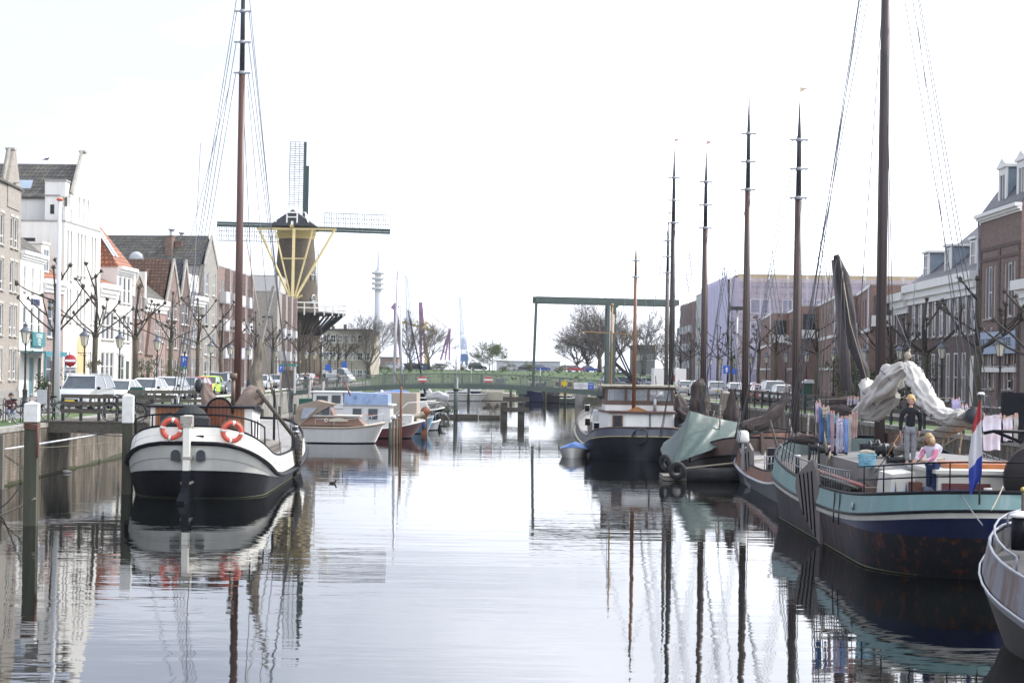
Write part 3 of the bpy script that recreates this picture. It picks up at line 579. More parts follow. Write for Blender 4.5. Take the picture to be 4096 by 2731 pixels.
# modern stepped brick row
specs = [(3568, 3425, 1185, 'modern red brick house, tallest of the stepped row, with a corner balcony', 112), (3424, 3270, 1215, 'modern red brick house, second of the stepped row, with blue-framed upper windows', 128),
         (3269, 3150, 1240, 'modern red brick house, third of the stepped row, with a white roof edge', 142), (3149, 3040, 1266, 'modern red brick house, lowest and farthest of the stepped row', 160)]
dkb = M('dark blue frame', (.05, .10, .15), .4, .1)
for i, (p0, p1, py, lab, dd) in enumerate(specs):
    A, B = rf(p0), rf(p1); A = (A[0]-1.7, A[1]); wl = math.dist(A, B); zz = 10.9-.12*i
    ws = grid_wins(wl, 4, .85, 2.1, [zz-Q-2.9], .8, wl-3.5)+grid_wins(wl, 6, .8, 1.9, [zz-Q-6.0], .8, wl-.8)+grid_wins(wl, 4, 1.0, 1.9, [.9], .8, wl-3.2)
    t, w, h = house('modern_house', lab, A, B, 'R', zz, 10, mbrick, ws, doors=[(wl-2.0, 0, 1.0, 2.4, dkb)], fm=wframe if i % 2 else dkb)
    c = MB(); c.box(-.02, w+.02, -.06, -.003, h-3.35, h-3.1); c.box(-.02, w+.02, -.06, -.003, 2.75, 2.95); c.box(-.05, w+.05, -.08, -.041, h-.12, h+.1); c.build('white_bands', white, t)
    dp = MB(); dp.cyl((w-.1, -.1, 0), (w-.1, -.1, h-.1), .06); dp.build('drainpipe', steelg, t)
    fr, pn, sl = win_mesh(2.0, 1.8, 'wide', dkb); 
    sw = MB(); sw.box(w+.003, w+.03, .3, 1.5, h-2.8, h-.7); sw.build('side_window', glass, t)
    sb = MB(); sb.box(w+.04, w+.5, .1, 1.8, h-3.0, h-2.85); sb.box(w+.46, w+.5, .1, 1.8, h-2.85, h-2.2); sb.build('side_balcony', white, t)
# scaffolded building wrapped in lilac netting
p = rf(2950); q = rf(2838); Zt = Z_at(2950, 1100, 193)
conc = M('brown concrete cladding', (.36, .27, .22), .8, .1, kind='plank', b=(2.4, .9))
t, w, h = house('apartment_block', 'five storey flats wrapped in lilac scaffold netting', p, q, 'R', Zt, 34, conc, [(1.5+i*4, 1+f*2.9, 2.2, 1.6, 'wide') for i in range(5) for f in range(4) if 1.5+i*4+2.2 < math.dist(p, q)])
ew = MB(); eg = MB()
for f in range(4):
    for i in range(8):
        y = 1.5+i*4.1; ew.box(w+.003, w+.06, y, y+2.6, 1.2+f*2.95, 3.1+f*2.95); eg.box(w+.061, w+.08, y+.12, y+1.22, 1.32+f*2.95, 2.98+f*2.95); eg.box(w+.061, w+.08, y+1.38, y+2.48, 1.32+f*2.95, 2.98+f*2.95)
ew.build('end_window_frames', wframe, t); eg.build('end_window_panes', glass, t)
ey = MB(); ey.box(w+.003, w+.12, -.1, 34, h-.9, h+.15); ey.build('roof_band', solid((.45, .36, .22), .8), t)
net = bpy.data.materials.new('scaffold netting'); net.use_nodes = True; nn = net.node_tree; pp = nn.nodes['Principled BSDF']; pp.inputs['Base Color'].default_value = (.66, .63, .82, 1); pp.inputs['Roughness'].default_value = .8
def net_mat(name, alpha):
    m = net.copy(); m.name = name; n = m.node_tree.nodes; l = m.node_tree.links.new; p = n['Principled BSDF']
    c = n.new('ShaderNodeTexCoord'); mp_ = n.new('ShaderNodeMapping'); mp_.inputs['Scale'].default_value = (.5, .5, .06); l(c.outputs['Object'], mp_.inputs[0])
    z = n.new('ShaderNodeTexNoise'); z.inputs['Scale'].default_value = 2; z.inputs['Detail'].default_value = 4; l(mp_.outputs[0], z.inputs[0])
    r = n.new('ShaderNodeMapRange'); r.inputs['From Min'].default_value = .3; r.inputs['From Max'].default_value = .7; r.inputs['To Min'].default_value = alpha-.12; r.inputs['To Max'].default_value = min(1, alpha+.14); l(z.outputs[0], r.inputs[0]); l(r.outputs[0], p.inputs['Alpha']); return m
nd = net_mat('netting thick', .80); nl = net_mat('netting thin', .30)
# scaffold as its own thing: poles, decks, netting
s = thing('scaffold', 'steel scaffold with lilac netting around the flats', 'scaffold', t.location, t.rotation_euler[2])
po = MB(); de = MB()
for i in range(int(w/2.4)+1):
    for y in (-1.3, -.35): po.cyl((i*2.4, y, 0), (i*2.4, y, h+1.2), .04, n=5)
for i in range(15):
    for x in (w+.55, w+1.35): po.cyl((x, -1.2+i*2.45, 0), (x, -1.2+i*2.45, h+1.0), .04, n=5)
for f in range(1, 7):
    z = f*2.4
    if z < h+.6:
        de.box(0, w+.3, -1.25, -.4, z, z+.06); de.box(w+.6, w+1.3, -1.2, 33.5, z, z+.06)
        for zz in (.5, 1.0): po.cyl((0, -1.3, z+zz), (w+1.35, -1.3, z+zz), .03, n=5); po.cyl((w+1.35, -1.3, z+zz), (w+1.35, 33.5, z+zz), .03, n=5)
po.build('pole', steelg, s); de.build('deck', M('scaffold plank', (.35, .30, .24), .8), s)
rr = random.Random(5); rows = []
for k in range(14): rows.append([(x, -1.42+.12*sin(x*3.1+k)*rr.random(), h*.99*k/13) for x in [w*.0+w*j/24 for j in range(25)]])
MB().sheet(rows, .02).build('front_netting', nd, s)
rows = []
for k in range(14): rows.append([(w+1.45+.12*sin(y*2.1+k)*rr.random(), y, h*(.97 if k == 13 else k/13.0)) for y in [-1.3+34.5*j/40 for j in range(41)]])
n2 = MB(); n2.grid(rows); n2.build('side_netting', nl, s)
p, q = rf(2836), rf(2780)
house('apartment_block', 'pale grey flats stepping down beyond the lilac scaffold', p, q, 'R', Z_at(2800, 1160, 222), 12, M('pale cladding', (.50, .49, .47), .7, .08), [(1.5+i*3.2, .8+f*2.9, 1.6, 1.5, 'wide') for i in range(4) for f in range(4)])
p, q = rf(2778), rf(2718); wl = math.dist(p, q)
t, w, h = flats('red brick flats with balconies at the far end of the right street', 2778, 2718, Z_at(2760, 1215, 250), rbrick, 5, side='R', lineF=rf)
# beige harbour building behind the mill and low sheds at the horizon
def block(name, label, px0, px1, py_top, d, dep, mt, zb=1.3, wins=None, cat='building'):
    x0, x1 = X_at(px0, d), X_at(px1, d); z = Z_at((px0+px1)/2, py_top, d)
    t = thing(name, label, cat, (x0, d, zb)); m = MB(); m.box(0, x1-x0, 0, dep, 0, z-zb); wo = m.build('wall', mt, t)
    r = MB(); r.box(-.2, x1-x0+.2, -.2, dep+.2, z-zb+.001, z-zb+.35); r.build('roof', M('flat roofing', (.10, .10, .10), .9, .2), t)
    if wins:
        nx, nz, ww, wh = wins; W_, H_ = x1-x0, z-zb
        for i in range(nx):
            for j in range(nz):
                fr, pn, sl = win_mesh(ww, wh, 'cross', wframe); o = put(fr, 'window', t, ((i+.5)*W_/nx-ww/2, -.06, (j+.3)*H_/nz)); put(pn, 'pane', o)
    return t
t = block('warehouse', 'beige brick warehouse with chimneys behind the windmill', 1290, 1480, 1322, 300, 20, M('beige brick', (.30, .27, .22), .9, .15, kind='brick'), wins=(7, 3, 1.1, 1.6))
c = MB()
for x in (1.2, 3.6, 4.6, 6.5, 8.2): c.box(x, x+.6, 4, 5, 9, 10.2+x % 2)
c.build('chimney', dbrick, t)
block('shed', 'long grey harbour shed on the horizon behind the parked cars', 1985, 2240, 1447, 620, 40, M('shed wall', (.36, .38, .40), .7), cat='shed')
t = thing('shed', 'low arched harbour shed roof left of the bridge tower', 'shed', (X_at(2070, 560), 560, 1.3)); L = X_at(2225, 560)-X_at(2070, 560)
MB().box(0, L, 0, 30, 0, 4.2).build('wall', M('shed wall', (.36, .38, .40), .7), t); MB().prism([(-.3, -.3, 4.21), (L+.3, -.3, 4.21), (L*.75, -.3, 6.0), (L*.45, -.3, 6.3), (L*.2, -.3, 5.6)], (0, 30.6, 0)).build('roof', M('shed roof', (.30, .32, .35), .6), t)
block('container_wall', 'blue container fence behind the road on the dike', 1615, 1715, 1458, 372, 2.5, solid((.03, .06, .16), .5), zb=3.0, cat='fence')
block('shed', 'red brick harbour shed behind the bare trees', 1520, 1590, 1432, 430, 12, rbrick, wins=(2, 1, 2.2, 2), cat='shed')
block('shed', 'low pale shed at the left end of the dike road', 1410, 1470, 1436, 372, 8, M('pale cladding', (.50, .49, .47), .7, .08), zb=3, cat='shed')
block('office_building', 'dark low building behind the parked cars right of the bridge tower', 2540, 2620, 1385, 330, 15, M('dark cladding', (.12, .13, .14), .6), wins=(4, 2, 1.6, 1.2))
# ================= pollard lime trees
bark = M('lime bark', (.075, .068, .048), .95, .35, scale=6, dirt=(.08, .10, .035), dirt_amt=.35, bump=.6)
barkd = M('dark twig bark', (.058, .05, .043), .95, .3, scale=8)
def limb(mb, a, dirn, L, r0, r1, rr, bend=.18, n=6, up=.25):
    pts = [Vector(a)]; d = Vector(dirn).normalized(); R = [r0]
    for i in range(n):
        d = (d+Vector((rr.uniform(-bend, bend), rr.uniform(-bend, bend), rr.uniform(-bend, bend)+up/n))).normalized()
        pts.append(pts[-1]+d*L/n); R.append(lerp(r0, r1, (i+1)/n))
    mb.tube(pts, R, 7 if r0 > .06 else 5); return pts, d
def knob(mb, p, r, rr):
    mb.ball(p, r, 7, (rr.uniform(.8, 1.2), rr.uniform(.8, 1.2), rr.uniform(.8, 1.3)))
    for k in range(11):
        d = Vector((rr.uniform(-1, 1), rr.uniform(-1, 1), rr.uniform(-.3, 1.2))).normalized(); mb.tube([p, Vector(p)+d*r*rr.uniform(1.2, 2.3)], [r*.25, r*.06], 3)
def pollard(x, y, label, h=8.0, seed=1, group='pollarded lime trees', z=Q-.05, nb=7, thick=1.0):
    rr = random.Random(seed); t = thing('pollard_tree', label, 'tree', (x, y, z), rr.uniform(0, 6), group)
    tr = MB(); fork = h*rr.uniform(.48, .56); th = .17*thick
    pts = [(0, 0, -.2), (.02, .01, .25), (rr.uniform(-.06, .06), rr.uniform(-.06, .06), fork*.5), (0, 0, fork)]
    top = (rr.uniform(-.3, .3), rr.uniform(-.3, .3), h); mid = (rr.uniform(-.15, .15), rr.uniform(-.15, .15), (fork+h)/2)
    tr.tube(pts, [th*1.5, th*1.15, th, th*1.05], 9); tr.ball((0, 0, fork), th*1.35, 8)
    tr.build('trunk', bark, t)
    cr = MB(); cr.tube([pts[-1], mid, top], [th*.7, th*.48, th*.3], 7); knob(cr, top, .13, rr)
    for k in range(nb):
        a = k*2.399+rr.uniform(-.3, .3); lv = rr.choice([0, 0, .25, .5, .7]) if k > 3 else 0
        s = Vector(lerp(Vector(pts[-1]), Vector(top), lv)); L = (h-fork)*rr.uniform(.75, 1.0)*(1-.35*lv)
        p, d = limb(cr, s, (cos(a), sin(a), rr.uniform(.25, .9)), L, th*rr.uniform(.28, .38), th*.19, rr, .13, 6, .3)
        knob(cr, p[-1], rr.uniform(.10, .14), rr)
        for j in range(1, 6):
            if rr.random() < .6: cr.ball(p[j], rr.uniform(.04, .07), 6)
        if rr.random() < .5:
            p2, d2 = limb(cr, p[3], (cos(a+rr.choice([-.8, .8])), sin(a+.8), rr.uniform(.5, 1.2)), L*.45, th*.33, th*.22, rr, .12, 4, .2); knob(cr, p2[-1], rr.uniform(.10, .14), rr)
    cr.build('crown', barkd, t); return t
for i, px in enumerate((222, 380, 540, 682, 790, 883, 1022, 1091, 1196, 1240, 1282, 1322, 1352, 1384)):
    d = 26.5*6000/(2048-px)
    pollard(X_at(px, d), d, '%s knobbly pollard tree of the left street, counting from the camera' % ORD[i], 7.9 if i < 10 else 7.2, 10+i, 'pollard trees along the left street')
for i, (px, d, hh, s) in enumerate([(4150, 70, 6.6, 31), (3912, 80, 7.6, 32), (3700, 91, 7.0, 33), (3560, 101, 6.6, 41), (3268, 121, 7.6, 34), (3103, 139, 7.8, 35), (3035, 149, 8.0, 36), (2925, 167, 8, 37), (2872, 178, 8, 38), (2815, 193, 8, 39), (2760, 210, 8, 40), (2722, 228, 8, 42)]):
    pollard(X_at(px, d), d, '%s knobbly pollard tree of the right street, counting from the camera' % ORD[i], hh, s, 'pollard trees along the right street', thick=1.25 if i < 3 else 1.0)
# ================= bare and budding trees on the far bank
def bare_tree(name, label, x, y, z, h, w, seed, mt, depth=6, nmain=7, leaf=None, nleaf=0, th=None):
    rr = random.Random(seed); t = thing(name, label, 'tree', (x, y, z)); tr = MB(); cr = MB(); tips = []
    th = th or h*.028; fk = h*.16
    tr.tube([(0, 0, -.4), (0, 0, fk*.5), (rr.uniform(-.2, .2), 0, fk)], [th*1.3, th, th*.9], 8); tr.build('trunk', bark, t)
    def grow(a, d, L, r, k):
        b = a+d*L; m = (a+b)/2+Vector((rr.uniform(-.06, .06), rr.uniform(-.06, .06), 0))*L
        cr.tube([a, m, b], [r, r*.8, r*.6], 5 if r > .06 else 3, cap=False); tips.append(b)
        if k == 0: return
        for j in range(3):
            nd = (d+Vector((rr.uniform(-.75, .75), rr.uniform(-.75, .75), rr.uniform(-.35, .6)))).normalized(); grow(a+(b-a)*rr.uniform(.45, 1), nd, L*rr.uniform(.62, .88), max(r*.56, .018), k-1)
    for k in range(nmain):
        a = k*2*pi/nmain+rr.uniform(-.3, .3); e = rr.uniform(.3, 1.8)
        grow(Vector((0, 0, fk*rr.uniform(.8, 1.2))), Vector((cos(a)*w/h*1.5, sin(a)*w/h*1.5, e)).normalized(), h*.27*rr.uniform(.8, 1.1), th*.36, depth-1)
    cr.build('crown', mt, t)
    if leaf:
        lf_ = MB()
        for i in range(nleaf):
            p = rr.choice(tips); c = p+Vector((rr.uniform(-.3, .3), rr.uniform(-.3, .3), rr.uniform(-.3, .3))); a = [Vector((rr.uniform(-1, 1), rr.uniform(-1, 1), rr.uniform(-1, 1)))*.16 for _ in range(3)]
            lf_.add([c+a[0], c+a[1], c+a[2]], [(0, 1, 2)])
        lf_.build('leaves', leaf, t)
    return t
twig = M('bare twigs', (.135, .115, .10), .95, .25, scale=.5)  # colour lightened to carry the haze over the far trees
twigg = M('greenish twigs', (.10, .095, .05), .95, .25, scale=.5)
bud = M('spring leaves', (.10, .15, .04), .8, .4, scale=1)
for lab, px, d, h, w, s, k in [('tall bare tree on the far bank just right of the windmill', 1475, 300, 15.5, 5.5, 1, 9), ('bare tree behind the two white sailboat masts', 1640, 335, 15, 6, 2, 7), ('bare tree on the dike beside the white hatchback', 1715, 342, 13.0, 6, 3, 7),
        ('rounded bare tree at the left of the big cluster behind the bridge', 2308, 372, 13.5, 6.2, 4, 11), ('largest bare tree behind the bridge tower', 2398, 366, 20, 8.2, 5, 15), ('bare tree directly behind the bridge tower', 2456, 372, 17, 6.8, 6, 12), ('bare tree with dense twigs in the middle of the cluster behind the bridge', 2350, 376, 16, 6.8, 7, 12),
        ('thin bare tree right of the bridge tower', 2575, 330, 15, 4, 8, 8), ('bare tree half hidden behind the far right flats', 2680, 300, 12, 5, 9, 9)]:
    bare_tree('bare_tree', lab, X_at(px, d), d, interp(d, prof), h, w, s, twig, 6, k)
bare_tree('budding_tree', 'small green budding tree on the dike left of the bridge hanger', X_at(1958, 343), 343, 4.0, 8.0, 8.5, 21, twigg, 6, 9, bud, 3200, .14)
def shrub(name, label, x, y, z, w, h, seed, mt, n=700, s=.11, cat='shrub', group=None):
    rr = random.Random(seed); t = thing(name, label, cat, (x, y, z), 0, group); m = MB(); st = MB()
    for k in range(9):
        a = rr.uniform(0, 6.28); st.tube([(0, 0, -.05), (cos(a)*w*.3, sin(a)*w*.3, h*rr.uniform(.5, .95))], [.025, .008], 4)
    cl = [(rr.uniform(-.5, .5)*w, rr.uniform(-.5, .5)*w, rr.uniform(.25, .85)*h, rr.uniform(.16, .34)*w) for _ in range(9)]
    for i in range(n):
        c = rr.choice(cl); d = Vector((rr.gauss(0, 1), rr.gauss(0, 1), rr.gauss(0, 1))).normalized()*c[3]*rr.uniform(.5, 1.05); p = Vector(c[:3])+d
        if p.z < 0: p.z = .05
        a = [Vector((rr.uniform(-1, 1), rr.uniform(-1, 1), rr.uniform(-1, 1)))*s for _ in range(3)]; m.add([p+a[0], p+a[1], p+a[2]], [(0, 1, 2)])
    m.build('foliage', mt, t); st.build('stem', barkd, t); return t
lgr = M('dark hedge leaves', (.035, .06, .018), .7, .5, scale=1.5); lgy = M('olive leaves', (.10, .11, .035), .7, .5, scale=1.5)
for i, (px, h) in enumerate([(1742, 1.6), (1800, 2.2), (1850, 1.2), (2118, 2.0), (2010, .9), (1530, 1.0), (2235, 1.1)]):
    shrub('shrub', '%s low olive shrub along the edge of the dike road, counting from the left' % ORD[[5, 1, 2, 3, 4, 0, 6].index(i) if False else [1, 2, 3, 5, 4, 0, 6][i]], X_at(px, 343.5), 343.5, 3.95, 2.6, h, i, lgy, 500, .16, group='shrubs on the dike')
shrub('ivy_tree', 'dark green ivy-covered bush under the big brown mast behind the white sail', X_at(3520, 99), 99, Q, 4.6, 3.2, 77, lgr, 4200, .13, 'bush')
shrub('facade_plant', 'green bush in front of the teal canopy', X_at(200, 92), 92, Q, 1.6, 2.0, 71, lgr, 900, .09, 'bush')
shrub('facade_plant', 'yellowish climbing shrub below the white archway house', X_at(372, 100), 100, Q, 1.2, 2.9, 72, lgy, 600, .09, 'bush')
shrub('facade_plant', 'leafy shrub in front of the low orange-patched brick house', X_at(590, 121), 121, Q, 2.2, 3.0, 73, lgr, 900, .1, 'bush')
shrub('facade_plant', 'thin budding shrub beside the blue parking sign', X_at(690, 126), 126, Q, 2.0, 3.0, 74, lgy, 500, .1, 'bush')
# ================= classic lantern street lamps
lglass = M('frosted lantern glass', (.62, .60, .50), .35, .05); lampm = M('lamp post paint', (.02, .024, .026), .4, .2); lroof = M('lantern roof paint', (.10, .115, .14), .4, .1)
def make_lamp(label, group):
    t = thing('street_lamp', label, 'street lamp', (0, 0, 0), 0, group)
    p = MB(); p.lathe((0, 0, 0), [(.0, 0), (.17, 0), (.17, .25), (.13, .3), (.13, .8), (.15, .85), (.09, .95), (.075, 1.15), (.055, 1.3), (.05, 2.75), (.07, 2.78), (.07, 2.84), (.045, 2.9), (.04, 3.25), (.1, 3.3), (.03, 3.36)], 12)
    p.build('post', lampm, t)
    c = MB(); c.cyl((-.38, 0, 2.95), (.38, 0, 2.95), .02, n=6); c.ball((-.38, 0, 2.97), .045, 6); c.ball((.38, 0, 2.97), .045, 6)
    c.tube([(-.3, 0, 2.95), (-.2, 0, 2.82), (-.05, 0, 2.8)], .014, 5); c.tube([(.3, 0, 2.95), (.2, 0, 2.82), (.05, 0, 2.8)], .014, 5); c.build('ladder_bar', lampm, t)
    g = MB(); g.lathe((0, 0, 0), [(.15, 3.38), (.27, 3.98)], 6); g.sm = set(); g.v = g.v; g.build('lantern_glass', lglass, t)
    f = MB()
    for k in range(6):
        a = k*pi/3; f.bar((.155*cos(a), .155*sin(a), 3.37), (.278*cos(a), .278*sin(a), 3.99), .022)
    f.tube([(.155*cos(k*pi/3), .155*sin(k*pi/3), 3.38) for k in range(6)], .014, 5, closed=True); f.build('lantern_frame', lampm, t)
    r = MB(); r.lathe((0, 0, 0), [(.0, 3.97), (.34, 3.97), (.34, 4.0), (.14, 4.2), (.1, 4.22), (.1, 4.32), (.13, 4.33), (.06, 4.38), (.03, 4.5), (.0, 4.52)], 12); r.build('lantern_roof', lroof, t)
    return t
GL, GR = 'lantern lamps along the left street', 'lantern lamps along the right street'
lamp0 = make_lamp('first black lantern lamp of the left street, counting from the camera', GL)
ll = [(101, 79.6), (337, 88), (478, 96), (628, 106), (736, 117), (842, 126), (919, 137), (993, 148), (1105, 164), (1178, 180), (1224, 190), (1257, 199), (1287, 208), (1314, 216), (1340, 225), (1364, 234), (1385, 242), (1406, 250)]
for i, (px, d) in enumerate(ll):
    loc = (X_at(px, d), d, Q-.02); lab = '%s black lantern lamp of the left street, counting from the camera' % ORD[i]
    if i == 0: lamp0.location = loc
    else: clone(lamp0, loc, i*.7, lab, GL)
for i, (px, d) in enumerate([(4000, 75), (3767, 88), (3600, 96.6), (3459, 106), (3334, 116), (3226, 127), (3143, 137), (3066, 147), (3002, 157), (2938, 168), (2884, 179), (2842, 189), (2795, 200), (2739, 217)]):
    clone(lamp0, (X_at(px, d), d, Q-.02), i*.9, '%s black lantern lamp of the right street, counting from the camera' % ORD[i], GR)
# ================= parked cars
def make_car(kind, label, group, paint):
    L, Wd, Hh = {'hatch': (4.0, 1.72, 1.45), 'estate': (4.6, 1.78, 1.5), 'suv': (4.5, 1.85, 1.72), 'van': (5.0, 1.95, 2.2), 'sedan': (4.5, 1.76, 1.42)}[kind]
    t = thing('parked_car', label, 'car', (0, 0, 0), 0, group)
    hl = L/2; bz = .22; 
    belt = Hh*.60
    low = [(hl, .45), (hl*.97, .62), (hl*.80, belt*.90), (hl*.48, belt*.99), (-hl*.72, belt*1.04), (-hl*.95, belt*1.0), (-hl, .75), (-hl*.98, .35)] if kind != 'van' else [(hl, .5), (hl*.97, .8), (hl*.82, 1.15), (hl*.66, 1.25), (-hl*.9, 1.32), (-hl, 1.3), (-hl, .7), (-hl*.98, .4)]
    b = MB()
    # side profile strips with rounded tumblehome
    prof_ = [(hl*.95, bz)]+low+[(-hl*.93, bz)]
    def wd(x, z): return Wd/2*(1-.10*max(0, abs(x)/hl-.72)/.28)*(1-.05*max(0, z-.5))
    rows = []
    for s in (-1, -.86, 0, .86, 1):
        rows.append([(x*(1 if abs(s) < .9 else .985), s*wd(x, z), z+(.035 if abs(s) < .9 and z > .6 else 0)) for x, z in prof_])
    b.grid(rows, closed=True, smooth=True); b.add(rows[0], [tuple(range(len(rows[0])))]); b.add(rows[-1], [tuple(range(len(rows[0])))[::-1]])
    b.build('body', paint, t)
    zr = Hh
    cab = {'hatch': [(hl*.50, belt), (hl*.16, zr*.965), (-hl*.1, zr), (-hl*.66, zr*.96), (-hl*.93, belt*1.06)], 'estate': [(hl*.46, belt), (hl*.12, zr*.965), (-hl*.1, zr), (-hl*.78, zr*.97), (-hl*.95, belt*1.06)],
        'suv': [(hl*.44, belt), (hl*.20, zr*.97), (-hl*.1, zr), (-hl*.84, zr*.98), (-hl*.96, belt*1.06)], 'van': [(hl*.80, 1.15), (hl*.52, zr*.95), (hl*.3, zr), (-hl*.96, zr*.99), (-hl*.99, 1.25)],
        'sedan': [(hl*.48, belt), (hl*.12, zr*.965), (-hl*.1, zr), (-hl*.42, zr*.97), (-hl*.80, belt*1.04)]}[kind]
    tw = lambda z: Wd/2*(.93-.20*(z-belt)/(zr-belt))
    g = MB(); rows = []
    for s in (-1, 0, 1): rows.append([(x, s*tw(z), z+(0 if s else .0)) for x, z in cab])
    g.grid(rows, smooth=False); g.add(rows[0], [tuple(range(5))[::-1]]); g.add(rows[-1], [tuple(range(5))]); g.build('windows', glassl, t)
    r = MB(); (x1, z1), (x2, z2), (x3, z3) = cab[1:4]; e = .012
    r.grid([[(x1+.05, s*(tw(z1)+.01), z1+.0), (x1-.05, s*(tw(z1)*.97), z1+.035), (x2, s*tw(z2)*.97, z2+.04), (x3, s*tw(z3)*.97, z3+.04), (x3-.08, s*(tw(z3)+.01), z3)] for s in (-1, -.5, .5, 1)])
    for s in (-1, 1):
        pts = [(x, s*(tw(z)+.004), z) for x, z in cab]
        for i in (0, 3): r.bar(pts[i], pts[i+1], .09, .03, (0, s, 0))
        xm = (x1+x3)/2; r.bar((xm-.02, s*(tw(zr)+.006), zr*.985), (xm-.1, s*(tw(belt)+.006), belt), .08, .03, (0, s, 0)); r.bar(pts[1], pts[2], .06, .05); r.bar(pts[2], pts[3], .06, .05)
        if kind == 'van': r.box(-hl*.96, hl*.1, min(s*tw(1.4), s*(tw(1.4)+.03)), max(s*tw(1.4), s*(tw(1.4)+.03)), 1.25, 2.0)
    r.build('roof', paint, t)
    wr = .31 if kind != 'suv' else .36
    for sx in (hl*.66, -hl*.62):
        for s in (-1, 1):
            w = MB(); w.cyl((sx, s*(Wd/2-.2), wr), (sx, s*(Wd/2-.0), wr), wr, n=16); wo = w.build('wheel', rubber, t)
            w = MB(); w.cyl((sx, s*(Wd/2+.001), wr), (sx, s*(Wd/2+.012), wr), wr*.62, n=12); w.build('rim', M('rim', (.4, .41, .43), .35, .1, metal=.6), wo)
    for s in (-1, 1):
        l = MB(); l.ball((hl*.95, s*Wd*.36, .66 if kind != 'van' else .82), .12, 8, (.6, 1.5, .75)); l.build('headlight', M('headlight', (.6, .62, .65), .1, .05, spec=1), t)
        l = MB(); l.ball((-hl*.965, s*Wd*.39, .84), .1, 8, (.5, 1, 1.6)); l.build('tail_light', M('red lamp', (.35, .02, .015), .2, .05), t)
        l = MB(); l.ball((cab[0][0]-.12, s*(Wd/2+.07), belt+.06), .1, 8, (.6, 1.1, .8)); l.build('mirror', blackp, t)
    gr = MB(); gr.box(hl*.985, hl+.012, -.42, .42, .40, .56); gr.build('grille', blackp, t)
    pl = MB(); pl.box(hl+.013, hl+.025, -.26, .26, .42, .52); pl.build('number_plate', M('yellow plate', (.7, .5, .05), .5, .05), t)
    pl = MB(); pl.box(-hl-.02, -hl+.0, -.26, .26, .62, .72); pl.build('number_plate', M('yellow plate', (.7, .5, .05), .5, .05), t)
    bp = MB(); bp.box(-hl*.93, hl*.93, -Wd/2+.12, Wd/2-.12, .16, .30); bp.build('underbody', rubber, t)
    return t
def cpaint(n, c, r=.25): return M('car paint '+n, c, r, .04, spec=.8)
cw, cs, cb, cbl, cr_, clg, cgn, cgr, cch = cpaint('white', (.74, .75, .76)), cpaint('silver', (.45, .47, .50)), cpaint('black', (.02, .022, .027)), cpaint('blue', (.02, .06, .30)), cpaint('red', (.40, .03, .04)), cpaint('lime', (.45, .65, .08)), cpaint('dark green', (.03, .055, .045)), cpaint('grey', (.16, .18, .21)), cpaint('champagne', (.36, .33, .29))
PR = {}
def car(kind, paint, x, y, rz, label, group, z=Q, pc=None):
    if kind not in PR: PR[kind] = make_car(kind, label, group, cw if False else paint); PR[kind]['_p'] = paint.name; o = PR[kind]; o.location = (x, y, z); o.rotation_euler = (0, 0, rz); return o
    return clone(PR[kind], (x, y, z), rz, label, group, {bpy.data.materials[PR[kind]['_p']]: paint})
G1 = 'cars parked along the left quay'
car('suv', cs, X_at(318, 75), 76, radians(-93), 'beige off-road car with silver roof rails behind the wooden jetty fence', G1)
rb = MB(); rb.bar((-1.6, -.6, 1.8), (.9, -.6, 1.8), .05); rb.bar((-1.6, .6, 1.8), (.9, .6, 1.8), .05); rb.build('roof_rail', steelg, PR['suv'])
for kd, pt_, px, d, lab in [('sedan', cw, 480, 85, 'white saloon car next to the beige off-road car'), ('hatch', cw, 590, 92, 'white hatchback half hidden behind the white saloon'), ('estate', cs, 672, 100, 'silver estate car seen above the wooden fence, left of the tjalk mast'),
        ('hatch', cgr, 748, 107, 'grey hatchback directly left of the red car'), ('hatch', cr_, 785, 112, 'red hatchback behind the furled sail on the white tjalk'), ('hatch', clg, 836, 121, 'lime green car behind the furled sail'), ('suv', cgr, 880, 124, 'dark grey estate car just left of the tall brown mast'),
        ('hatch', cs, 1046, 150, 'silver car just right of the tall brown mast'), ('hatch', cs, 1108, 164, 'light blue-grey car in front of the flats')]:
    car(kd, pt_, X_at(px, d), d, radians(-92), lab, G1)
for kd, pt_, px, d, lab, a in [('hatch', cs, 1168, 185, 'silver car beside the parking ticket shelter', -90), ('hatch', cw, 1225, 196, 'white car behind the walking couple', -100), ('van', cw, 1352, 222, 'white van parked behind the row of thin lamps near the mill', -20), ('hatch', cs, 1320, 212, 'silver car in front of the white van', -70)]:
    car(kd, pt_, X_at(px, d), d, radians(a), lab, G1)
G2 = 'cars parked on the dike road'
for kd, pt_, px, lab, a in [('hatch', cbl, 1470, 'blue hatchback on the dike right of the mill', 0), ('estate', cw, 1578, 'white car on the dike behind the first sailboat mast', 0), ('hatch', cw, 1748, 'small white hatchback on the dike behind a shrub', 180), ('suv', cgn, 1910, 'dark green car on the dike beside the budding tree', 0),
        ('hatch', cs, 2037, 'silver hatchback on the dike left of the black estate', 180), ('estate', cb, 2098, 'black estate car on the dike left of the bridge hanger', 180), ('sedan', cbl, 2165, 'blue car on the dike just right of the bridge hanger', 0), ('estate', cch, 2252, 'champagne coloured car on the dike', 180),
        ('hatch', cr_, 2305, 'dark red car on the dike between the champagne and blue cars', 0), ('hatch', cbl, 2360, 'blue hatchback on the dike under the big bare trees', 0), ('estate', cw, 2445, 'white car on the dike behind the bridge tower', 0), ('hatch', cb, 1655, 'black car on the dike between two sailboat masts', 0)]:
    car(kd, pt_, X_at(px, 350), 350+(px % 3), radians(a), lab, G2, 4.18)
G3 = 'cars parked along the right quay'
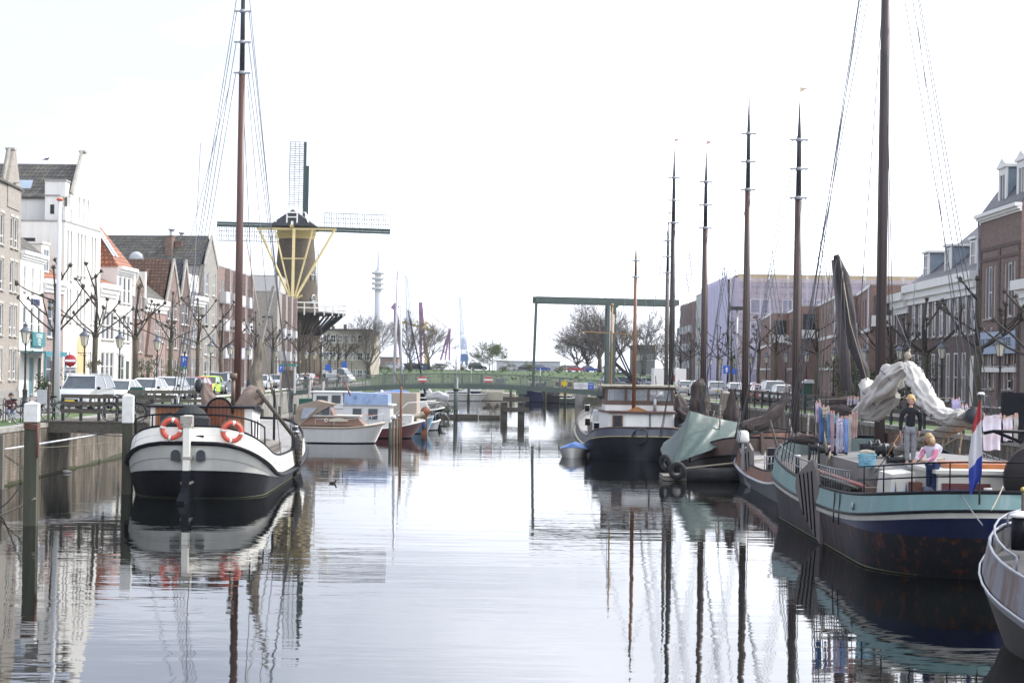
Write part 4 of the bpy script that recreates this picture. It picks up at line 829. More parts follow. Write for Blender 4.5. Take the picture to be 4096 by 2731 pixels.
for i, (kd, pt_, px, d, col) in enumerate([('hatch', cw, 3128, 118, 'white'), ('suv', cw, 3085, 122, 'white'), ('hatch', cr_, 3042, 125, 'red'), ('hatch', cw, 2992, 130, 'white'), ('hatch', cw, 2942, 136, 'white'), ('estate', cs, 2858, 143, 'silver'), ('estate', cw, 2795, 150, 'white'), ('hatch', cs, 2740, 158, 'silver')]):
    car(kd, pt_, X_at(px, d), d, radians(90), '%s parked car of the right quay, %s, counting from the camera' % (ORD[i], col), G3)
for i, (px, d, pt_, kd, col) in enumerate([(2450, 215, cs, 'hatch', 'silver'), (2492, 222, cb, 'estate', 'black'), (2545, 225, cs, 'estate', 'grey silver'), (2590, 232, cw, 'hatch', 'white')]):
    car(kd, pt_, X_at(px, d), d, radians(20), '%s car in the small car park behind the right end of the bridge' % col, 'cars behind the bridge', 2.0)
struct('car_park', poly_slab([(10.5, 204), (37, 204), (37, 250), (10.5, 250)], 1.0, 1.98), pave, 'small raised car park behind the right end of the bridge')
# white trailer
t = thing('trailer', 'white box trailer parked behind the bridge ramp', 'trailer', (X_at(2675, 185), 185, Q), radians(4))
MB().box(-2, 2, -1, 1, .6, 2.8).build('box', white, t); MB().box(-.6, .6, -1.02, -1.003, 1.2, 2.0).build('red_panel', solid((.35, .05, .05), .5), t)
for s in (-.8, .8): MB().cyl((s, -1.0, .35), (s, -.8, .35), .33).build('wheel', rubber, t)
MB().bar((2, 0, .6), (3.2, 0, .5), .08).build('drawbar', blacki, t)
# ================= bicycles
def make_bike(label, group):
    t = thing('bicycle', label, 'bicycle', (0, 0, 0), 0, group); fr = M('bike frame', (.03, .035, .04), .3, .1)
    for sx in (-.53, .53):
        w = MB(); w.torus((sx, 0, .345), .335, .019, (0, 1, 0), 24, 6); wo = w.build('wheel', rubber, t)
        w = MB()
        for k in range(12): a = k*pi/6; w.cyl((sx, .012*(-1)**k, .345), (sx+.32*cos(a), 0, .345+.32*sin(a)), .004, n=3)
        w.torus((sx, 0, .345), .312, .012, (0, 1, 0), 24, 4); w.build('spokes', steelg, wo)
    f = MB(); A_, B_, C_, D_ = (-.12, 0, .30), (-.22, 0, .82), (.38, 0, .86), (.36, 0, .70)
    for a, b in ((A_, B_), (A_, D_), (B_, D_), ((-.53, 0, .345), A_), ((-.53, 0, .345), (-.2, 0, .72)), ((.53, 0, .345), C_)): f.cyl(a, b, .017, n=6)
    f.cyl(C_, (.34, 0, 1.02), .013, n=6); f.build('frame', fr, t)
    h = MB(); h.tube([(.12, -.28, 1.0), (.34, -.2, 1.06), (.36, 0, 1.03), (.34, .2, 1.06), (.12, .28, 1.0)], .013, 6); h.build('handlebar', steelg, t)
    s = MB(); s.ball((-.27, 0, .93), .13, 8, (1.1, .7, .32)); s.cyl((-.22, 0, .8), (-.26, 0, .92), .014, n=6); s.build('saddle', blackp, t)
    m = MB()
    for sx in (-.53, .53): m.tube([(sx+.375*cos(a), 0, .345+.375*sin(a)) for a in [radians(q) for q in range(30 if sx < 0 else 60, 181 if sx > 0 else 200, 12)]], .016, 5)
    m.build('mudguard', blackp, t)
    c = MB(); c.bar((-.5, .03, .36), (-.12, .03, .30), .01, .09, (0, 0, 1)); c.torus((-.12, .03, .30), .08, .012, (0, 1, 0), 12, 4); c.cyl((-.12, -.1, .30), (-.02, -.14, .16), .01, n=4); c.cyl((-.12, .1, .30), (-.22, .14, .44), .01, n=4); c.build('chain_guard', steelg, t)
    r = MB(); r.bar((-.85, 0, .74), (-.3, 0, .76), .12, .015); r.cyl((-.53, .05, .345), (-.6, .05, .74), .007, n=4); r.cyl((-.53, -.05, .345), (-.6, -.05, .74), .007, n=4); r.build('carrier', blacki, t)
    return t
b0 = make_bike('dark city bicycle leaning on the jetty fence behind the second white-topped post', None)
dj = 57.9
b0.location = (X_at(498, dj), dj, Q+.09); b0.rotation_euler = (radians(-6), 0, radians(178))
clone(b0, (X_at(42, 56), 55.6, Q), radians(190), 'bicycle parked in front of the seated person at the left edge')
clone(b0, (X_at(135, 60), 60.5, Q), radians(155), 'bicycle with high handlebars behind the first white-topped post')
clone(b0, (X_at(175, 61), 61.5, Q), radians(200), 'bicycle standing beside the grey notice box of the jetty')
GB = 'bicycles along the right quay fence'
for i, (px, d) in enumerate([(3096, 95), (3165, 90), (3210, 88), (3268, 85), (3760, 62.5), (3820, 61), (3700, 63.5), (3905, 58.5), (3975, 57)]):
    clone(b0, (RQ(d)+1.5 if px < 3500 else RQ(d)+2.6, d, Q), radians((80, 100, 70, 110, 20, 170, 60, 30, 150)[i]), '%s bicycle of the right quay, counting from the %s' % (ORD[i if i < 4 else i-4], 'far end of the fence' if i < 4 else 'white furled sail towards the right edge'), GB)
# ================= windmill
D = 225.0; k_ = D/F
mx_ = X_at(1186, D, 950); mill = thing('windmill', 'tall brick tower windmill with white gallery, dark sails and yellow tail poles', 'windmill', (mx_, D, Q-.1), radians(0))
zz = lambda py: Z_at(1186, py, D)-(Q-.1)
mbk = M('mill brick', (.09, .073, .054), .9, .22, kind='brick', b=(.5, .16), dirt=(.10, .09, .07), dirt_amt=.3)
rt = lambda py: interp(py, [(930, 68*k_), (1245, 93*k_), (1560, 120*k_)])
t_ = MB(); pr = [(rt(1560), 0)]+[(rt(y), zz(y)) for y in range(1530, 940, -30)]+[(rt(935), zz(935))]
t_.lathe((0, 0, 0), pr, 40); tw_ = t_.build('tower', mbk, mill)
b = MB(); b.lathe((0, 0, 0), [(rt(935)+.02, zz(960)), (rt(935)+.18, zz(955)), (rt(935)+.18, zz(942)), (rt(935)+.35, zz(940)), (rt(935)+.35, zz(918)), (0, zz(917))], 40); b.build('cap_ring', solid((.50, .40, .16), .6), mill)
# small arched windows
for (dx, py) in ((72, 1100), (78, 1205), (-2, 1380), (-95, 1378)):
    r = rt(py); a = math.asin(max(-1, min(1, dx*k_/r))); c = Vector((r*sin(a), -r*cos(a), zz(py))); rx = Vector((cos(a), sin(a), 0)); w = MB()
    w2 = .5; hh = .85; o = Vector((sin(a), -cos(a), 0))
    pts = [c+rx*(-w2)+Vector((0, 0, -hh)), c+rx*w2+Vector((0, 0, -hh))]+[c+rx*(w2*cos(q))+Vector((0, 0, hh*.5+w2*sin(q))) for q in [pi*j/8 for j in range(9)]]
    w.prism([p-o*.2 for p in pts], o*.24); wo = w.build('window', glass, mill)
    s = MB(); s.tube([p+o*.06 for p in pts], .07, 4, closed=True); s.bar(c-rx*w2+o*.06, c+rx*w2+o*.06, .07); s.bar(c+o*.06-Vector((0, 0, hh)), c+o*.06+Vector((0, 0, hh)), .07); s.build('frame', white, wo)
# cap
c = MB(); hw, hb = 78*k_, 96*k_; z0, z1_ = zz(915), zz(848)
front = [(-hb, z0), (-hb*.80, z0+.55), (-hw*.52, z0+1.5), (0, z1_), (hw*.52, z0+1.5), (hb*.80, z0+.55), (hb, z0)]
rows = []
for y, s, dz in ((-4.6, .97, -.1), (-4.2, .99, 0), (0, 1, .05), (4.6, .8, -.1), (5.6, .5, -.5)): rows.append([(x*s, y, z0+(z-z0)*s+(dz if 0 < i < 6 else 0)) for i, (x, z) in enumerate(front)])
c.grid(rows, smooth=False); c.add(rows[0], [tuple(range(7))[::-1]]); c.add(rows[-1], [tuple(range(7))]); c.add([rows[0][0], rows[0][-1], rows[-1][-1], rows[-1][0]], [(0, 1, 2, 3)])
cap = c.build('cap', M('cap thatch and tar', (.045, .045, .058), .6, .25, kind='plank', b=(3, .35)), mill)
d = MB(); d.bar((0, -4.75, z0), (0, -4.0, z1_+.1), .35, .1); d.build('cap_finial', white, cap)
yb = -4.9; wb = MB()
for x0, x1 in ((-1.9, -2.4), (1.9, 2.4)): wb.bar((x1, yb, z0+.5), (x0, yb+.25, z0+2.0), .22, .12)
for x in (-.75, .75): wb.bar((x, yb, z0+.4), (x, yb+.15, z0+1.9), .2, .12)
wb.bar((-.75, yb, z0+1.25), (.75, yb, z0+1.25), .16); wb.bar((-.75, yb, z0+1.9), (.75, yb, z0+1.9), .16); wb.bar((-1.9, yb+.2, z0+2.0), (1.9, yb+.2, z0+2.0), .1); wb.build('cap_door_frame', white, cap)
# tail: horizontal beam and poles meeting at the winch
yel = M('yellow tail poles', (.47, .38, .18), .6, .12); Pm = lambda px, py, y: (X_at(px, D+y, py)-mx_, y, Z_at(px, py, D+y)-(Q-.1))
tl = MB(); yt = -6.2
tl.bar(Pm(1030, 915, yt+1.2), Pm(1345, 918, yt+1.2), .42, .32); tl.bar((0, -3, z0-.1), (0, yt+.6, z0-.1), .4)
tl.build('beam', yel, mill)
for (a, b2, w_) in ((1037, 1160, .27), (1100, 1163, .19), (1252, 1178, .19), (1340, 1182, .27), (1176, 1170, .42)):
    p = MB(); p.bar(Pm(a, 918, yt+1.1), Pm(b2, 1190, yt-5.0), w_); p.build('tail_pole', yel, mill)
p = MB(); p.bar(Pm(1123, 1034, yt-1.6), Pm(1225, 1034, yt-1.6), .22); p.build('brace', yel, mill)
p = MB(); q = Pm(1172, 1192, yt-5.0); p.bar((q[0]-1.3, q[1], q[2]+.4), (q[0], q[1], q[2]-.3), .3); p.bar((q[0]+1.3, q[1], q[2]+.4), (q[0], q[1], q[2]-.3), .3); p.build('winch', yel, mill)
# gallery
zg = zz(1252); RG = 7.5; dk_ = MB(); n = 24
dk_.lathe((0, 0, 0), [(3.3, zg), (RG, zg), (RG, zg-.25), (3.3, zg-.25)], n); dk_.build('gallery_deck', M('dark gallery timber', (.05, .05, .05), .8, .2), mill)
br = MB()
for k in range(48):
    a = 2*pi*k/48; br.bar((3.8*cos(a), 3.8*sin(a), zg-3.3), ((RG-.3)*cos(a), (RG-.3)*sin(a), zg-.3), .14, .2)
br.build('gallery_brace', blacki, mill)
rl = MB()
for k in range(30):
    a = 2*pi*k/30; rl.bar((RG*cos(a), RG*sin(a), zg-.5), (RG*cos(a), RG*sin(a), zg+1.35), .16)
for z in (.55, 1.3): rl.tube([((RG)*cos(2*pi*k/30), RG*sin(2*pi*k/30), zg+z) for k in range(30)], .08, 4, closed=True)
rl.build('gallery_railing', white, mill)
# sails on the far side of the cap
hub = Vector((X_at(1190, D, 892)-mx_, 6.6, zz(893)))
MB().cyl((hub.x, 4.0, hub.z), (hub.x, 7.4, hub.z), .45).build('wind_shaft', blacki, mill)
stock = M('dark green stock', (.03, .06, .055), .5, .2); lat = M('sail lattice', (.06, .075, .075), .6, .1)
off = -TH
for i, (ang, L) in enumerate(((90-.4, 13.2), (-1.2, 13.4), (180-.6, 13.4))):
    a = radians(ang)-0; d_ = Vector((cos(a), 0, sin(a))); n_ = Vector((-sin(a), 0, cos(a)))
    sl_ = MB(); sl_.bar(hub, hub+d_*L, .42, .34, (0, 1, 0)); 
    sd_ = {90-.4: 1, -1.2: 1, 180-.6: 1}[ang]
    sl_.bar(hub+d_*2.0-n_*.42, hub+d_*(L if i else L*.72)-n_*(.42), .5 if i == 0 else .34, .08, (0, 1, 0))
    so = sl_.build('sail', stock, mill)
    g = MB()
    for k in range(29):
        p = hub+d_*(3.2+k*(L-3.25)/28); g.bar(p-n_*.2, p+n_*2.35+Vector((0, .0-.25*(1-k/28), 0)), .085)
    for q in (.85, 1.55, 2.35): g.bar(hub+d_*3.2+n_*q, hub+d_*L+n_*q, .07 if q < 2 else .1)
    g.build('lattice', lat, so)
sl_ = MB(); sl_.bar(hub, hub+Vector((.05, 0, -13.2)), .42, .34, (0, 1, 0)); so = sl_.build('sail', stock, mill); g = MB()
for k in range(29): z = -(3.2+k*10/28); g.bar(hub+Vector((-.2, 0, z)), hub+Vector((2.3, 0, z)), .06)
g.bar(hub+Vector((2.3, 0, -3.2)), hub+Vector((2.3, 0, -13.2)), .08); g.build('lattice', lat, so)
dr = MB(); dr.box(-1.0, 1.0, -rt(1500)-.45, -rt(1500)+.6, 0, 3.0); do = dr.build('door', blackp, mill)
fr = MB(); fr.box(-1.5, 1.5, -rt(1500)-.5, -rt(1500)+.3, 3.05, 3.35); fr.torus((0, -rt(1500)-.46, 3.5), .9, .08, (0, 1, 0)); fr.build('door_lintel', solid((.5, .45, .3), .6), mill)
# ================= telecom tower
DT = 4000.0; kt = DT/F; tx = X_at(1511, DT, 1200); tt = thing('telecom_tower', 'pale concrete telecommunications tower with round platforms and antenna mast on the horizon', 'tower', (tx, DT, 1.3))
zt_ = lambda py: Z_at(1511, py, DT)-1.3
cnc = M('pale concrete', (.42, .44, .47), .7, .08)
s = MB(); s.lathe((0, 0, 0), [(16*kt, 0), (13*kt, zt_(1280)), (13*kt, zt_(1080)), (0, zt_(1078))], 20); s.build('shaft', cnc, tt)
for py in (1095, 1117, 1137, 1157):
    p = MB(); p.lathe((0, 0, 0), [(14*kt, zt_(py+3)), (24*kt, zt_(py+2)), (26*kt, zt_(py)), (26*kt, zt_(py-7)), (25*kt, zt_(py-7)), (24*kt, zt_(py-1)), (14*kt, zt_(py-1))], 24); p.build('platform', cnc, tt)
a = MB(); a.lathe((0, 0, 0), [(7*kt, zt_(1078)), (4.5*kt, zt_(1070)), (3.5*kt, zt_(1030)), (2*kt, zt_(1010)), (.8*kt, zt_(985)), (0, zt_(975))], 8); a.build('antenna', M('antenna paint', (.35, .40, .52), .6), tt)
p = MB(); p.box(-12*kt, -4*kt, -14*kt, -13.5*kt, zt_(1145), zt_(1085)); p.build('yellow_panel', solid((.5, .42, .2), .6), tt)
# ================= harbour cranes
def lattice(mb, a, b, w0, w1, n, r):
    a, b = Vector(a), Vector(b); d = (b-a).normalized(); x = Vector((1, 0, 0)); y = d.cross(x).normalized(); x = y.cross(d).normalized()
    C = []
    for i in range(n+1):
        f = i/n; w = lerp(w0, w1, f)/2; p = lerp(a, b, f); C.append([p+x*sx*w+y*sy*w for sx, sy in ((-1, -1), (1, -1), (1, 1), (-1, 1))])
    for i in range(n):
        for j in range(4): mb.bar(C[i][j], C[i+1][j], r*1.3); mb.bar(C[i][j], C[i+1][(j+1) % 4], r); mb.bar(C[i][j], C[i][(j+1) % 4], r)
def crane_pt(d): return lambda px, py: Vector((X_at(px, d, py), d, Z_at(px, py, d)))
cblue = M('crane blue', (.10, .20, .42), .6, .1); cpur = M('crane purple', (.22, .10, .24), .6, .1); cyel = M('crane yellow', (.50, .38, .08), .6, .1)
def crane(label, parts, mt, d, base):
    o = crane_pt(d)(*base); t = thing('harbour_crane', label, 'crane', (o.x, o.y, 1.3), 0, 'cranes of the harbour beyond the trees')
    for nm, fn, m in parts:
        mb = MB(); fn(mb, lambda px, py: crane_pt(d)(px, py)-Vector((o.x, o.y, 1.3))); mb.build(nm, m or mt, t)
    return t
crane('slender blue lattice crane with a square cab, right of the trees', [('jib', lambda m, p: lattice(m, p(1853, 1395), p(1839, 1185), 2.6, .5, 26, .13), None),
    ('tower', lambda m, p: [lattice(m, p(1856, 1455), p(1857, 1350), 3.6, 1.8, 9, .16)], None),
    ('cab', lambda m, p: m.bar(p(1857, 1445), p(1857, 1415), 30*700/F, 20*700/F), None), ('leg', lambda m, p: [m.bar(p(1846, 1462), p(1850, 1442), .8), m.bar(p(1868, 1462), p(1863, 1442), .8)], None)], cblue, 700, (1857, 1462))
crane('tall blue lattice crane rising behind the sailboat masts', [('jib', lambda m, p: lattice(m, p(1640, 1380), p(1625, 1100), 3.2, .8, 30, .12), None), ('leg', lambda m, p: [lattice(m, p(1645, 1460), p(1640, 1380), 3.6, 3.2, 8, .14)], None)], cblue, 720, (1645, 1460))
crane('left purple A-frame of the floating sheerlegs', [('frame', lambda m, p: [m.bar(p(1580, 1225), p(1582, 1460), 1.4), m.bar(p(1585, 1225), p(1605, 1460), 1.4), m.bar(p(1576, 1222), p(1590, 1232), 1.6), m.bar(p(1582, 1330), p(1598, 1330), 1.0)], None), ('head', lambda m, p: m.bar(p(1572, 1238), p(1588, 1218), 3.2), None)], cpur, 800, (1592, 1460))
crane('middle purple twin-legged sheerlegs crane', [('frame', lambda m, p: [m.bar(p(1680, 1232), p(1684, 1460), 1.4), m.bar(p(1686, 1232), p(1706, 1460), 1.4)]+[m.bar(p(1681, y), p(1688+(y-1232)*.09, y), 1.0) for y in (1265, 1290, 1340)], None), ('head', lambda m, p: m.bar(p(1675, 1228), p(1690, 1228), 2.8, 5), None), ('stay', lambda m, p: m.bar(p(1690, 1232), p(1797, 1318), .35), None)], cpur, 800, (1695, 1460))
crane('right purple tripod of the sheerlegs, shortest of the three', [('frame', lambda m, p: [m.bar(p(1798, 1318), p(1762, 1440), 1.0), m.bar(p(1798, 1318), p(1780, 1440), .9), m.bar(p(1799, 1318), p(1797, 1440), .9), m.bar(p(1768, 1408), p(1786, 1408), .7)], None), ('head', lambda m, p: m.bar(p(1798, 1314), p(1798, 1326), 1.4), None)], cpur, 800, (1785, 1460))
crane('yellow horizontal jib crane between the purple sheerlegs', [('jib', lambda m, p: [m.bar(p(1600, 1286), p(1700, 1313), 1.0), m.bar(p(1700, 1313), p(1742, 1327), 1.2), m.bar(p(1600, 1286), p(1705, 1286), .35)], None), ('frame', lambda m, p: [m.bar(p(1706, 1286), p(1695, 1316), 1.2), m.bar(p(1706, 1286), p(1742, 1326), .7), m.bar(p(1742, 1328), p(1712, 1352), 1.2), m.bar(p(1712, 1352), p(1700, 1460), 1.2)], None)], cyel, 760, (1700, 1460))
# tall motorway lamps
for px, py, d, lab in ((1973, 1252, 370, 'tall slim lamp mast above the budding tree'), (2110, 1270, 380, 'tall slim lamp mast left of the bridge hanger'), (2262, 1385, 365, 'short slim lamp mast left of the bare trees')):
    t = thing('lamp_mast', lab, 'street lamp', (X_at(px, d, py), d, 4)); hgt = Z_at(px, py, d)-4
    MB().cyl((0, 0, 0), (0, 0, hgt), .11, .06, 6).build('mast', steelg, t); MB().bar((0, 0, hgt), (1.2 if px < 2000 else -1.2, 0, hgt+.05), .2, .12).build('lamp_head', steelg, t)
t = thing('billboard', 'small square yellow-green sign on a pole above the budding tree', 'sign', (X_at(1978, 360), 360, 4)); MB().cyl((0, 0, 0), (0, 0, 6), .08, n=6).build('pole', steelg, t); MB().box(-.35, 1.0, -.05, .05, 4.8, 6.2).build('panel', solid((.35, .34, .10), .6), t)
# ================= drawbridge
GBR = M('bridge green', (.085, .115, .10), .5, .15, scale=1); DB = 140.0
bxL, bxR = X_at(1182, 146), X_at(2620, DB)
BR = thing('drawbridge', 'grey-green steel footbridge with a Dutch balance-beam drawbridge span', 'bridge', (0, DB, 0))
def bz(x):      # deck height along the bridge
    f = (x-bxL)/(bxR-bxL); return Q-.05+.95*sin(pi*min(1, max(0, f)))**.9
xs = [bxL+(bxR-bxL)*i/40 for i in range(41)]
gd = MB()
for y in (-1.3, 1.3):
    gd.grid([[(x, y-.1, bz(x)-.38), (x, y-.1, bz(x)+.06), (x, y+.1, bz(x)+.06), (x, y+.1, bz(x)-.38)] for x in xs], closed=True, smooth=False)
gd.build('girder', GBR, BR)
dd = MB(); dd.grid([[(x, -1.199, bz(x)-.1), (x, -1.199, bz(x)), (x, 1.199, bz(x)), (x, 1.199, bz(x)-.1)] for x in xs], closed=True, smooth=False); dd.build('deck', M('bridge deck', (.16, .15, .14), .9, .2), BR)
for y, nm in ((-1.3, 'near'), (1.3, 'far')):
    r = MB(); r.tube([(x, y, bz(x)+1.02) for x in xs], .045, 6); 
    r.tube([(x, y, bz(x)+.16) for x in xs], .02, 4)
    n = int((bxR-bxL)/.13)
    for i in range(n+1):
        x = bxL+(bxR-bxL)*i/n; rad = .05 if i % 14 == 0 else .019
        r.bar((x, y, bz(x)+.06), (x, y, bz(x)+1.0), rad*2)
    r.build('railing', M('railing grey', (.15, .155, .145), .5, .1) if y < 0 else GBR, BR)
def bx(px): return X_at(px, DB)
for px in (2087, 2436):
    p = MB()
    for y in (-1.0, 1.0): p.box(bx(px)-.28, bx(px)+.28, y-.25, y+.25, -1, bz(bx(px))-.39)
    p.box(bx(px)-.5, bx(px)+.5, -1.45, 1.45, bz(bx(px))-.75, bz(bx(px))-.385); p.build('pier', GBR, BR)
zb = lambda px, py: Z_at(px, py, DB)
tx_ = bx(2437)
for y in (-1.75, 1.75):
    p = MB(); p.box(tx_-.36, tx_-.10, y-.2, y+.2, .8, zb(2437, 1208)); p.box(tx_+.0, tx_+.42, y-.2, y+.2, .8, zb(2437, 1208)); p.prism([(tx_+.421, y-.18, zb(2437, 1208)), (tx_+1.1, y-.18, zb(2437, 1208)), (tx_+.421, y-.18, zb(2437, 1208)-.7)], (0, .36, 0)); p.build('tower_post', GBR, BR)
    a, b2 = (bx(2137), y, zb(2137, 1200)), (bx(2704), y, zb(2704, 1214)); p = MB(); p.bar(a, b2, .38, .52); p.build('balance_beam', GBR, BR)
    p = MB(); p.bar((bx(2141), y, zb(2137, 1212)), (bx(2132), y*.8, bz(bx(2132))+.05), .22, .2); p.build('hanger', GBR, BR)
    for e in (0, 2.2):
        p = MB(); p.bar((tx_+.4, y*.9, 7.2-e*.9), (bx(2555)+e*.35, y*.9, bz(bx(2555))+.2), .16); p.build('brace', blacki, BR)
p = MB(); p.bar((tx_, -1.55, zb(2437, 1235)), (tx_, 1.55, zb(2437, 1235)), .4); p.bar((bx(2137), -1.56, zb(2137, 1200)), (bx(2137), 1.56, zb(2137, 1200)), .5); p.bar((bx(2690), -1.56, zb(2690, 1214)), (bx(2690), 1.56, zb(2690, 1214)), .5); p.build('cross_beam', GBR, BR)
p = MB(); p.prism([(bx(2385), -.9, bz(bx(2385))-.39), (tx_, -.9, bz(tx_)-.39), (tx_, -.9, bz(tx_)-1.6)], (0, 1.8, 0)); p.build('bracket', blacki, BR)
# signs on the bridge
def bsign(px, w, h, dz=.5):
    x = bx(px); t = thing('waterway_sign', '', 'sign', (x, DB-1.42, bz(x)+dz)); MB().box(-w/2, w/2, -.03, 0, -h/2, h/2).build('panel', white, t); return t
for px, lab in ((1693, 'red and white no-entry board on the left part of the bridge railing'), (1955, 'red and white no-entry board on the middle of the bridge railing')):
    t = bsign(px, .78, .52); t['label'] = lab; r = MB(); r.box(-.37, .37, -.045, -.031, .1, .24); r.box(-.37, .37, -.045, -.031, -.24, -.1); r.build('red_bars', solid((.50, .03, .05), .5), t)
t = thing('waterway_sign', 'yellow diamond sign on the bridge railing', 'sign', (bx(2256), DB-1.42, bz(bx(2256))+.5)); MB().prism([(-.32, 0, 0), (0, 0, -.32), (.32, 0, 0), (0, 0, .32)], (0, -.03, 0)).build('panel', solid((.72, .52, .02), .5), t)
x = bx(2333); t = thing('waterway_sign', 'white and blue information board reading MHF 22 on the bridge railing', 'sign', (x, DB-1.42, bz(x)+.42)); MB().box(-.9, .38, -.03, 0, -.3, .3).build('panel', white, t); bp_ = MB().box(.381, .9, -.03, 0, -.3, .3).build('blue_panel', solid((.04, .12, .55), .5), t)
text_mesh('MHF', .22, white, 'lettering', bp_, (.64, -.04, .13), (radians(90), 0, 0)); text_mesh('22', .22, white, 'lettering', bp_, (.64, -.04, -.13), (radians(90), 0, 0))
for k in range(3): text_mesh(('Voorhaven', 'Beroepsvaart melden', 'kanaal')[k], .13, solid((.1, .15, .35), .5), 'lettering', t, (-.26, -.04, .16-.16*k), (radians(90), 0, 0))
# steel post in front of the bridge
dol = thing('bridge_post', 'tall grey-green steel post standing in the water before the bridge', 'post', (X_at(1825, 133), 133, 0)); MB().cyl((0, 0, -1), (0, 0, Z_at(1825, 1508, 133)), .2).build('post', GBR, dol); MB().cyl((0, 0, 2.4), (0, 0, 2.6), .28).build('collar', blacki, dol)
# timber fender frame
ft = thing('fender_frame', 'weathered timber fender frame in the water before the bridge pier', 'fender', (X_at(2018, 131), 131, 0)); wx = X_at(2087, 131)-X_at(2018, 131)
for k, x in enumerate((0, wx)): MB().box(x-.3, x+.3, -.3, .3, -1, Z_at(2018, 1610, 131)).build('pile', woodd, ft); MB().box(x-.18, x+.18, -.2, .2, Z_at(2018, 1610, 131)+.002, Z_at(2018, 1610, 131)+.08).build('pile_cap', solid((.5, .5, .48), .6), ft)
for z in (.65, 1.55): MB().box(-.1, wx+.7, -.55, -.302, z, z+.42).build('rail', woodd, ft)
# floating garden raft with picnic table
rf_ = thing('floating_raft', 'low dark floating garden raft with weeds before the bridge', 'raft', (X_at(1740, 133), 133, 0)); L = X_at(2005, 133)-X_at(1740, 133)
for k in range(3): MB().box(k*L/3+.05, (k+1)*L/3-.05, -.8, .9, -.2, .28+.05*(k % 2)).build('pontoon', woodd, rf_)
shrub('raft_plants', 'green weeds growing on the left end of the raft', X_at(1765, 133), 133, .3, 1.8, .7, 91, lgr, 600, .09, 'plants')
bare_tree('raft_shrub', 'small bare bush on the right end of the raft', X_at(1965, 133), 133, .3, 1.5, 1.5, 92, twig, 5, 7, th=.02)
pt_ = thing('picnic_table', 'wooden picnic table on the floating raft', 'picnic table', (X_at(1802, 133.3), 133.3, .33))
MB().box(-.8, .8, -.35, .35, .7, .76).build('table_top', woodg, pt_)
for y in (-.7, .7): MB().box(-.8, .8, y-.12, y+.12, .42, .47).build('bench', woodg, pt_)
for x in (-.55, .55): MB().bar((x, -.7, .0), (x, -.2, .7), .08).bar((x, .7, .0), (x, .2, .7), .08).bar((x, -.75, .4), (x, .75, .4), .06).build('leg', woodg, pt_)
# concrete guide wall beyond the bridge
gw = thing('abutment', 'grey concrete bridge abutment with white gauge strip on the right bank', 'abutment', (X_at(2306, 185), 185, 0)); L = X_at(2420, 185)-X_at(2306, 185)
MB().box(0, L*.5, 0, 3, -1, 1.9).build('wall', qs, gw); MB().box(L*.52, L+1.5, .8, 4, -1, 1.8).build('wall', qs, gw); MB().box(L*.5-.25, L*.5, -.03, -.002, 0, 1.8).build('gauge_strip', white, gw)
struct('bank_corner', poly_slab([(RQ(165)+.46, 165.02), (16, 200), (16.0, 204), (10.4, 204), (9.5, 190), (9.2, 182)], -1, 1.2), ground_mat('bank earth', [(.10, .10, .06), (.14, .13, .09)], .5), 'low earth bank beside the right bridge abutment')
# ================= boats
class Hull:
    def __init__(s, L, B, Es, Eb, k=3.0, n=9, nm=12, off=0): s.L, s.B, s.Es, s.Eb, s.k, s.n, s.nm, s.off = L, B, Es, Eb, k, n, nm, off
    def half(s, zs, zm, zb, w=1.0, rs=0, rb=0, ps=.55, pb=.55, y0=0.0, k=None):
        L, B = s.L, s.B; pts = []; k = k or s.k
        def z(x):
            u = x/(L/2); return zm+((zs if u < 0 else zb)-zm)*abs(u)**k
        for i in range(s.n):
            a = pi/2*i/s.n; x = -L/2+s.Es*(1-cos(a)); pts.append((x+rs*cos(a), max(y0, B/2*w*max(sin(a), 0)**ps), z(x)))
        x0, x1 = -L/2+s.Es, L/2-s.Eb
        for i in range(s.nm+1): x = lerp(x0, x1, i/s.nm); pts.append((x, B/2*w, z(x)))
        for i in range(s.n-1, -1, -1):
            a = pi/2*i/s.n; x = L/2-s.Eb*(1-cos(a)); pts.append((x-rb*cos(a), max(y0, B/2*w*max(sin(a), 0)**pb), z(x)))
        return [(x+s.off, y, z) for x, y, z in pts]
    def ring(s, **q):
        h = s.half(**q); return [(x, -y, z) for x, y, z in h]+[(x, y, z) for x, y, z in h[::-1]]
    def band(s, a, b, name, mt, par):
        m = MB(); m.grid([s.ring(**a), s.ring(**b)], closed=True); return m.build(name, mt, par)
    def multi(s, Ls, name, mt, par):
        m = MB(); m.grid([s.ring(**q) for q in Ls], closed=True); return m.build(name, mt, par)
    def deck(s, q, name, mt, par, dz=0, thick=.0):
        h = s.half(**q); m = MB(); m.grid([[(x, -y, z+dz) for x, y, z in h], [(x, 0, z+dz+.05) for x, y, z in h], [(x, y, z+dz) for x, y, z in h]]); return m.build(name, mt, par)
    def rail(s, q, r, name, mt, par, flat=1.0, dz=0, n=8):
        m = MB(); m.tube([(x, y, z+dz) for x, y, z in s.ring(**q)], r, n, closed=True, flat=flat); return m.build(name, mt, par)
    def at(s, q, x, side):      # point of the ring at a given x
        h = s.half(**q)
        for a, b in zip(h, h[1:]):
            if a[0] <= x <= b[0]: f = (x-a[0])/max(b[0]-a[0], 1e-6); return Vector((x, side*lerp(a[1], b[1], f), lerp(a[2], b[2], f)))
        return Vector((x, side*s.B/2, h[len(h)//2][2]))
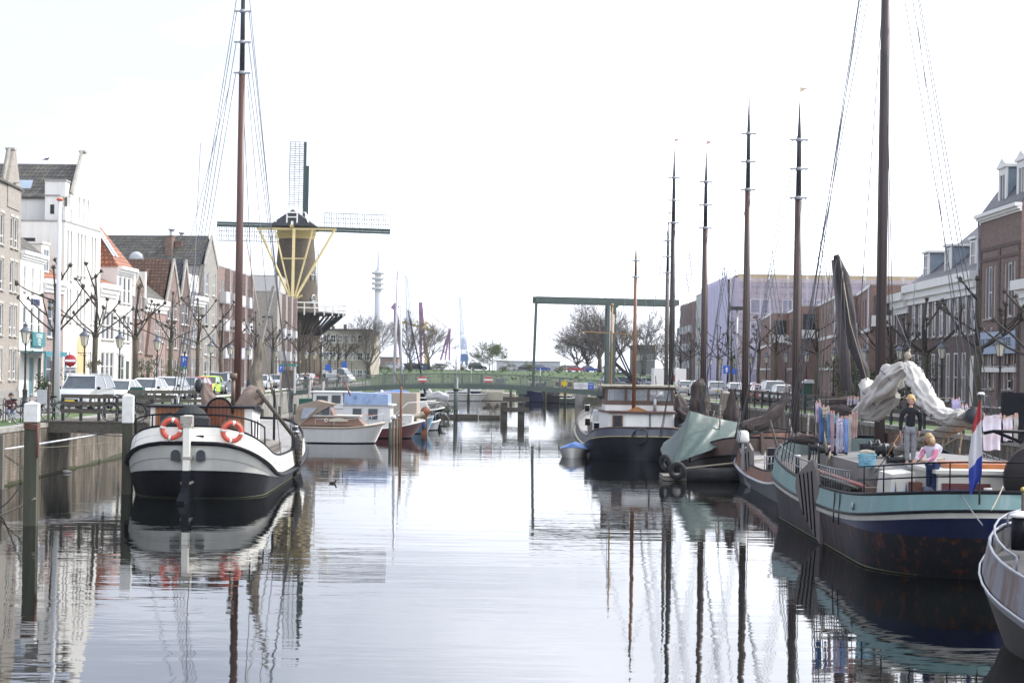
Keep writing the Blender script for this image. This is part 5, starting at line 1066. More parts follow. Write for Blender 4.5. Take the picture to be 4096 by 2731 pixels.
def crumple(pts, rad, seed=0, n=24, amp=.28, sq=1.0, pinch=0):
    rr = random.Random(seed); m = MB(); P_ = [Vector(p) for p in pts]; n = max(n, 24); A_ = .07+amp*.36
    seg = []; ns = 9
    for i in range(len(P_)-1):
        for j in range(ns): f = j/ns; seg.append((P_[i].lerp(P_[i+1], f), lerp(rad[i], rad[i+1], f)))
    seg.append((P_[-1], rad[-1])); ph = [rr.uniform(0, 6) for _ in range(8)]; rows = []; ref = None
    for i, (p, r) in enumerate(seg):
        a = seg[max(0, i-2)][0]; b = seg[min(len(seg)-1, i+2)][0]; d = (b-a).normalized()
        if ref is None: ref = Vector((0, 1, 0)) if abs(d.y) < .9 else Vector((1, 0, 0))
        x = d.cross(ref).normalized(); y = x.cross(d).normalized(); ref = y; row = []
        for j in range(n):
            t = 2*pi*j/n; q = i*.16
            w = 1+A_*(1.1*(1-2*abs(sin(2.5*t+q+ph[0])))*.55+.5*(1-2*abs(sin(4*t-q*1.7+ph[1])))+.45*sin(2*t+q*.9+ph[2])+.45*sin(8*t+q*.8+ph[3])+.22*sin(i*.6+ph[4]+sin(t+ph[5])*1.5))+rr.uniform(-.02, .02)
            if pinch and i % pinch == pinch//2: w *= .80
            row.append(p+(x*cos(t)+y*sin(t)*sq)*r*w)
        rows.append(row)
    m.grid(rows, closed=True); m.add(rows[0], [tuple(range(n))]); m.add(rows[-1], [tuple(range(n))[::-1]]); return m
def board_px(par, X0, d0, rz, pts, df, side, thick=.09, name='leeboard', mt=None, nb=4):
    """leeboard given by its outline in the photo, hanging splayed at the ship's side"""
    a = radians(rz)
    def loc(px, py): p = P(px, py, df(px)); dx, dy = p.x-X0, p.y-d0; return Vector((dx*cos(a)+dy*sin(a), -dx*sin(a)+dy*cos(a), p.z))
    L_ = [loc(*p) for p in pts]; m = MB(); m.prism(L_, (0, thick*side, 0)); o = m.build(name, mt or M('leeboard timber', (.155, .135, .125), .8, .2, scale=2, streak=1, bump=.2), par)
    top = pts[0]; k = len(pts)//2; bot = pts[k]
    b = MB()
    for i in range(1, nb+1):
        f = i/(nb+1); u = (lerp(pts[1][0], pts[-1][0], f), lerp(pts[1][1], pts[-1][1], f)); v = (lerp(pts[k-1][0], pts[k+1][0], f), lerp(pts[k-1][1], pts[k+1][1], f)); q, w = loc(*u), loc(*v); off = Vector((-.012, .02*side, 0)); b.bar(q+off, w+off, .03, .03)
        b.bar(q+off+Vector((0, thick*side, 0)), w+off+Vector((0, thick*side, 0)), .03, .03)
    b.build('batten', blackp, o); return o
def mast(par, x, zb, h, r, mt=None, topf=.74, top=None, y=0, bands=(.74, .82, .9), shroud=(2.2, 1.6), deckz=1.0, nsh=3, stay=None, topr=.35, vane=None):
    mt = mt or mastb; m = MB(); H1 = zb+(h-zb)*topf
    m.tube([(x, y, zb), (x, y, lerp(zb, H1, .5)), (x, y, H1)], [r, r*.97, r*.82], 12); mo = m.build('mast', mt, par)
    m = MB(); m.tube([(x, y, H1+.002), (x, y, lerp(H1, h, .6)), (x, y, h)], [r*.68, r*.52, r*topr*.4], 10); m.build('topmast', top or mastt, mo)
    for f in bands:
        m = MB(); z = zb+(h-zb)*f; m.cyl((x, y, z-.06), (x, y, z+.06), r*.95 if f <= topf+.01 else r*.75, n=10); m.bar((x, y-r*2.2, z), (x, y+r*2.2, z), .05, .06)
        m.build('mast_band', M('mast band', (.27, .285, .31), .5, .1), mo)
    if shroud:
        for sd in (-1, 1):
            for j in range(nsh):
                f = bands[min(j, len(bands)-1)]; m = MB(); m.cyl((x, y+sd*r*1.6, zb+(h-zb)*f), (x-.3-j*.55, y+sd*shroud[0], deckz), .014, n=4); m.build('shroud', wirem, par)
    if stay: m = MB(); m.cyl((x, y, zb+(h-zb)*bands[0]), stay, .014, n=4); m.build('forestay', wirem, par)
    if vane:
        m = MB(); m.cyl((x, y, h-.1), (x, y, h+.7), .02, n=5); m.prism([(x, y, h+.4), (x, y, h+.6), (x, y-.3, h+.55)], (.02, 0, 0)); m.build('wind_vane', solid(tuple(.3+.4*q for q in vane), .6), mo)
    return mo
def leeboard(par, x, y, z, L=2.6, W=1.3, ang=0, side=1, mt=None):
    """tear-drop board hanging on the ship's side; narrow pivot end forward and up"""
    m = MB(); pl = [(0, .12), (.25, .34), (.7, .62), (.95, .60), (1.0, .35), (1.0, -.1), (.9, -.36), (.55, -.34), (.2, -.22), (0, -.12)]
    c, s = cos(ang), sin(ang); pts = [Vector((x-(u*L*c-v*W*s), y, z-(u*L*s+v*W*c))) for u, v in pl]
    m.prism(pts, (0, .09*side, 0)); o = m.build('leeboard', mt or M('leeboard timber', (.155, .135, .125), .8, .2, scale=2, streak=1, bump=.2), par)
    b = MB()
    for v in (-.3, -.08, .14, .36):
        a = Vector((x-(.16*L*c-v*.7*W*s), y+.105*side, z-(.16*L*s+v*.7*W*c))); e = Vector((x-(.94*L*c-v*W*s), y+.105*side, z-(.94*L*s+v*W*c))); b.bar(a, e, .035, .03)
    b.build('batten', blackp, o); return o
def bollard(par, x, y, z, r=.09, h=.35):
    m = MB(); m.cyl((x, y, z), (x, y, z+h), r); m.build('bollard', blackp, par); m = MB(); m.cyl((x, y, z+h+.001), (x, y, z+h+.05), r*1.25); m.build('bollard_cap', white, par)
def lifebuoy(label, loc, rz=0, R=.285, r=.078, tilt=0):
    t = thing('lifebuoy', label, 'lifebuoy', loc, rz); 
    o = MB().torus((0, 0, 0), R, r, (0, 1, 0), 32, 10).build('ring', solid((.62, .10, .06), .4), t)
    m = MB()
    for a in (radians(80), radians(170), radians(260), radians(350)):
        m.tube([(R*cos(a+e), 0, R*sin(a+e)) for e in (-.13, 0, .13)], r*1.05, 10)
    m.build('white_band', white, t); m = MB()
    for k in range(4): m.tube([((R+r*1.25)*cos(radians(80+90*k+f)), 0, (R+r*(1.25 if f in (0, 90) else 1.5))*sin(radians(80+90*k+f))) for f in (0, 22, 45, 68, 90)], .008, 4)
    m.build('grab_rope', ropem, t); return t
def slab_text(*a): pass
# ---------------- the white tjalk on the left, stern towards the camera
tj = thing('sailing_barge', 'white and black tjalk barge with two orange lifebuoys on its stern', 'sailing barge', (-10.57, 57.0, 0), radians(92.0))
h = Hull(16.6, 4.62, 2.6, 3.2, 3.0, off=-1.0)
hullgrey = M('light grey hull band', (.50, .50, .47), .4, .08, streak=1, dirt=(.30, .29, .25), dirt_amt=.15)
KN = dict(zs=1.76, zm=.36, zb=1.5, ps=.55); PL = dict(zs=.95, zm=.30, zb=.8, w=.985, rs=.22, rb=.25, ps=.60, k=1.8); WL = dict(zs=.0, zm=.0, zb=0, w=.93, rs=.75, rb=.8, ps=.80, pb=.8)
h.multi([dict(zs=-.7, zm=-.7, zb=-.7, w=.75, rs=1.6, rb=1.6, ps=1.1, pb=1.1), WL, dict(zs=.5, zm=.18, zb=.45, w=.965, rs=.45, rb=.5, ps=.68, k=1.8), PL], 'hull_bottom', blackp, tj)
h.band(PL, KN, 'hull_band', hullgrey, tj)
BT = dict(zs=2.36, zm=1.12, zb=2.1, w=.965, rs=.12, rb=.12)
h.multi([dict(zs=1.9, zm=.52, zb=1.75, w=1.0), BT], 'bulwark', M('cream white hull', (.80, .78, .71), .35, .05, streak=1, dirt=(.55, .5, .42), dirt_amt=.1), tj)
h.band(dict(zs=2.3, zm=1.06, zb=2.05, w=.935, rs=.2, rb=.2), dict(zs=1.9, zm=.6, zb=1.9, w=.935, rs=.2, rb=.2), 'bulwark_inside', white, tj)
h.rail(dict(zs=1.83, zm=.44, zb=1.62, w=1.005), .15, 'rubbing_strake', blackp, tj, .45)
h.rail(dict(zs=2.38, zm=1.13, zb=2.12, w=.955, rs=.14, rb=.14), .05, 'cap_rail', blackp, tj, .8)
h.deck(dict(zs=1.95, zm=.72, zb=2.0, w=.935, rs=.2, rb=.2), 'deck', M('grey deck', (.28, .27, .26), .7, .2, scale=3), tj)
wl_ = MB(); wl_.tube([(x, y*1.004, .03) for x, y, z in h.ring(**WL)], .022, 4, closed=True); wl_.build('waterline_slime', M('slime', (.085, .095, .05), .8, .3), tj)
# rudder
r = MB(); xs_ = -9.3
r.prism([(xs_-.02, .10, .98), (xs_-.40, .10, .98), (xs_-.40, .10, 2.3), (xs_-.34, .10, 2.72), (xs_+.35, .10, 2.72), (xs_+.1, .10, 2.3), (xs_-.0, .10, 1.9)], (0, -.20, 0)); ro = r.build('rudder', M('cream white hull', (.8, .78, .71)), tj)
r = MB(); r.prism([(xs_+.5, .12, -.5), (xs_-1.2, .12, -.5), (xs_-1.3, .12, .1), (xs_-.75, .12, .30), (xs_-.5, .12, .45), (xs_-.40, .12, .975), (xs_-.02, .12, .975), (xs_+.3, .12, .4)], (0, -.24, 0)); r.build('rudder_blade', blackp, ro)
r = MB()
for z in (.55, 1.35, 2.35): r.box(xs_-.43, xs_+.2, -.15, .15, z, z+.07)
r.box(xs_-.43, xs_-.15, -.19, .19, 2.45, 2.7); r.build('rudder_iron', M('rudder iron', (.33, .31, .27), .6, .2), ro)
for s in (-1, 1):
    for q in (.02,):
        p = h.at(dict(zs=1.28, zm=.4, zb=1.2, w=.995, rs=.12, ps=.575), -9.0, s*1.0); w = MB()
        pts = [(-9.19, s*.40-.14, 1.27), (-9.19, s*.40+.14, 1.27)]+[(-9.19, s*.40+.14*cos(a), 1.48+.14*sin(a)) for a in [pi*j/8 for j in range(9)]]
        w.prism(pts, (-.16, 0, 0)); w.build('stern_window', glass, tj)
        w = MB(); w.box(-9.25, -9.1, s*.35-.12, s*.35+.12, 1.98, 2.08); w.build('fairlead', blackp, tj)
h.rail(dict(zs=1.35, zm=.34, zb=1.2, w=.996, rs=.1, ps=.575), .006, 'plate_seam', M('seam', (.22, .22, .21), .6), tj)
h.rail(dict(zs=2.1, zm=.8, zb=2.0, w=.985, rs=.06, ps=.55), .008, 'plate_seam', M('seam', (.22, .22, .21), .6), tj)
for k in range(9):
    x = -8.6+k*1.5
    for s in (-1, 1): a = h.at(BT, x, s); b_ = h.at(dict(zs=1.95, zm=.6, zb=1.8, w=1.0), x, s); MB().cyl((x, a.y+.012*s, a.z), (x, b_.y+.012*s, b_.z), .004, n=4).build('plate_seam', M('seam', (.22, .22, .21), .6), tj)
# stern rail
r = MB(); pr = [p for p in h.half(zs=2.86, zm=2.2, zb=2.86, w=.93, rs=.1, rb=0)][:9]
line = [(x, -y, max(z, 2.28)) for x, y, z in pr[::-1]]+[(x, y, max(z, 2.28)) for x, y, z in pr]; line = [(x, y, 2.74-.5*max(0, (x+9.2)/2.2)) for x, y, z in line]
r.tube(line, .03, 6)
for i in (0, 3, 6, 11, 14, 17):
    x, y, z = line[i]; b_ = h.at(BT, max(x, -9.15), 1 if y > 0 else -1); r.cyl((x, y, z), (b_.x, y*1.01, b_.z), .025, n=6)
r.build('stern_rail', blackp, tj)
# deckhouse
DHm = M('deckhouse varnish', (.24, .085, .03), .4, .2, scale=2, kind='vplank', b=(3, .14))
dh = MB(); dh.box(-5.9, -4.0, -1.55, 1.9, .9, 2.92); do = dh.build('deckhouse', white, tj)
dh = MB(); dh.box(-5.96, -5.902, -1.28, 1.72, .95, 2.90); dh.build('aft_bulkhead', DHm, do)
dh = MB(); dh.prism([(-6.1, -1.65, 2.925), (-4.9, -1.65, 2.95), (-3.9, -1.65, 2.72), (-3.9, 2.0, 2.72), (-4.9, 2.0, 2.95), (-6.1, 2.0, 2.925)][:3]+[(-3.9, -1.65, 2.66), (-6.1, -1.65, 2.87)], (0, 3.65, 0)); dh.build('deckhouse_roof', blackp, do)
a = MB(); a.prism([(-6.0, .95, 2.0), (-6.0, 1.55, 2.0), (-6.0, 1.55, 2.6), (-6.0, 1.25, 2.7), (-6.0, .95, 2.6)], (.03, 0, 0)); a.build('window', glass, do)
a = MB(); a.prism([(-6.06, -.85, .95), (-6.06, -.05, .95)]+[(-6.06, -.45+.42*cos(q), 2.7+.48*sin(q)) for q in [pi*j/10 for j in range(11)]], (.05, 0, 0)); a.build('door', M('red brown door', (.15, .045, .02), .35, .2, kind='vplank', b=(3, .13)), do)
a = MB(); a.tube([(-6.05, -.45+.45*cos(q), 2.7+.51*sin(q)) for q in [pi*j/10 for j in range(11)]], .04, 6); a.build('door_arch', blackp, do)
for x in (-5.3, -4.6):
    a = MB(); a.prism([(x-.14, -1.552, 1.6), (x+.14, -1.552, 1.6)]+[(x+.14*cos(q), -1.552, 2.3+.14*sin(q)) for q in [pi*j/6 for j in range(7)]], (0, -.02, 0)); a.build('window', glass, do)
a = MB(); a.cyl((-7.4, .28, 2.35), (-7.3, .28, 2.35), .62, n=28); wo = a.build('wheel_cover', M('dark green canvas', (.03, .035, .035), .7, .2), tj)
a = MB(); a.box(-8.2, -7.8, -.45, .1, 2.2, 2.6); a.build('engine_box', blacki, tj)
a = MB(); a.cyl((-5.0, -.75, 2.9), (-5.0, -.75, 3.85), .07); a.cyl((-5.0, -.75, 3.85), (-5.0, -.75, 4.05), .13); a.build('stove_pipe', M('stove pipe', (.12, .08, .06), .6, .3), tj)
# hold hatch, winch, mast
a = MB(); a.prism([(-3.6, -1.6, 1.0), (-3.6, 1.6, 1.0), (-3.6, 1.6, 1.35), (-3.6, 0, 1.65), (-3.6, -1.6, 1.35)], (5.8, 0, 0)); a.build('hatch_cover', woodg, tj)
a = MB(); a.box(-.6, .6, -.3, .3, .8, 2.5); a.build('mast_case', mastb, tj)
mast(tj, 0, 1.0, 20.5, .145, mt=M('red brown mast', (.09, .042, .032), .45, .25, scale=5, streak=1, dirt=(.03, .02, .02), dirt_amt=.3), topf=.74, y=-.16, bands=(.74, .80, .86, .89), shroud=(2.35, 1.2), deckz=1.2, nsh=4, stay=(7.2, 0, 2.1))
m = MB(); m.cyl((-.1, -.4, 14.9), (-3.6, -2.25, 1.2), .012, n=4); m.build('backstay', wirem, tj); m = MB(); m.cyl((-.1, .3, 14.9), (-3.2, 2.9, 1.4), .012, n=4); m.build('backstay', wirem, tj)
tl_ = lambda px, py, d: (lambda p, a: Vector(((p.x+10.57)*cos(a)+(p.y-57)*sin(a), -(p.x+10.57)*sin(a)+(p.y-57)*cos(a), p.z)))(P(px, py, d), radians(92))
m = MB(); m.cyl(tl_(1030, 1560, 55.5), tl_(1180, 1752, 56.6), .075, n=10); m.build('spar', woodd, tj)
m = crumple([(-1.0, .9, 3.6), (-1.2, .7, 3.0), (-1.6, .2, 2.5), (-2.0, -.2, 2.1)], [.16, .3, .42, .3], 3); m.build('furled_jib', brownsail if False else M('faded brown sail', (.20, .15, .125), .9, .25, scale=2.5, bump=.6), tj)
m = MB(); m.torus((-1.3, 1.2, 3.5), .0, .0) if False else m.ball((-1.0, 1.1, 3.55), .22, 8, (1, .9, 1.3)); m.build('block', blacki, tj)
m = crumple([(-.4, -1.05, 5.4), (-.4, -1.0, 4.6), (-.5, -.9, 3.8), (-.5, -1.0, 3.3)], [.10, .28, .42, .5], 5, sq=.6); m.build('furled_mainsail', M('khaki sail cover', (.15, .13, .10), .9, .3, scale=2, dirt=(.16, .15, .04), dirt_amt=.25, bump=.5), tj)
m = crumple([(-1.2, -1.3, 3.3), (-1.2, -.9, 3.1), (-1.4, -.4, 2.3), (-1.8, -.5, 2.0)], [.25, .45, .32, .42], 6); m.build('furled_mainsail', M('faded brown sail', (.2, .15, .125)), tj)
m = MB(); m.bar((-1.0, -.75, 3.2), (1.0, -1.35, 7.4), .1); m.build('gaff', M('grey spar', (.2, .19, .17), .7, .2), tj)
m = MB(); m.torus((.6, -1.2, 6.2), .2, .03, (0, 0, 1)); m.build('gaff_ring', blacki, tj)
m = MB(); m.cyl((.5, -.6, 5.2), (-.4, -1.4, 9.9), .0, .0) if False else m.cyl((.3, -1.45, 3.2), (.8, -.3, 9.2), .022, n=6); m.build('block_tackle', ropem, tj)
board_px(tj, -10.57, 57.0, 92.0, [(1190, 1728), (1203, 1760), (1200, 1840), (1178, 1900), (1152, 1912), (1158, 1800)], lambda px: 57.5+(1203-px)*.03, -1, .08, 'leeboard', woodg, 3)
leeboard(tj, 1.2, 2.50, 1.25, 2.4, 1.25, radians(55), 1, woodg)
m = MB(); m.tube([(2.2, -1.3, 1.2), (2.2, -1.3, 3.0), (1.9, -1.3, 3.35), (1.3, -1.3, 3.4)], .05, 8); m.build('davit', blacki, tj)
for x, y in ((1.2, -2.2), (2.6, -2.1), (4.3, -1.9)): bollard(tj, x, y, 1.0+.08*x, .10, .5)
m = MB(); m.tube([(-8.9, 0, 2.7), (-8.6, .1, 4.5), (-5, .5, 12)], .012, 4); m.build('topping_lift', wirem, tj)
p_ = tj.matrix_world if False else None
lifebuoy('orange lifebuoy on the left side of the tjalk stern rail, nearer the jetty', (-10.72, 47.42, 2.28))
lifebuoy('orange lifebuoy on the right side of the tjalk stern rail', (-8.86, 47.72, 2.2), radians(16))
# ---------------- generic moored sailing barge
def barge(label, X, d, rz, L, B, cb, cs_, zs=1.9, zm=.95, zb=2.1, strake=None, mast_=None, house_=True, hatch=True, lee=True, sail=None, seed=0, rail=None, Es=2.6, Eb=3.0, leeL=2.5, leeang=62, deckm=None, stripe=None, housem=None):
    t = thing('sailing_barge', label, 'sailing barge', (X, d, 0), rz); h = Hull(L, B, Es, Eb, 2.6)
    sk = zm-.42
    h.multi([dict(zs=-.6, zm=-.6, zb=-.6, w=.78, rs=1.3, rb=1.3, ps=1, pb=1), dict(zs=0, zm=0, zb=0, w=.94, rs=.6, rb=.6, ps=.8, pb=.8), dict(zs=zs-.75, zm=sk, zb=zb-.75, w=1.0, rs=.05, rb=.05)], 'hull_bottom', cb, t)
    h.band(dict(zs=zs-.75, zm=sk, zb=zb-.75, w=1.0, rs=.05, rb=.05), dict(zs=zs, zm=zm, zb=zb, w=.96, rs=.1, rb=.1), 'bulwark', cs_, t)
    h.band(dict(zs=zs-.02, zm=zm-.02, zb=zb-.02, w=.93, rs=.2, rb=.2), dict(zs=zs-.5, zm=zm-.5, zb=zb-.5, w=.93, rs=.2, rb=.2), 'bulwark_inside', cs_, t)
    h.rail(dict(zs=zs-.72, zm=sk+.03, zb=zb-.72, w=1.01, rs=.04, rb=.04), .07, 'rubbing_strake', strake or blackp, t, .6)
    h.rail(dict(zs=zs+.01, zm=zm+.01, zb=zb+.01, w=.95, rs=.12, rb=.12), .04, 'cap_rail', blackp, t)
    h.deck(dict(zs=zs-.45, zm=zm-.35, zb=zb-.4, w=.93, rs=.2, rb=.2), 'deck', deckm or M('grey deck', (.28, .27, .26)), t)
    if hatch: m = MB(); m.prism([(-L*.22, -B*.3, zm-.3), (-L*.22, B*.3, zm-.3), (-L*.22, B*.3, zm+.25), (-L*.22, 0, zm+.5), (-L*.22, -B*.3, zm+.25)], (L*.42, 0, 0)); m.build('hatch_cover', deckm or woodg, t)
    if house_:
        m = MB(); m.box(-L*.40, -L*.24, -B*.32, B*.32, zm-.3, zm+1.25); o = m.build('deckhouse', housem or white, t)
        m = MB(); m.box(-L*.41, -L*.23, -B*.34, B*.34, zm+1.251, zm+1.33); m.build('deckhouse_roof', blackp, o)
        for s in (-1, 1):
            for x in (-.365, -.315, -.27): m = MB(); m.box(L*x-.15, L*x+.15, min(s*B*.32, s*(B*.32+.02)), max(s*B*.32, s*(B*.32+.02)), zm+.6, zm+1.0); m.build('window', glass, o)
    if mast_: mast(t, **mast_)
    if lee: leeboard(t, L*.12, -B*.525, zm+.3, leeL, 1.2, radians(leeang), -1); leeboard(t, L*.12, B*.525, zm+.3, leeL, 1.2, radians(leeang), 1)
    if sail:
        for k, (pts, rad) in enumerate(sail): crumple(pts, rad, seed+k, amp=.6).build('furled_sail', brownsail, t)
    m = MB(); m.prism([(-L/2+.3, .06, -.5), (-L/2-.6, .06, -.5), (-L/2-.65, .06, .3), (-L/2-.25, .06, zs+.2), (-L/2+.05, .06, zs+.2)], (0, -.12, 0)); m.build('rudder', cs_, t)
    for s in (-1, 1):
        for x in (-.38, .33): bollard(t, L*x, s*B*.40, zm+(zs-zm)*.2-.2, .1, .5)
    rr = random.Random(seed+3)
    for k in range(9):
        x, y = L*rr.uniform(-.38, .05), B*rr.uniform(-.36, .36); w_ = rr.uniform(.15, .45); MB().box(x, x+w_, y, y+w_*rr.uniform(.6, 1.4), zm-.2, zm+rr.uniform(.3, 1.0)).build('deck_gear', (blacki, woodd, brownsail, woodg)[k % 4], t)
    for k in range(4):
        x, y = L*rr.uniform(-.42, -.1), B*rr.uniform(.1, .42); MB().cyl((x, y, zm+.2), (x+rr.uniform(-.8, .8), y+rr.uniform(-.5, .5), zm+rr.uniform(1.6, 3.2)), .035, n=6).build('spar', (woodg, woodd)[k % 2], t)
    if mast_:
        mx, my = mast_['x'], mast_.get('y', 0); MB().box(mx-.25, mx+.25, my-.3, my+.3, zm-.2, zm+1.1).build('mast_case', woodd, t); m = MB(); m.cyl((mx-.6, my-.5, zm+.7), (mx-.6, my+.5, zm+.7), .16); m.cyl((mx-.6, my-.1, zm+.7), (mx-.6, my, zm+.7), .3); m.build('winch', blacki, t)
        for k in range(4): MB().cyl((mx-.2*k, my+.12*(k-2), zm+.8), (mx+.05, my+.06*(k-2), zm+9+k), .016, n=4).build('halyard', M('tarred rope', (.06, .055, .05), .8, .2), t)
        m = crumple([(mx-.3, my, zm+1.2), (mx-2.0, my+.15, zm+1.05), (mx-3.4, my+.3, zm+1.3)], [.22, .26, .14], seed+9, amp=.6); m.build('furled_sail', brownsail, t)
    if rail:
        q = dict(zs=zs+rail, zm=zm+rail, zb=zb+rail, w=.93, rs=.15, rb=.15); m = MB(); hf = h.half(**q)
        for s in (-1, 1):
            m.tube([(x, s*y, z) for x, y, z in hf[:14]], .018, 5); m.tube([(x, s*y, z-rail/2) for x, y, z in hf[:14]], .014, 4)
            for x, y, z in hf[1:14]: m.cyl((x, s*y, z), (x, s*y, z-rail), .015, n=4)
        m.build('railing', steelg, t)
    return t, h
# rusty grey barge D with outboard, behind the turquoise klipper
rustg = M('weathered grey hull', (.085, .09, .105), .5, .25, scale=3, streak=1, dirt=(.16, .07, .04), dirt_amt=.22)
rustb = M('red lead bulwark', (.19, .085, .055), .55, .3, scale=3, streak=1, dirt=(.08, .07, .06), dirt_amt=.3)
Db, hD = barge('grey barge with a rusty red bulwark and bare leeboard behind the turquoise klipper', 11.35, 55.0, radians(89), 14.6, 4.9, rustg, rustb, 1.7, .85, 1.9, lee=False, house_=False, mast_=dict(x=-1.2, zb=1, h=14.0, r=.15, y=1.13, shroud=(2.3, 1), deckz=1.2, vane=(.6, .4, .1), stay=(7, 0, 2)), sail=[([(-2.4, -.3, 1.5), (-2.2, -.4, 2.4), (-2.0, -.5, 3.6)], [.38, .3, .06]), ([(-4.4, -.4, 1.3), (-3, .2, 1.5), (-1.5, .5, 1.9)], [.4, .5, .35])], rail=.5, seed=20, strake=steelg)
board_px(Db, 11.35, 55.0, 89, [(3002, 1772), (3016, 1800), (3018, 1900), (3010, 1958), (2990, 1935), (2976, 1880), (2978, 1820)], lambda px: 56.0+(3016-px)*.05, 1, .08, 'leeboard', M('pale leeboard', (.21, .19, .175), .8, .15, streak=1), 2)
g_ = MB(); g_.prism([(-6.2, -1.9, 1.95), (-3.2, -1.8, 1.75), (-3.2, .4, 1.75), (-6.2, .4, 2.3)], (0, 0, .03))
t = thing('tarpaulin', 'grey canvas awning over the after deck of the rusty grey barge', 'tarpaulin', (11.35, 55, 0), radians(89)); rows = [[(x, y, 1.55+.55*(1-abs(y+.2)/1.9)+.05*sin(x*5+y*3)) for y in [-2.0+.25*k for k in range(16)]] for x in [-6.3+.4*k for k in range(10)]]
MB().sheet([[(p[0], p[1], p[2]) for p in r_] for r_ in rows], .02).build('canvas', M('grey canvas', (.30, .27, .25), .8, .1, bump=.3), t)
t = thing('outboard_motor', 'white outboard motor hanging beside the bare leeboard of the grey barge', 'outboard motor', (8.86, 57.2, 1.55), 0)
m = MB(); m.tube([(0, 0, .12), (0, 0, .2), (0, 0, .5), (0, 0, .58)], [.15, .19, .17, .1], 10, flat=1.3); m.build('cowling', white, t); m = MB(); m.bar((0, 0, .12), (0, 0, -.9), .09, .12); m.build('leg', steelg, t); m = MB(); m.box(-.1, .1, .1, .25, -.1, .2); m.build('bracket', blacki, t)
# barge E: green coaming, tarp at its stern
E, hE = barge('brown barge with green hatch coaming beneath the green tarpaulin', 10.2, 68.5, radians(90), 15, 4.6, M('brown black hull', (.045, .038, .036), .5, .3, streak=1), M('brown bulwark', (.09, .055, .045), .55, .25), 1.7, .8, 1.9, house_=False, hatch=False, mast_=dict(x=-3.0, zb=1, h=16.3, r=.15, y=.0, shroud=(2.2, 1), deckz=1.2, stay=(7, 0, 2)), sail=[([(-4.2, -1.6, 3.4), (-4.3, -1.3, 2.9), (-4.6, -.6, 2.2), (-4.9, .4, 1.9)], [.12, .26, .34, .3]), ([(-3.3, .5, 1.5), (-3.3, .6, 2.4), (-3.2, .6, 3.6)], [.4, .3, .06])], lee=False, seed=30)
m = MB(); m.box(-5.5, 3.5, -1.5, 1.6, .5, 1.45); m.build('green_coaming', solid((.02, .09, .055), .5), E)
t = thing('tarpaulin', 'large grey-green tarpaulin tent hung over the stern of the brown barge', 'tarpaulin', (7.9, 62.0, 0), 0)
gt = M('grey green tarpaulin', (.06, .092, .082), .5, .2, scale=2.5, bump=.8)
rid = [Vector((-.3, 1.4, 2.68)), Vector((.7, 1.6, 2.42)), Vector((1.9, 1.9, 2.2)), Vector((2.9, 2.2, 2.05))]
def tarp(rid, edge, seed):
    rr = random.Random(seed); rows = []
    for i in range(25):
        f = i/24; a = f*(len(rid)-1); k = min(int(a), len(rid)-2); p = rid[k].lerp(rid[k+1], a-k); e = edge[k].lerp(edge[k+1], a-k); row = []
        for j in range(21):
            g = j/20; q = p.lerp(e, g); sag = .10*sin(pi*g); row.append(q+Vector((.04*sin(i*.9+j*.3), -sag*.5+(.13*abs(sin(i*.55+j*.12+seed))-.06+.05*sin(i*1.7+j*.5))*(.3+g)+.015*rr.uniform(-1, 1), -sag)))
        rows.append(row)
    return rows
edge = [Vector((-1.25, -.6, .55)), Vector((-.2, -.9, 1.0)), Vector((.9, -.4, 1.35)), Vector((2.2, .6, 1.9))]
MB().sheet(tarp(rid, edge, 1), .02).build('near_side', gt, t)
edge2 = [Vector((-1.25, -.6, .55)), Vector((-1.5, 1.6, .7)), Vector((-1.3, 3.4, 1.2)), Vector((-.2, 4.2, 1.8))]
rid2 = [Vector((-.3, 1.4, 2.68)), Vector((-.3, 2.0, 2.66)), Vector((.2, 3.2, 2.6)), Vector((1.2, 4.2, 2.2))]
MB().sheet(tarp(rid2, edge2, 2), .02).build('left_side', gt, t)
m = MB(); m.cyl((-.3, 1.5, .5), (-.3, 1.5, 2.6), .05); m.build('ridge_pole', woodd, t)
# dark workboat / raft in front with tyres
t = thing('dinghy', 'long black rubber boat in front of the green tarpaulin', 'dinghy', (8.55, 60.2, 0), radians(6)); 
for s in (-.45, .45): m = MB(); m.tube([(-1.6, s, .22), (1.2, s, .26), (1.7, s*.4, .34), (1.8, 0, .36)], [.25, .25, .22, .1], 10); m.build('tube', rubber, t)
MB().box(-1.6, 1.2, -.3, .3, .1, .2).build('floor', blacki, t); MB().bar((-1.9, -.6, .5), (1.8, -.9, .95), .05).build('pole', ropem, t)
for k, (x, y, z, ax, lab) in enumerate([(6.62, 59.4, .42, (.3, 1, 0), 'black tyre fender hanging lower and nearer in front of the tarpaulin'), (6.35, 61.2, .62, (1, .6, .2), 'black tyre fender tilted on the end of the float, left of the other tyre')]):
    t = thing('tyre', lab, 'tyre', (x, y, z)); MB().torus((0, 0, 0), .26, .11, ax, 20, 8).build('tread', rubber, t)
t = thing('float', 'small pale wooden float under the two tyres', 'float', (6.6, 60.4, 0)); MB().box(-.5, .6, -.9, .9, .02, .2).build('planks', woodg, t); MB().box(-.3, .4, -.6, .6, -.2, .018).build('buoyancy', blacki, t)
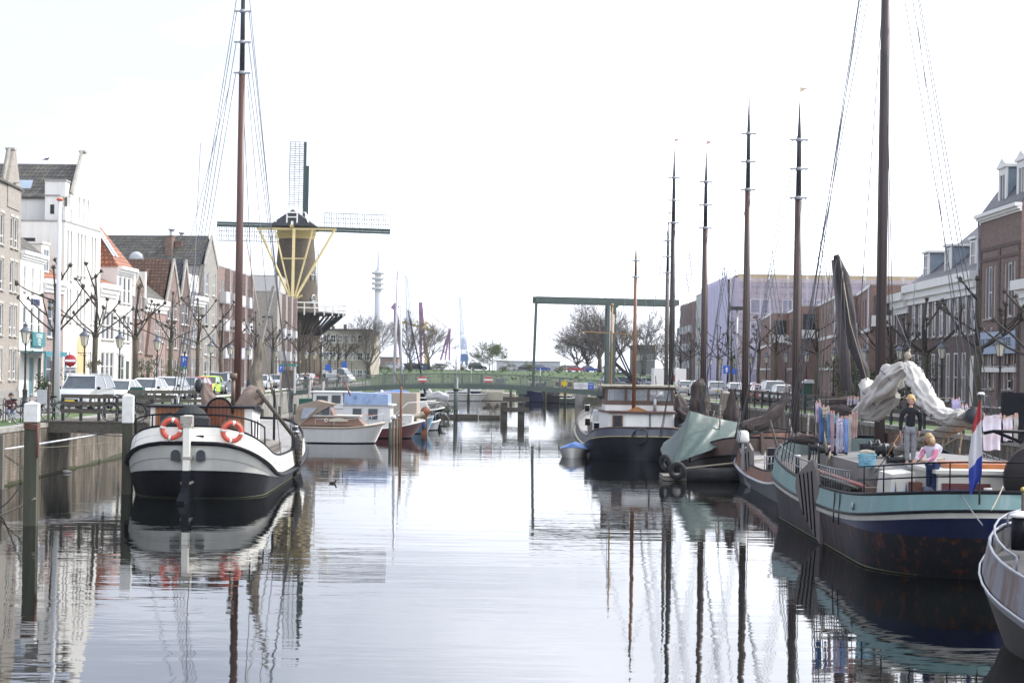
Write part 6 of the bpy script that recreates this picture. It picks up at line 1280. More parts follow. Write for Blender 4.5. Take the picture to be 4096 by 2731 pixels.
# barges behind (masts m2..m4)
barge('black-hulled barge with a black mast inboard of the white wheelhouse boat', 11.3, 86, radians(91), 17, 4.6, M('black grey hull', (.03, .032, .036), .5, .2), M('black grey hull', (.03, .032, .036)), 1.8, .9, 2.0, house_=False, mast_=dict(x=-3.2, zb=1, h=16.6, r=.15, y=2.55, mt=M('black mast', (.018, .018, .02), .4, .2), shroud=(2.2, 1), deckz=1.2, vane=(.45, .1, .1)), sail=[([(-6, 1.5, 1.4), (-4.5, 2.0, 2.0), (-3.6, 2.2, 3.0)], [.4, .5, .15])], seed=40, lee=False)
barge('brown barge with a coiled dark sail between the tarpaulin and the quay', 11.65, 76.0, radians(90), 13, 4.3, M('brown black hull', (.045, .038, .036)), M('brown bulwark', (.09, .055, .045)), 1.8, .9, 2.0, house_=False, mast_=dict(x=-3.6, zb=1, h=14.9, r=.15, y=2.4, shroud=(2.1, 1), deckz=1.2, vane=(.5, .1, .1)), sail=[([(-5.0, 2.7, 2.2), (-4.9, 2.75, 2.9), (-4.8, 2.7, 3.7), (-4.7, 2.6, 4.0)], [.36, .42, .34, .12]), ([(-5.0, 1.0, 1.4), (-4.0, .6, 1.8), (-3, .3, 1.7)], [.5, .4, .4])], seed=50, lee=False)
barge('grey barge farthest up the right quay with a weathered grey mast', 12.0, 108, radians(91), 16, 4.4, rustg, rustg, 1.7, .9, 1.9, house_=True, mast_=dict(x=-6, zb=1, h=14.6, r=.15, y=1.6, mt=M('grey mast', (.13, .11, .10), .6, .2), shroud=(2.1, 1), deckz=1.2, vane=(.5, .5, .5)), sail=[([(-7.2, 1.4, 1.4), (-6.6, 1.3, 2.2), (-6.2, 1.2, 3.0)], [.6, .45, .1])], seed=60, lee=False)
# inflatable and pale boat inboard
t = thing('motor_boat', 'pale grey motor boat with a round fender beside the wheelhouse boat', 'motor boat', (11.2, 76.5, 0), radians(4)); hh_ = Hull(4.6, 1.9, .8, 1.6, 2.4)
hh_.multi([dict(zs=-.3, zm=-.3, zb=-.3, w=.6, ps=.5, pb=1.2, rb=.8), dict(zs=.75, zm=.6, zb=.9, w=1, ps=.3, pb=.9)], 'hull', steelg, t); MB().box(-1.2, .9, -.7, .7, .55, 1.9).build('cabin', M('pale cabin', (.48, .50, .54), .5, .1), t); MB().torus((-.2, -.75, 1.5), .14, .06, (0, 1, 0)).build('fender_ring', blacki, t)
# ---------------- wheelhouse boat F
Fb = thing('houseboat', 'old motor barge with brown wooden wheelhouse and white cabins, navy bulwark', 'motor barge', (6.38, 82.5, 0), radians(90)); Fb.scale = (1, 1.13, 1); hF = Hull(20, 4.5, 2.0, 3.2, 3.0)
hF.multi([dict(zs=-.6, zm=-.6, zb=-.6, w=.8, rs=1.2, rb=1.4, ps=.9, pb=1.1), dict(zs=0, zm=0, zb=0, w=.93, rs=.5, rb=.8, ps=.55, pb=.8), dict(zs=1.15, zm=.45, zb=1.4, w=1.0, rs=.0, ps=.42)], 'hull_bottom', M('dark blue black hull', (.018, .021, .028), .5, .2, spec=.2, streak=1, dirt=(.10, .10, .11), dirt_amt=.15), Fb)
hF.band(dict(zs=1.15, zm=.45, zb=1.4, w=1.0, ps=.42), dict(zs=1.60, zm=.9, zb=2.2, w=.955, rs=.2, rb=.15, ps=.42), 'bulwark', M('navy bulwark', (.03, .036, .06), .35, .15), Fb)
hF.rail(dict(zs=1.18, zm=.48, zb=1.43, w=1.01, ps=.42), .05, 'rubbing_strake', M('brass strake', (.30, .26, .12), .4, .2), Fb, .6); hF.rail(dict(zs=1.61, zm=.91, zb=2.21, w=.95, rs=.21, rb=.15, ps=.42), .045, 'cap_rail', M('dark rail wood', (.07, .04, .03), .5, .2), Fb)
hF.band(dict(zs=1.58, zm=.88, zb=2.18, w=.93, rs=.25, rb=.25, ps=.42), dict(zs=1.0, zm=.5, zb=1.6, w=.93, rs=.25, rb=.25, ps=.42), 'bulwark_inside', M('grey inside', (.2, .21, .21), .6, .2), Fb)
hF.deck(dict(zs=1.3, zm=.7, zb=1.8, w=.93, rs=.3, rb=.2, ps=.42), 'deck', M('grey deck', (.28, .27, .26)), Fb)
m = MB(); ln = [(-9.2, -1.45), (-9.45, -.7), (-9.5, 0), (-9.45, .7), (-9.2, 1.45), (-6.4, 1.75), (-6.4, -1.75)]
m.grid([[(x, y, 1.3) for x, y in ln], [(x*1+.12 if x < -9 else x, y*.96, 2.28) for x, y in ln]], closed=True, smooth=False); c1 = m.build('after_cabin', white, Fb)
m = MB(); m.prism([(x-.05 if x < -9 else x, y*1.0, 2.281) for x, y in ln], (0, 0, .09)); m.build('cabin_roof_edge', M('brown trim', (.10, .05, .04), .5, .2), c1)
for y, w_ in ((1.05, .2), (-1.5, .1)): m = MB(); m.box(-9.42, -9.22, y-w_, y+w_, 1.65, 2.15); m.build('window', glass, c1)
for y, w_ in ((1.05, .2),): m = MB(); m.tube([(-9.44, y-w_, 1.62), (-9.44, y+w_, 1.62), (-9.40, y+w_, 2.17), (-9.40, y-w_, 2.17)], .035, 4, closed=True); m.build('window_frame', woodv, c1)
m = MB(); m.bar((-9.53, -.35, 1.3), (-9.42, -.35, 2.28), .05); m.build('pipe', blacki, c1)
m = MB(); m.box(-7.9, -5.2, -1.5, 1.5, 2.372, 2.66); wh = m.build('wheelhouse_base', white, Fb)
m = MB(); z0, z1 = 2.662, 3.55
for (x, y) in ((-7.9, -1.5), (-7.9, -.45), (-7.9, .55), (-7.9, 1.4), (-5.3, -1.5), (-5.3, 1.4), (-6.6, -1.5), (-6.6, 1.4)): m.box(x, x+.1, y, y+.1, z0, z1)
m.box(-7.92, -5.18, -1.52, 1.52, z0, z0+.22); m.box(-7.92, -5.18, -1.52, 1.52, z1-.12, z1); m.build('wheelhouse_frame', M('brown wheelhouse wood', (.12, .08, .06), .6, .2, streak=1), wh)
clearg = bpy.data.materials.new('clear window glass'); clearg.use_nodes = True; q_ = clearg.node_tree.nodes['Principled BSDF']; q_.inputs['Base Color'].default_value = (.5, .55, .6, 1); q_.inputs['Roughness'].default_value = .03; q_.inputs['Alpha'].default_value = .35
m = MB(); m.box(-7.86, -7.85, -1.4, 1.4, z0+.22, z1-.12); m.box(-7.8, -5.3, -1.47, -1.46, z0+.22, z1-.12); m.box(-7.8, -5.3, 1.46, 1.47, z0+.22, z1-.12); m.build('wheelhouse_glass', clearg, wh)
m = MB(); m.box(-8.1, -5.0, -1.75, 1.75, z1+.001, z1+.09); m.build('wheelhouse_roof', M('old roof cream', (.42, .38, .30), .8, .3), wh)
m = MB(); m.box(-7.3, -6.9, .35, 1.1, z0, z1-.2); m.build('pilot_chair', blackp, wh)
m = MB(); m.torus((-7.4, -.35, z0+.2), .3, .03, (1, 0, 0)); m.build('steering_wheel', solid((.35, .05, .04), .5), wh)
m = MB(); m.prism([(-9.0, -.35, 2.37), (-9.0, .65, 2.37), (-9.0, .15, 2.6)], (.3, 0, 0)); m.build('skylight_hood', M('orange wood', (.35, .16, .05), .5, .2), c1)
mast(Fb, -8.6, 2.4, 10.6, .085, mt=M('orange brown mast', (.19, .085, .045), .45, .2), top=M('orange brown mast', (.3, .12, .05)), y=.30, topf=.8, bands=(.8, .9), shroud=(2.0, 1), deckz=1.6, nsh=1)
m = MB(); m.cyl((-7.0, 1.2, 3.6), (-7.0, 1.2, 7.6), .035, n=6); m.bar((-7.0, .4, 6.2), (-7.0, 2.6, 6.3), .04); m.ball((-7, 1.2, 7.65), .08, 6); m.build('signal_mast', M('yellow wood', (.40, .24, .10), .5, .1), wh)
m = MB(); m.cyl((-8.3, -.65, 2.37), (-8.3, -.65, 3.0), .07); m.cyl((-8.3, -.65, 3.0), (-8.3, -.95, 3.3), .07); m.build('chimney', steelg, Fb)
m = MB(); m.prism([(-4.6, -1.7, .9), (-4.6, 1.7, .9), (-4.6, 1.7, 1.5), (-4.6, 0, 2.0), (-4.6, -1.7, 1.5)], (9.5, 0, 0)); m.build('hatch_cover', woodg, Fb)
m = MB(); m.box(-5.15, -4.7, -.0, 1.9, .9, 2.3); m.build('white_locker', white, Fb)
for x, y in ((-9.2, .1), (-8.7, -1.0), (-8.5, 1.9), (-2, 2.0), (7.5, 1.6)): bollard(Fb, x, y, 1.4 if x < 0 else 1.9, .12, .35)
m = MB(); 
for k in range(5): m.torus((-10.03-.01*k, .05+.02*k, 1.35-.04*k), .26+.02*k, .018, (1, 0, .15), 20, 5)
m.build('rope_coil', blacki, Fb)
t = thing('flag', 'small white and orange flag hanging below the bridge tower', 'flag', (X_at(2437, 82), 82, 0)); m = MB(); rows = [[(.1*j*.6+.02*sin(i), .04*sin(j*2), 7.6-i*.17-j*.05) for j in range(5)] for i in range(7)]; m.sheet(rows, .01).build('cloth', M('white orange flag', (.65, .6, .55), .8, .2, dirt=(.6, .2, .05), dirt_amt=.3), t); MB().cyl((0, 0, 3.5), (0, 0, 7.9), .02, n=5).build('staff', steelg, t)
# blue covered dinghy
t = thing('dinghy', 'small white dinghy with a blue cover floating left of the wheelhouse boat', 'dinghy', (3.2, 75.6, 0), radians(-97)); hd = Hull(2.6, 1.45, .5, 1.1, 2.4)
hd.multi([dict(zs=-.15, zm=-.15, zb=-.1, w=.6, ps=.5, pb=.9), dict(zs=.02, zm=.02, zb=.05, w=.8, ps=.4, pb=.8), dict(zs=.45, zm=.36, zb=.5, w=1, ps=.35, pb=.7)], 'hull', M('dinghy hull', (.42, .41, .38), .6, .15, streak=1, dirt=(.12, .11, .08), dirt_amt=.3), t)
hf = hd.half(zs=.46, zm=.38, zb=.52, w=1.02, ps=.35, pb=.7); m = MB(); m.grid([[(x, -y, z) for x, y, z in hf], [(x, -y*.5, z+.16) for x, y, z in hf], [(x, 0, z+.24) for x, y, z in hf], [(x, y*.5, z+.16) for x, y, z in hf], [(x, y, z) for x, y, z in hf]]); m.build('cover', M('blue cover', (.16, .29, .62), .7, .12, bump=.3), t)
# ---------------- turquoise klipper, nearest on the right
tq = M('turquoise paint', (.165, .285, .28), .45, .1, scale=2, streak=1, dirt=(.36, .42, .40), dirt_amt=.3)
navy = M('navy klipper hull', (.006, .012, .05), .35, .25, spec=.25, streak=1, dirt=(.03, .04, .10), dirt_amt=.15)
rustn = M('dark antifouling with rust', (.026, .026, .032), .6, .3, spec=.2, scale=2, streak=1, dirt=(.20, .06, .035), dirt_amt=.44, dirt_scale=4.5)
wst = M('cream stripe', (.55, .53, .47), .5, .12)
K = thing('sailing_barge', 'turquoise sailing klipper with laundry, two children and a Dutch flag on board', 'sailing barge', (10.75, 39.3, 0), radians(89.5)); hk = Hull(17.0, 5.9, 3.2, 3.4, 2.6)
def kz(a, b, c, **q): return dict(zs=a, zm=b, zb=c, **q)
hk.multi([kz(-.6, -.6, -.6, w=.78, rs=1.8, rb=1.6, ps=1.1, pb=1.1), kz(0, 0, 0, w=.93, rs=1.0, rb=.8, ps=.85, pb=.8), kz(.95, .82, 1.25, w=.975, rs=.25, rb=.3, ps=.64)], 'antifouling', rustn, K)
hk.multi([kz(.95, .82, 1.25, w=.975, rs=.25, rb=.3, ps=.64), kz(1.40, .86, 1.40, w=.99, rs=.06, rb=.1, ps=.58)], 'hull_side', navy, K)
hk.band(kz(1.40, .86, 1.40, w=.992, rs=.06, rb=.1, ps=.58), kz(1.51, .97, 1.52, w=.995, rs=.05, rb=.08, ps=.56), 'cream_stripe', wst, K)
hk.rail(kz(1.55, 1.00, 1.56, w=1.0, rs=.03, rb=.06, ps=.56), .045, 'rubbing_strake', blackp, K, .7)
BTk = kz(1.92, 1.46, 2.35, w=.975, rs=.05, rb=.05); hk.multi([kz(1.58, 1.03, 1.60, w=.995, rs=.03, rb=.06), BTk], 'bulwark', tq, K)
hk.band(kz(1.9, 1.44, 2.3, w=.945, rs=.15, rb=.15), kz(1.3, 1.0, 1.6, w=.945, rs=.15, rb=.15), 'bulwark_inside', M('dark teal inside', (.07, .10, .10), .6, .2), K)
hk.rail(kz(1.93, 1.47, 2.36, w=.965, rs=.07, rb=.07), .045, 'cap_rail', blackp, K)
hk.deck(kz(1.42, 1.12, 1.8, w=.945, rs=.2, rb=.2), 'deck', M('brown grey deck', (.13, .12, .115), .7, .2), K)
m = MB(); m.tube([(x, y*1.004, .03) for x, y, z in hk.ring(zs=0, zm=0, zb=0, w=.93, rs=1.0, rb=.8, ps=.85, pb=.8)], .02, 4, closed=True); m.build('waterline_slime', M('slime', (.085, .095, .05)), K)
KI = K.matrix_world
def kl(X, d, z=0):      # world -> klipper local
    a = radians(89.5); dx, dy = X-10.75, d-39.3; return Vector((dx*cos(a)+dy*sin(a), -dx*sin(a)+dy*cos(a), z))
def kp(px, py, d): p = P(px, py, d); return kl(p.x, p.y, p.z)
# hold roof (hatch) with grey canvas deck, children stand here
m = MB(); m.prism([(-4.6, -2.0, 1.1), (-4.6, 2.0, 1.1), (-4.6, 2.0, 2.1), (-4.6, 0, 2.24), (-4.6, -2.0, 2.1)], (7.4, 0, 0)); hatch = m.build('hatch_cover', M('grey hatch canvas', (.16, .155, .155), .7, .15, bump=.2), K)
m = MB(); m.box(-4.7, 2.9, -2.06, -2.004, 1.1, 2.12); m.box(-4.7, 2.9, 2.004, 2.06, 1.1, 2.12); m.box(-4.68, -4.602, -2.0, 2.0, 1.1, 1.9); m.build('hatch_coaming', M('grey white coaming', (.20, .19, .18), .6, .15), K)
# after cabin, white with dark red name board
m = MB(); m.box(-7.2, -5.0, -1.9, 1.52, 1.2, 2.22); cab = m.build('after_cabin', M('cream cabin', (.62, .60, .54), .45, .06), K)
m = MB(); m.box(-7.3, -4.9, -2.0, 1.6, 2.221, 2.30); m.build('cabin_roof', M('cream cabin', (.62, .6, .54)), cab)
m = MB(); m.box(-6.6, -5.3, -.9, 1.2, 2.301, 2.40); m.build('roof_hatch', M('orange varnish', (.40, .14, .05), .4, .15), cab)
m = MB(); m.box(-7.26, -7.202, .42, 1.44, 1.55, 2.02); bd = m.build('name_board', solid((.12, .03, .03), .5), cab)
text_mesh('02303896', .27, solid((.05, .07, .32), .4), 'registration_number', bd, (-7.27, .93, 1.79), (radians(90), 0, radians(-90)), .005)
m = MB(); m.box(-7.24, -7.203, -.9, -.2, 1.3, 2.05); m.build('cabin_door', woodv, cab)
# white lockers
m = MB(); m.prism([(-6.6, 1.82, 1.25), (-6.6, 2.46, 1.25), (-6.6, 2.36, 2.15), (-6.6, 1.86, 2.2)], (1.2, 0, 0)); lk = m.build('locker', M('cream cabin', (.62, .6, .54)), K)
m = MB(); 
for y in (2.05, 2.28): m.prism([(-6.605, y-.05, 1.4), (-6.605, y, 1.28), (-6.605, y+.05, 1.5), (-6.605, y, 2.0)], (-.01, 0, 0))
m.build('blue_ornament', solid((.06, .14, .35), .5), lk)
# big round wheel cover and black davit frame
m = MB(); m.cyl((-8.0, -.35, 2.2), (-7.85, -.35, 2.2), .70, n=32); m.build('wheel_cover', M('dark brown canvas', (.025, .02, .02), .8, .2), K)
m = MB(); m.tube([kp(3935, 1732, 31.3), kp(3975, 1724, 31.3), kp(4140, 1728, 31.3)], .035, 8); m.tube([kp(3975, 1724, 31.3), kp(4085, 1768, 31.3), kp(4100, 1727, 31.3)], .035, 8); m.build('gallows', blackp, K)
# stern railings: black, two rails with posts ; forward quarter: grey rail
def kring(dz, w=.955, x0=-99, x1=99, side=(-1, 1)):
    hf = hk.half(zs=1.93+dz, zm=1.47+dz, zb=2.36+dz, w=w, rs=.08, rb=.08); return {s: [(x, s*y, z) for x, y, z in hf if x0 <= x <= x1] for s in side}
for dz, r_ in ((.33, .018), (.62, .02)):
    m = MB(); a = kring(dz, x1=-4.9); m.tube(a[-1][::-1]+a[1], r_, 6); m.build('stern_rail', blackp, K)
a = kring(0, x1=-4.9)
for s in (-1, 1):
    for x, y, z in a[s][::2]: MB().cyl((x, y, z), (x, y, z+.62), .016, n=6).build('rail_post', blackp, K)
for s in (-1, 1):
    m = MB(); a = kring(.52, x0=-5.2, x1=5.5)[s]; b_ = kring(.26, x0=-5.2, x1=5.5)[s]; m.tube(a, .02, 6); m.tube(b_, .014, 5)
    pts = kring(0, x0=-5.2, x1=5.5)[s]
    for i in range(len(pts)-1):
        for f in (0, .33, .66): p = Vector(pts[i]).lerp(Vector(pts[i+1]), f); m.cyl(p, p+Vector((0, 0, .52)), .011, n=4)
    m.build('side_rail', M('grey rail', (.18, .19, .20), .5, .2), K)
for px in (3545, 3385, 3425): pass
# fender ropes over the bulwark
for x in (-3.9, -3.3): p = hk.at(BTk, x, 1); m = MB(); m.cyl((x, p.y+.04, p.z), (x, p.y+.07, p.z-.75), .02, n=5); m.build('fender_rope', blacki, K)
m = MB(); p = hk.at(kz(1.55, 1.25, 1.8, w=.99), -5.4, 1); m.torus((p.x, p.y+.03, p.z), .06, .025, (.3, 1, 0)); m.build('fairlead', steelg, K)
# leeboards
board_px(K, 10.75, 39.3, 89.5, [(3262, 1836), (3276, 1880), (3291, 2010), (3291, 2176), (3262, 2130), (3215, 2030), (3193, 1950), (3196, 1900)], lambda px: 38.0+(3291-px)*.016, 1, .08)
leeboard(K, 1.7, -3.03, 1.75, 2.6, 1.45, radians(66), -1)
# mast, boom and furled white sail
mast(K, 2.9, 1.2, 23, .15, mt=M('grey brown mast', (.05, .036, .036), .45, .25, scale=5, streak=1), y=.40, topf=.8, bands=(.7, .76, .8), shroud=(2.8, 1.2), deckz=1.9, nsh=4, stay=(8.3, 0, 2.5))
m = MB(); m.lathe((2.9, 0, 0), [(.42, 1.1), (.42, 1.5), (.25, 1.9), (.25, 2.7)], 14); m.box(2.5, 3.3, -.45, .45, 1.1, 1.6); m.build('mast_case', mastb, K)
sailw = M('off-white sailcloth', (.60, .57, .52), .85, .14, scale=5, dirt=(.36, .33, .29), dirt_amt=.3, dirt_scale=3, bump=.8)
hp = kp(3628, 1450, 37.5); 
A1 = [kp(3430, 1650, 40), kp(3490, 1590, 39.5), kp(3560, 1520, 38.5), kp(3620, 1468, 37.8)]
m = crumple(A1, [.14, .27, .32, .14], 11, 40, .55); sl1 = m.build('furled_sail', sailw, K)
m = crumple([kp(3440, 1650, 40), kp(3500, 1660, 39.6), kp(3560, 1615, 39), kp(3590, 1580, 38.6)], [.13, .20, .17, .1], 12, 32, .6); m.build('furled_sail', M('sailcloth with painted shade', (.40, .38, .34), .85, .1, bump=.8), K)  # darker copy of the white sailcloth, shade put into its colour
m = crumple([kp(3632, 1455, 37.6), kp(3662, 1510, 37.2), kp(3705, 1590, 36.2), kp(3750, 1650, 35.3), kp(3800, 1672, 34.4), kp(3850, 1655, 33.8)], [.11, .21, .22, .20, .17, .12], 13, 36, .5, 1.0, 8); sl2 = m.build('furled_sail', sailw, K)
m = MB()
for i, (px, py, d, r_) in enumerate(((3658, 1500, 37.2, .24), (3690, 1562, 36.5, .25), (3722, 1618, 35.8, .24), (3755, 1652, 35.2, .23), (3560, 1520, 38.5, .36), (3480, 1600, 39.5, .28))):
    p = kp(px, py, d); m.torus(p, r_, .014, (.2, -.75, -1) if px > 3630 else (.2, .9, -.9), 18, 5)
m.build('gasket', M('purple rope', (.14, .10, .16), .8, .2), sl2)
m = MB(); m.tube([kp(3620, 1455, 37.7), kp(3632, 1418, 37.7), kp(3640, 1395, 37.7)], [.05, .03, .02], 6); m.ball(kp(3630, 1422, 37.7), .1, 8); m.build('halyard_block', ropem, K)
for (a, b2) in (((3640, 1395, 37.7), (3560, 1200, 40)), ((3640, 1395, 37.7), (3680, 900, 41)), ((3860, 1640, 33.5), (3660, 0, 41))): m = MB(); m.cyl(kp(*a), kp(*b2), .011, n=4); m.build('halyard', wirem, K)
m = MB(); m.tube([kp(3590, 1805, 38.5), kp(3700, 1770, 36), kp(3830, 1700, 33.6), kp(3890, 1665, 32.6)], [.12, .16, .16, .17], 12); bo = m.build('boom', woodg, K)
m = MB(); m.cyl(kp(3886, 1668, 32.7), kp(3900, 1662, 32.4), .19, n=16); m.build('boom_end', mastt, bo)
m = MB()
for px, y0, y1, d in ((3770, 1690, 1790, 34.6), (3792, 1690, 1775, 34.3), (3838, 1700, 1815, 33.6), (3842, 1700, 1800, 33.6)): m.tube([kp(px, y0, d), kp(px+6, (y0+y1)/2, d), kp(px-2, y1, d)], .012, 5)
m.tube([kp(3770, 1785, 34.6), kp(3800, 1765, 34.3), kp(3860, 1735, 33.4)], .014, 5)
m.torus(kp(3838, 1805, 33.6), .07, .013, (.2, 1, 0)); m.build('mainsheet', ropem, bo)
# dark furled sail on the second spar
m = crumple([kp(3345, 1022, 46), kp(3370, 1110, 45.8), (kp(3395, 1250, 45.4)), kp(3415, 1380, 45), kp(3455, 1480, 44.5), kp(3468, 1540, 44.3)], [.10, .25, .24, .21, .18, .15], 15, 16, .16, .8); ds_ = m.build('dark_furled_sail', M('dark brown sail cover', (.030, .024, .026), .8, .25, bump=.5), K)
m = MB(); m.tube([kp(3345, 1040, 46.2), kp(3372, 1300, 46), kp(3385, 1560, 45.5)], [.16, .17, .17], 10); m.build('sprit_spar', M('grey brown spar', (.10, .085, .09), .6, .15), K)
m = crumple([kp(3468, 1540, 44.3), kp(3480, 1600, 43.5), kp(3490, 1640, 43)], [.24, .22, .15], 16, 14, .15); m.build('sail_foot', sailw, ds_)
m = MB(); m.tube([kp(3480, 1560, 44), kp(3400, 1290, 44.6), kp(3360, 1035, 45.6)], .016, 5); m.build('sail_rope', ropem, ds_)
# clutter in the well: tarpaulin heap, crate, box
m = crumple([(-4.9, 2.0, 1.5), (-4.3, 2.2, 1.62), (-3.6, 2.2, 1.55)], [.22, .3, .2], 22, 14, .35); m.build('canvas_heap', brownsail, K)
m = MB(); m.tube([(-4.5, 2.45, 1.72), (2.0, 2.5, 1.72)], .045, 8); m.build('pink_pole', M('faded red pole', (.38, .15, .13), .6, .2), K)
m = MB()
for k in range(4): m.tube([(-4.0, 2.3+.1*k, 1.55+.04*k), (2.5, 2.3+.08*k, 1.5+.04*k)], .035, 6)
m.build('spare_spars', woodg, K)
for (x, y, w_, hh_, mt) in ((-5.35, 2.45, .5, .34, M('brown sign box', (.12, .08, .06), .6, .2)), (-5.9, 2.55, .0, .0, None)):
    if mt: m = MB(); m.box(x, x+.3, y-.2, y+.2, 1.42, 1.42+hh_); bx_ = m.build('wooden_box', mt, K); text_mesh('Rotterdam', .10, white, 'lettering', bx_, (x-.006, y, 1.6), (radians(90), 0, radians(-90)), .003)
m = MB(); m.cyl((-6.9, 1.15, 1.75), (-6.9, 1.75, 1.75), .17, n=16); m.build('winch_drum', M('winch grey', (.08, .09, .12), .4, .2), K)
m = MB(); m.box(-6.8, -6.3, 1.75, 2.0, 1.3, 2.0); m.build('winch_frame', M('rusty frame', (.15, .06, .045), .7, .3), K)
for x, y in ((-7.5, .55), (4.5, 2.4), (-7.6, -1.2)): bollard(K, x, y, 1.4, .07, .5)
m = MB()
for k in range(4): m.torus((1.3, 2.15, 2.05-.03*k), .17-.01*k, .022, (.2, 1, .3), 16, 5)
m.tube([(1.3, 2.2, 2.2), (1.35, 2.3, 2.9)], .03, 5); m.build('rope_coil', ropem, K)
m = MB(); rr = random.Random(2)
for k in range(9): m.tube([(-1.9+rr.uniform(-.5, .5), .3+rr.uniform(-.5, .7), 2.22+rr.uniform(0, .03)) for _ in range(4)], .022, 5)
m.build('loose_rope', ropem, K)
rr = random.Random(9)
for (px, y0, px2, y2, d) in ((3252, 1850, 3290, 1150, 42), (3262, 1850, 3300, 1180, 42), (3270, 1840, 3318, 1090, 42.5), (3240, 1840, 3345, 1040, 44), (3285, 1830, 3330, 1330, 43), (3350, 1700, 3368, 1060, 44), (3395, 1700, 3372, 1080, 44), (3505, 1700, 3522, 200, 42), (3560, 1690, 3548, 200, 42), (3576, 1500, 3552, 500, 42)):
    MB().cyl(kp(px, y0, d), kp(px2, y2, d), .013, n=4).build('running_rigging', M('tarred rope', (.06, .055, .05), .8, .2), K)
for (px, py, d, r_, k) in ((3500, 1790, 39.5, .22, 0), (3560, 1800, 39, .2, 1), (3330, 1800, 41, .16, 2), (3290, 1790, 42, .14, 3), (3610, 1840, 37, .12, 4)):
    c_ = kp(px, py, d); m = MB(); m.cyl(c_+Vector((0, -.35, 0)), c_+Vector((0, .35, 0)), r_*.55, n=12); m.cyl(c_+Vector((0, -.1, 0)), c_+Vector((0, -.03, 0)), r_, n=16); m.cyl(c_+Vector((0, .12, 0)), c_+Vector((0, .19, 0)), r_*.9, n=16); m.box(c_.x-.06, c_.x+.06, c_.y-.4, c_.y-.35, c_.z-.5, c_.z+.1); m.box(c_.x-.06, c_.x+.06, c_.y+.35, c_.y+.4, c_.z-.5, c_.z+.1); m.build('winch', blacki, K)
for (px, py, d, r_) in ((3410, 1610, 45, .2), (3360, 1640, 44, .17), (3250, 1760, 43, .15)):
    c_ = kp(px, py, d); crumple([c_+Vector((-.5, -.4, -.1)), c_, c_+Vector((.4, .6, .0))], [r_*.6, r_, r_*.5], px, 18, .3).build('stowed_canvas', brownsail, K)
for k in range(7):
    x = -4.2+k*.8; y = 2.35+.12*(k % 2); m = MB(); m.box(x, x+rr.uniform(.3, .5), y-.16, y+.2, 1.2, 1.2+rr.uniform(.18, .4)); m.build('deck_box', (woodd, brownsail, blacki, woodg)[k % 4], K)
# basket
bp_ = kp(3467, 1868, 36.0); bw = P(3467, 1868, 36.0)
t = thing('laundry_basket', 'light blue plastic laundry basket on the klipper deck', 'basket', (bw.x, 36.0, bw.z), 0)
m = MB()
for z in (0, .06, .12, .18, .24, .30): m.tube([((.145+z*.14)*cos(a)*1.15, (.145+z*.14)*sin(a), z) for a in [2*pi*k/24 for k in range(24)]], .009 if z < .28 else .018, 5, closed=True)
for k in range(28): a = 2*pi*k/28; m.bar((.145*1.15*cos(a), .145*sin(a), 0), (.185*1.15*cos(a), .185*sin(a), .30), .012)
m.build('body', solid((.22, .55, .68), .5), t); m = MB(); m.cyl((0, 0, .0), (0, 0, .02), .14); m.build('bottom', solid((.22, .55, .68), .5), t)
t2 = thing('towel', 'beige folded towel on top of the laundry basket', 'towel', (bw.x, 36.0, bw.z+.31)); crumple([(-.18, 0, .04), (0, 0, .05), (.18, 0, .04)], [.05, .07, .05], 3, 12, .15).build('cloth', M('beige towel', (.5, .46, .38), .9, .1), t2)
t3 = thing('clothes', 'blue and white clothes inside the laundry basket', 'laundry', (bw.x, 36.0, bw.z+.03)); crumple([(-.09, 0, .1), (.03, .02, .13), (.1, 0, .1)], [.07, .09, .07], 5, 12, .3).build('cloth', M('pale blue clothes', (.35, .45, .6), .9, .25, scale=12), t3)
# laundry lines
def cloth(label, px0, px1, py0, py1, d, col, kind='shirt', seed=0, name='garment', dd=0):
    """a garment hanging from the line between two photo columns at distance d"""
    a = P(px0, py0, d); b = P(px1, py0, d+dd); c = P((px0+px1)/2, py1, d); hgt = a.z-c.z; w_ = (b-a).length; rr = random.Random(seed)
    t = thing(name, label, 'laundry', (a.x, a.y, a.z), math.atan2((b-a).y, (b-a).x)); rows = []; n = 9
    def sheetpart(x0, x1, z0, z1, taper=1.0):
        rows = []
        for i in range(n):
            f = i/(n-1); cx = (x0+x1)/2; hw_ = (x1-x0)/2*lerp(1, taper, f)
            rows.append([(cx+(-1+2*j/8)*hw_, .035*sin(j*1.9+seed)*(.3+f)+.02*sin(i*1.5+seed), lerp(z0, z1, f)-.015*sin(j*.8)) for j in range(9)])
        return rows
    mt = M('laundry '+name+' '+str(seed), col, .9, .12, scale=8, dirt=tuple(min(1, q*1.4) for q in col), dirt_amt=.15, dirt_scale=6)
    m = MB()
    if kind == 'legs': m.sheet(sheetpart(0, w_*.48, 0, -hgt, .75), .015); m.sheet(sheetpart(w_*.52, w_, 0, -hgt*.97, .75), .015); m.sheet(sheetpart(0.01, w_-.01, 0, -hgt*.2), .02)
    elif kind == 'sleeve': m.sheet(sheetpart(0, w_, 0, -hgt, .7), .02)
    else: m.sheet(sheetpart(0, w_, 0, -hgt, .9), .015)
    m.build('cloth', mt, t)
    p = MB(); p.box(.02, .045, -.02, .03, -.04, .05); p.box(w_-.045, w_-.02, -.02, .03, -.04, .05); p.build('clothes_peg', solid((.6, .35, .3), .6), t)
    return t
LD1 = 38.0
ln = thing('clothes_line', 'washing line with children\'s clothes near the klipper foredeck', 'clothes line', (0, 0, 0)); m = MB(); m.tube([P(3275, 1597, 40), P(3290, 1640, LD1), P(3340, 1668, LD1), P(3390, 1668, LD1), P(3432, 1645, LD1)], .008, 4); m.build('rope', ropem, ln)
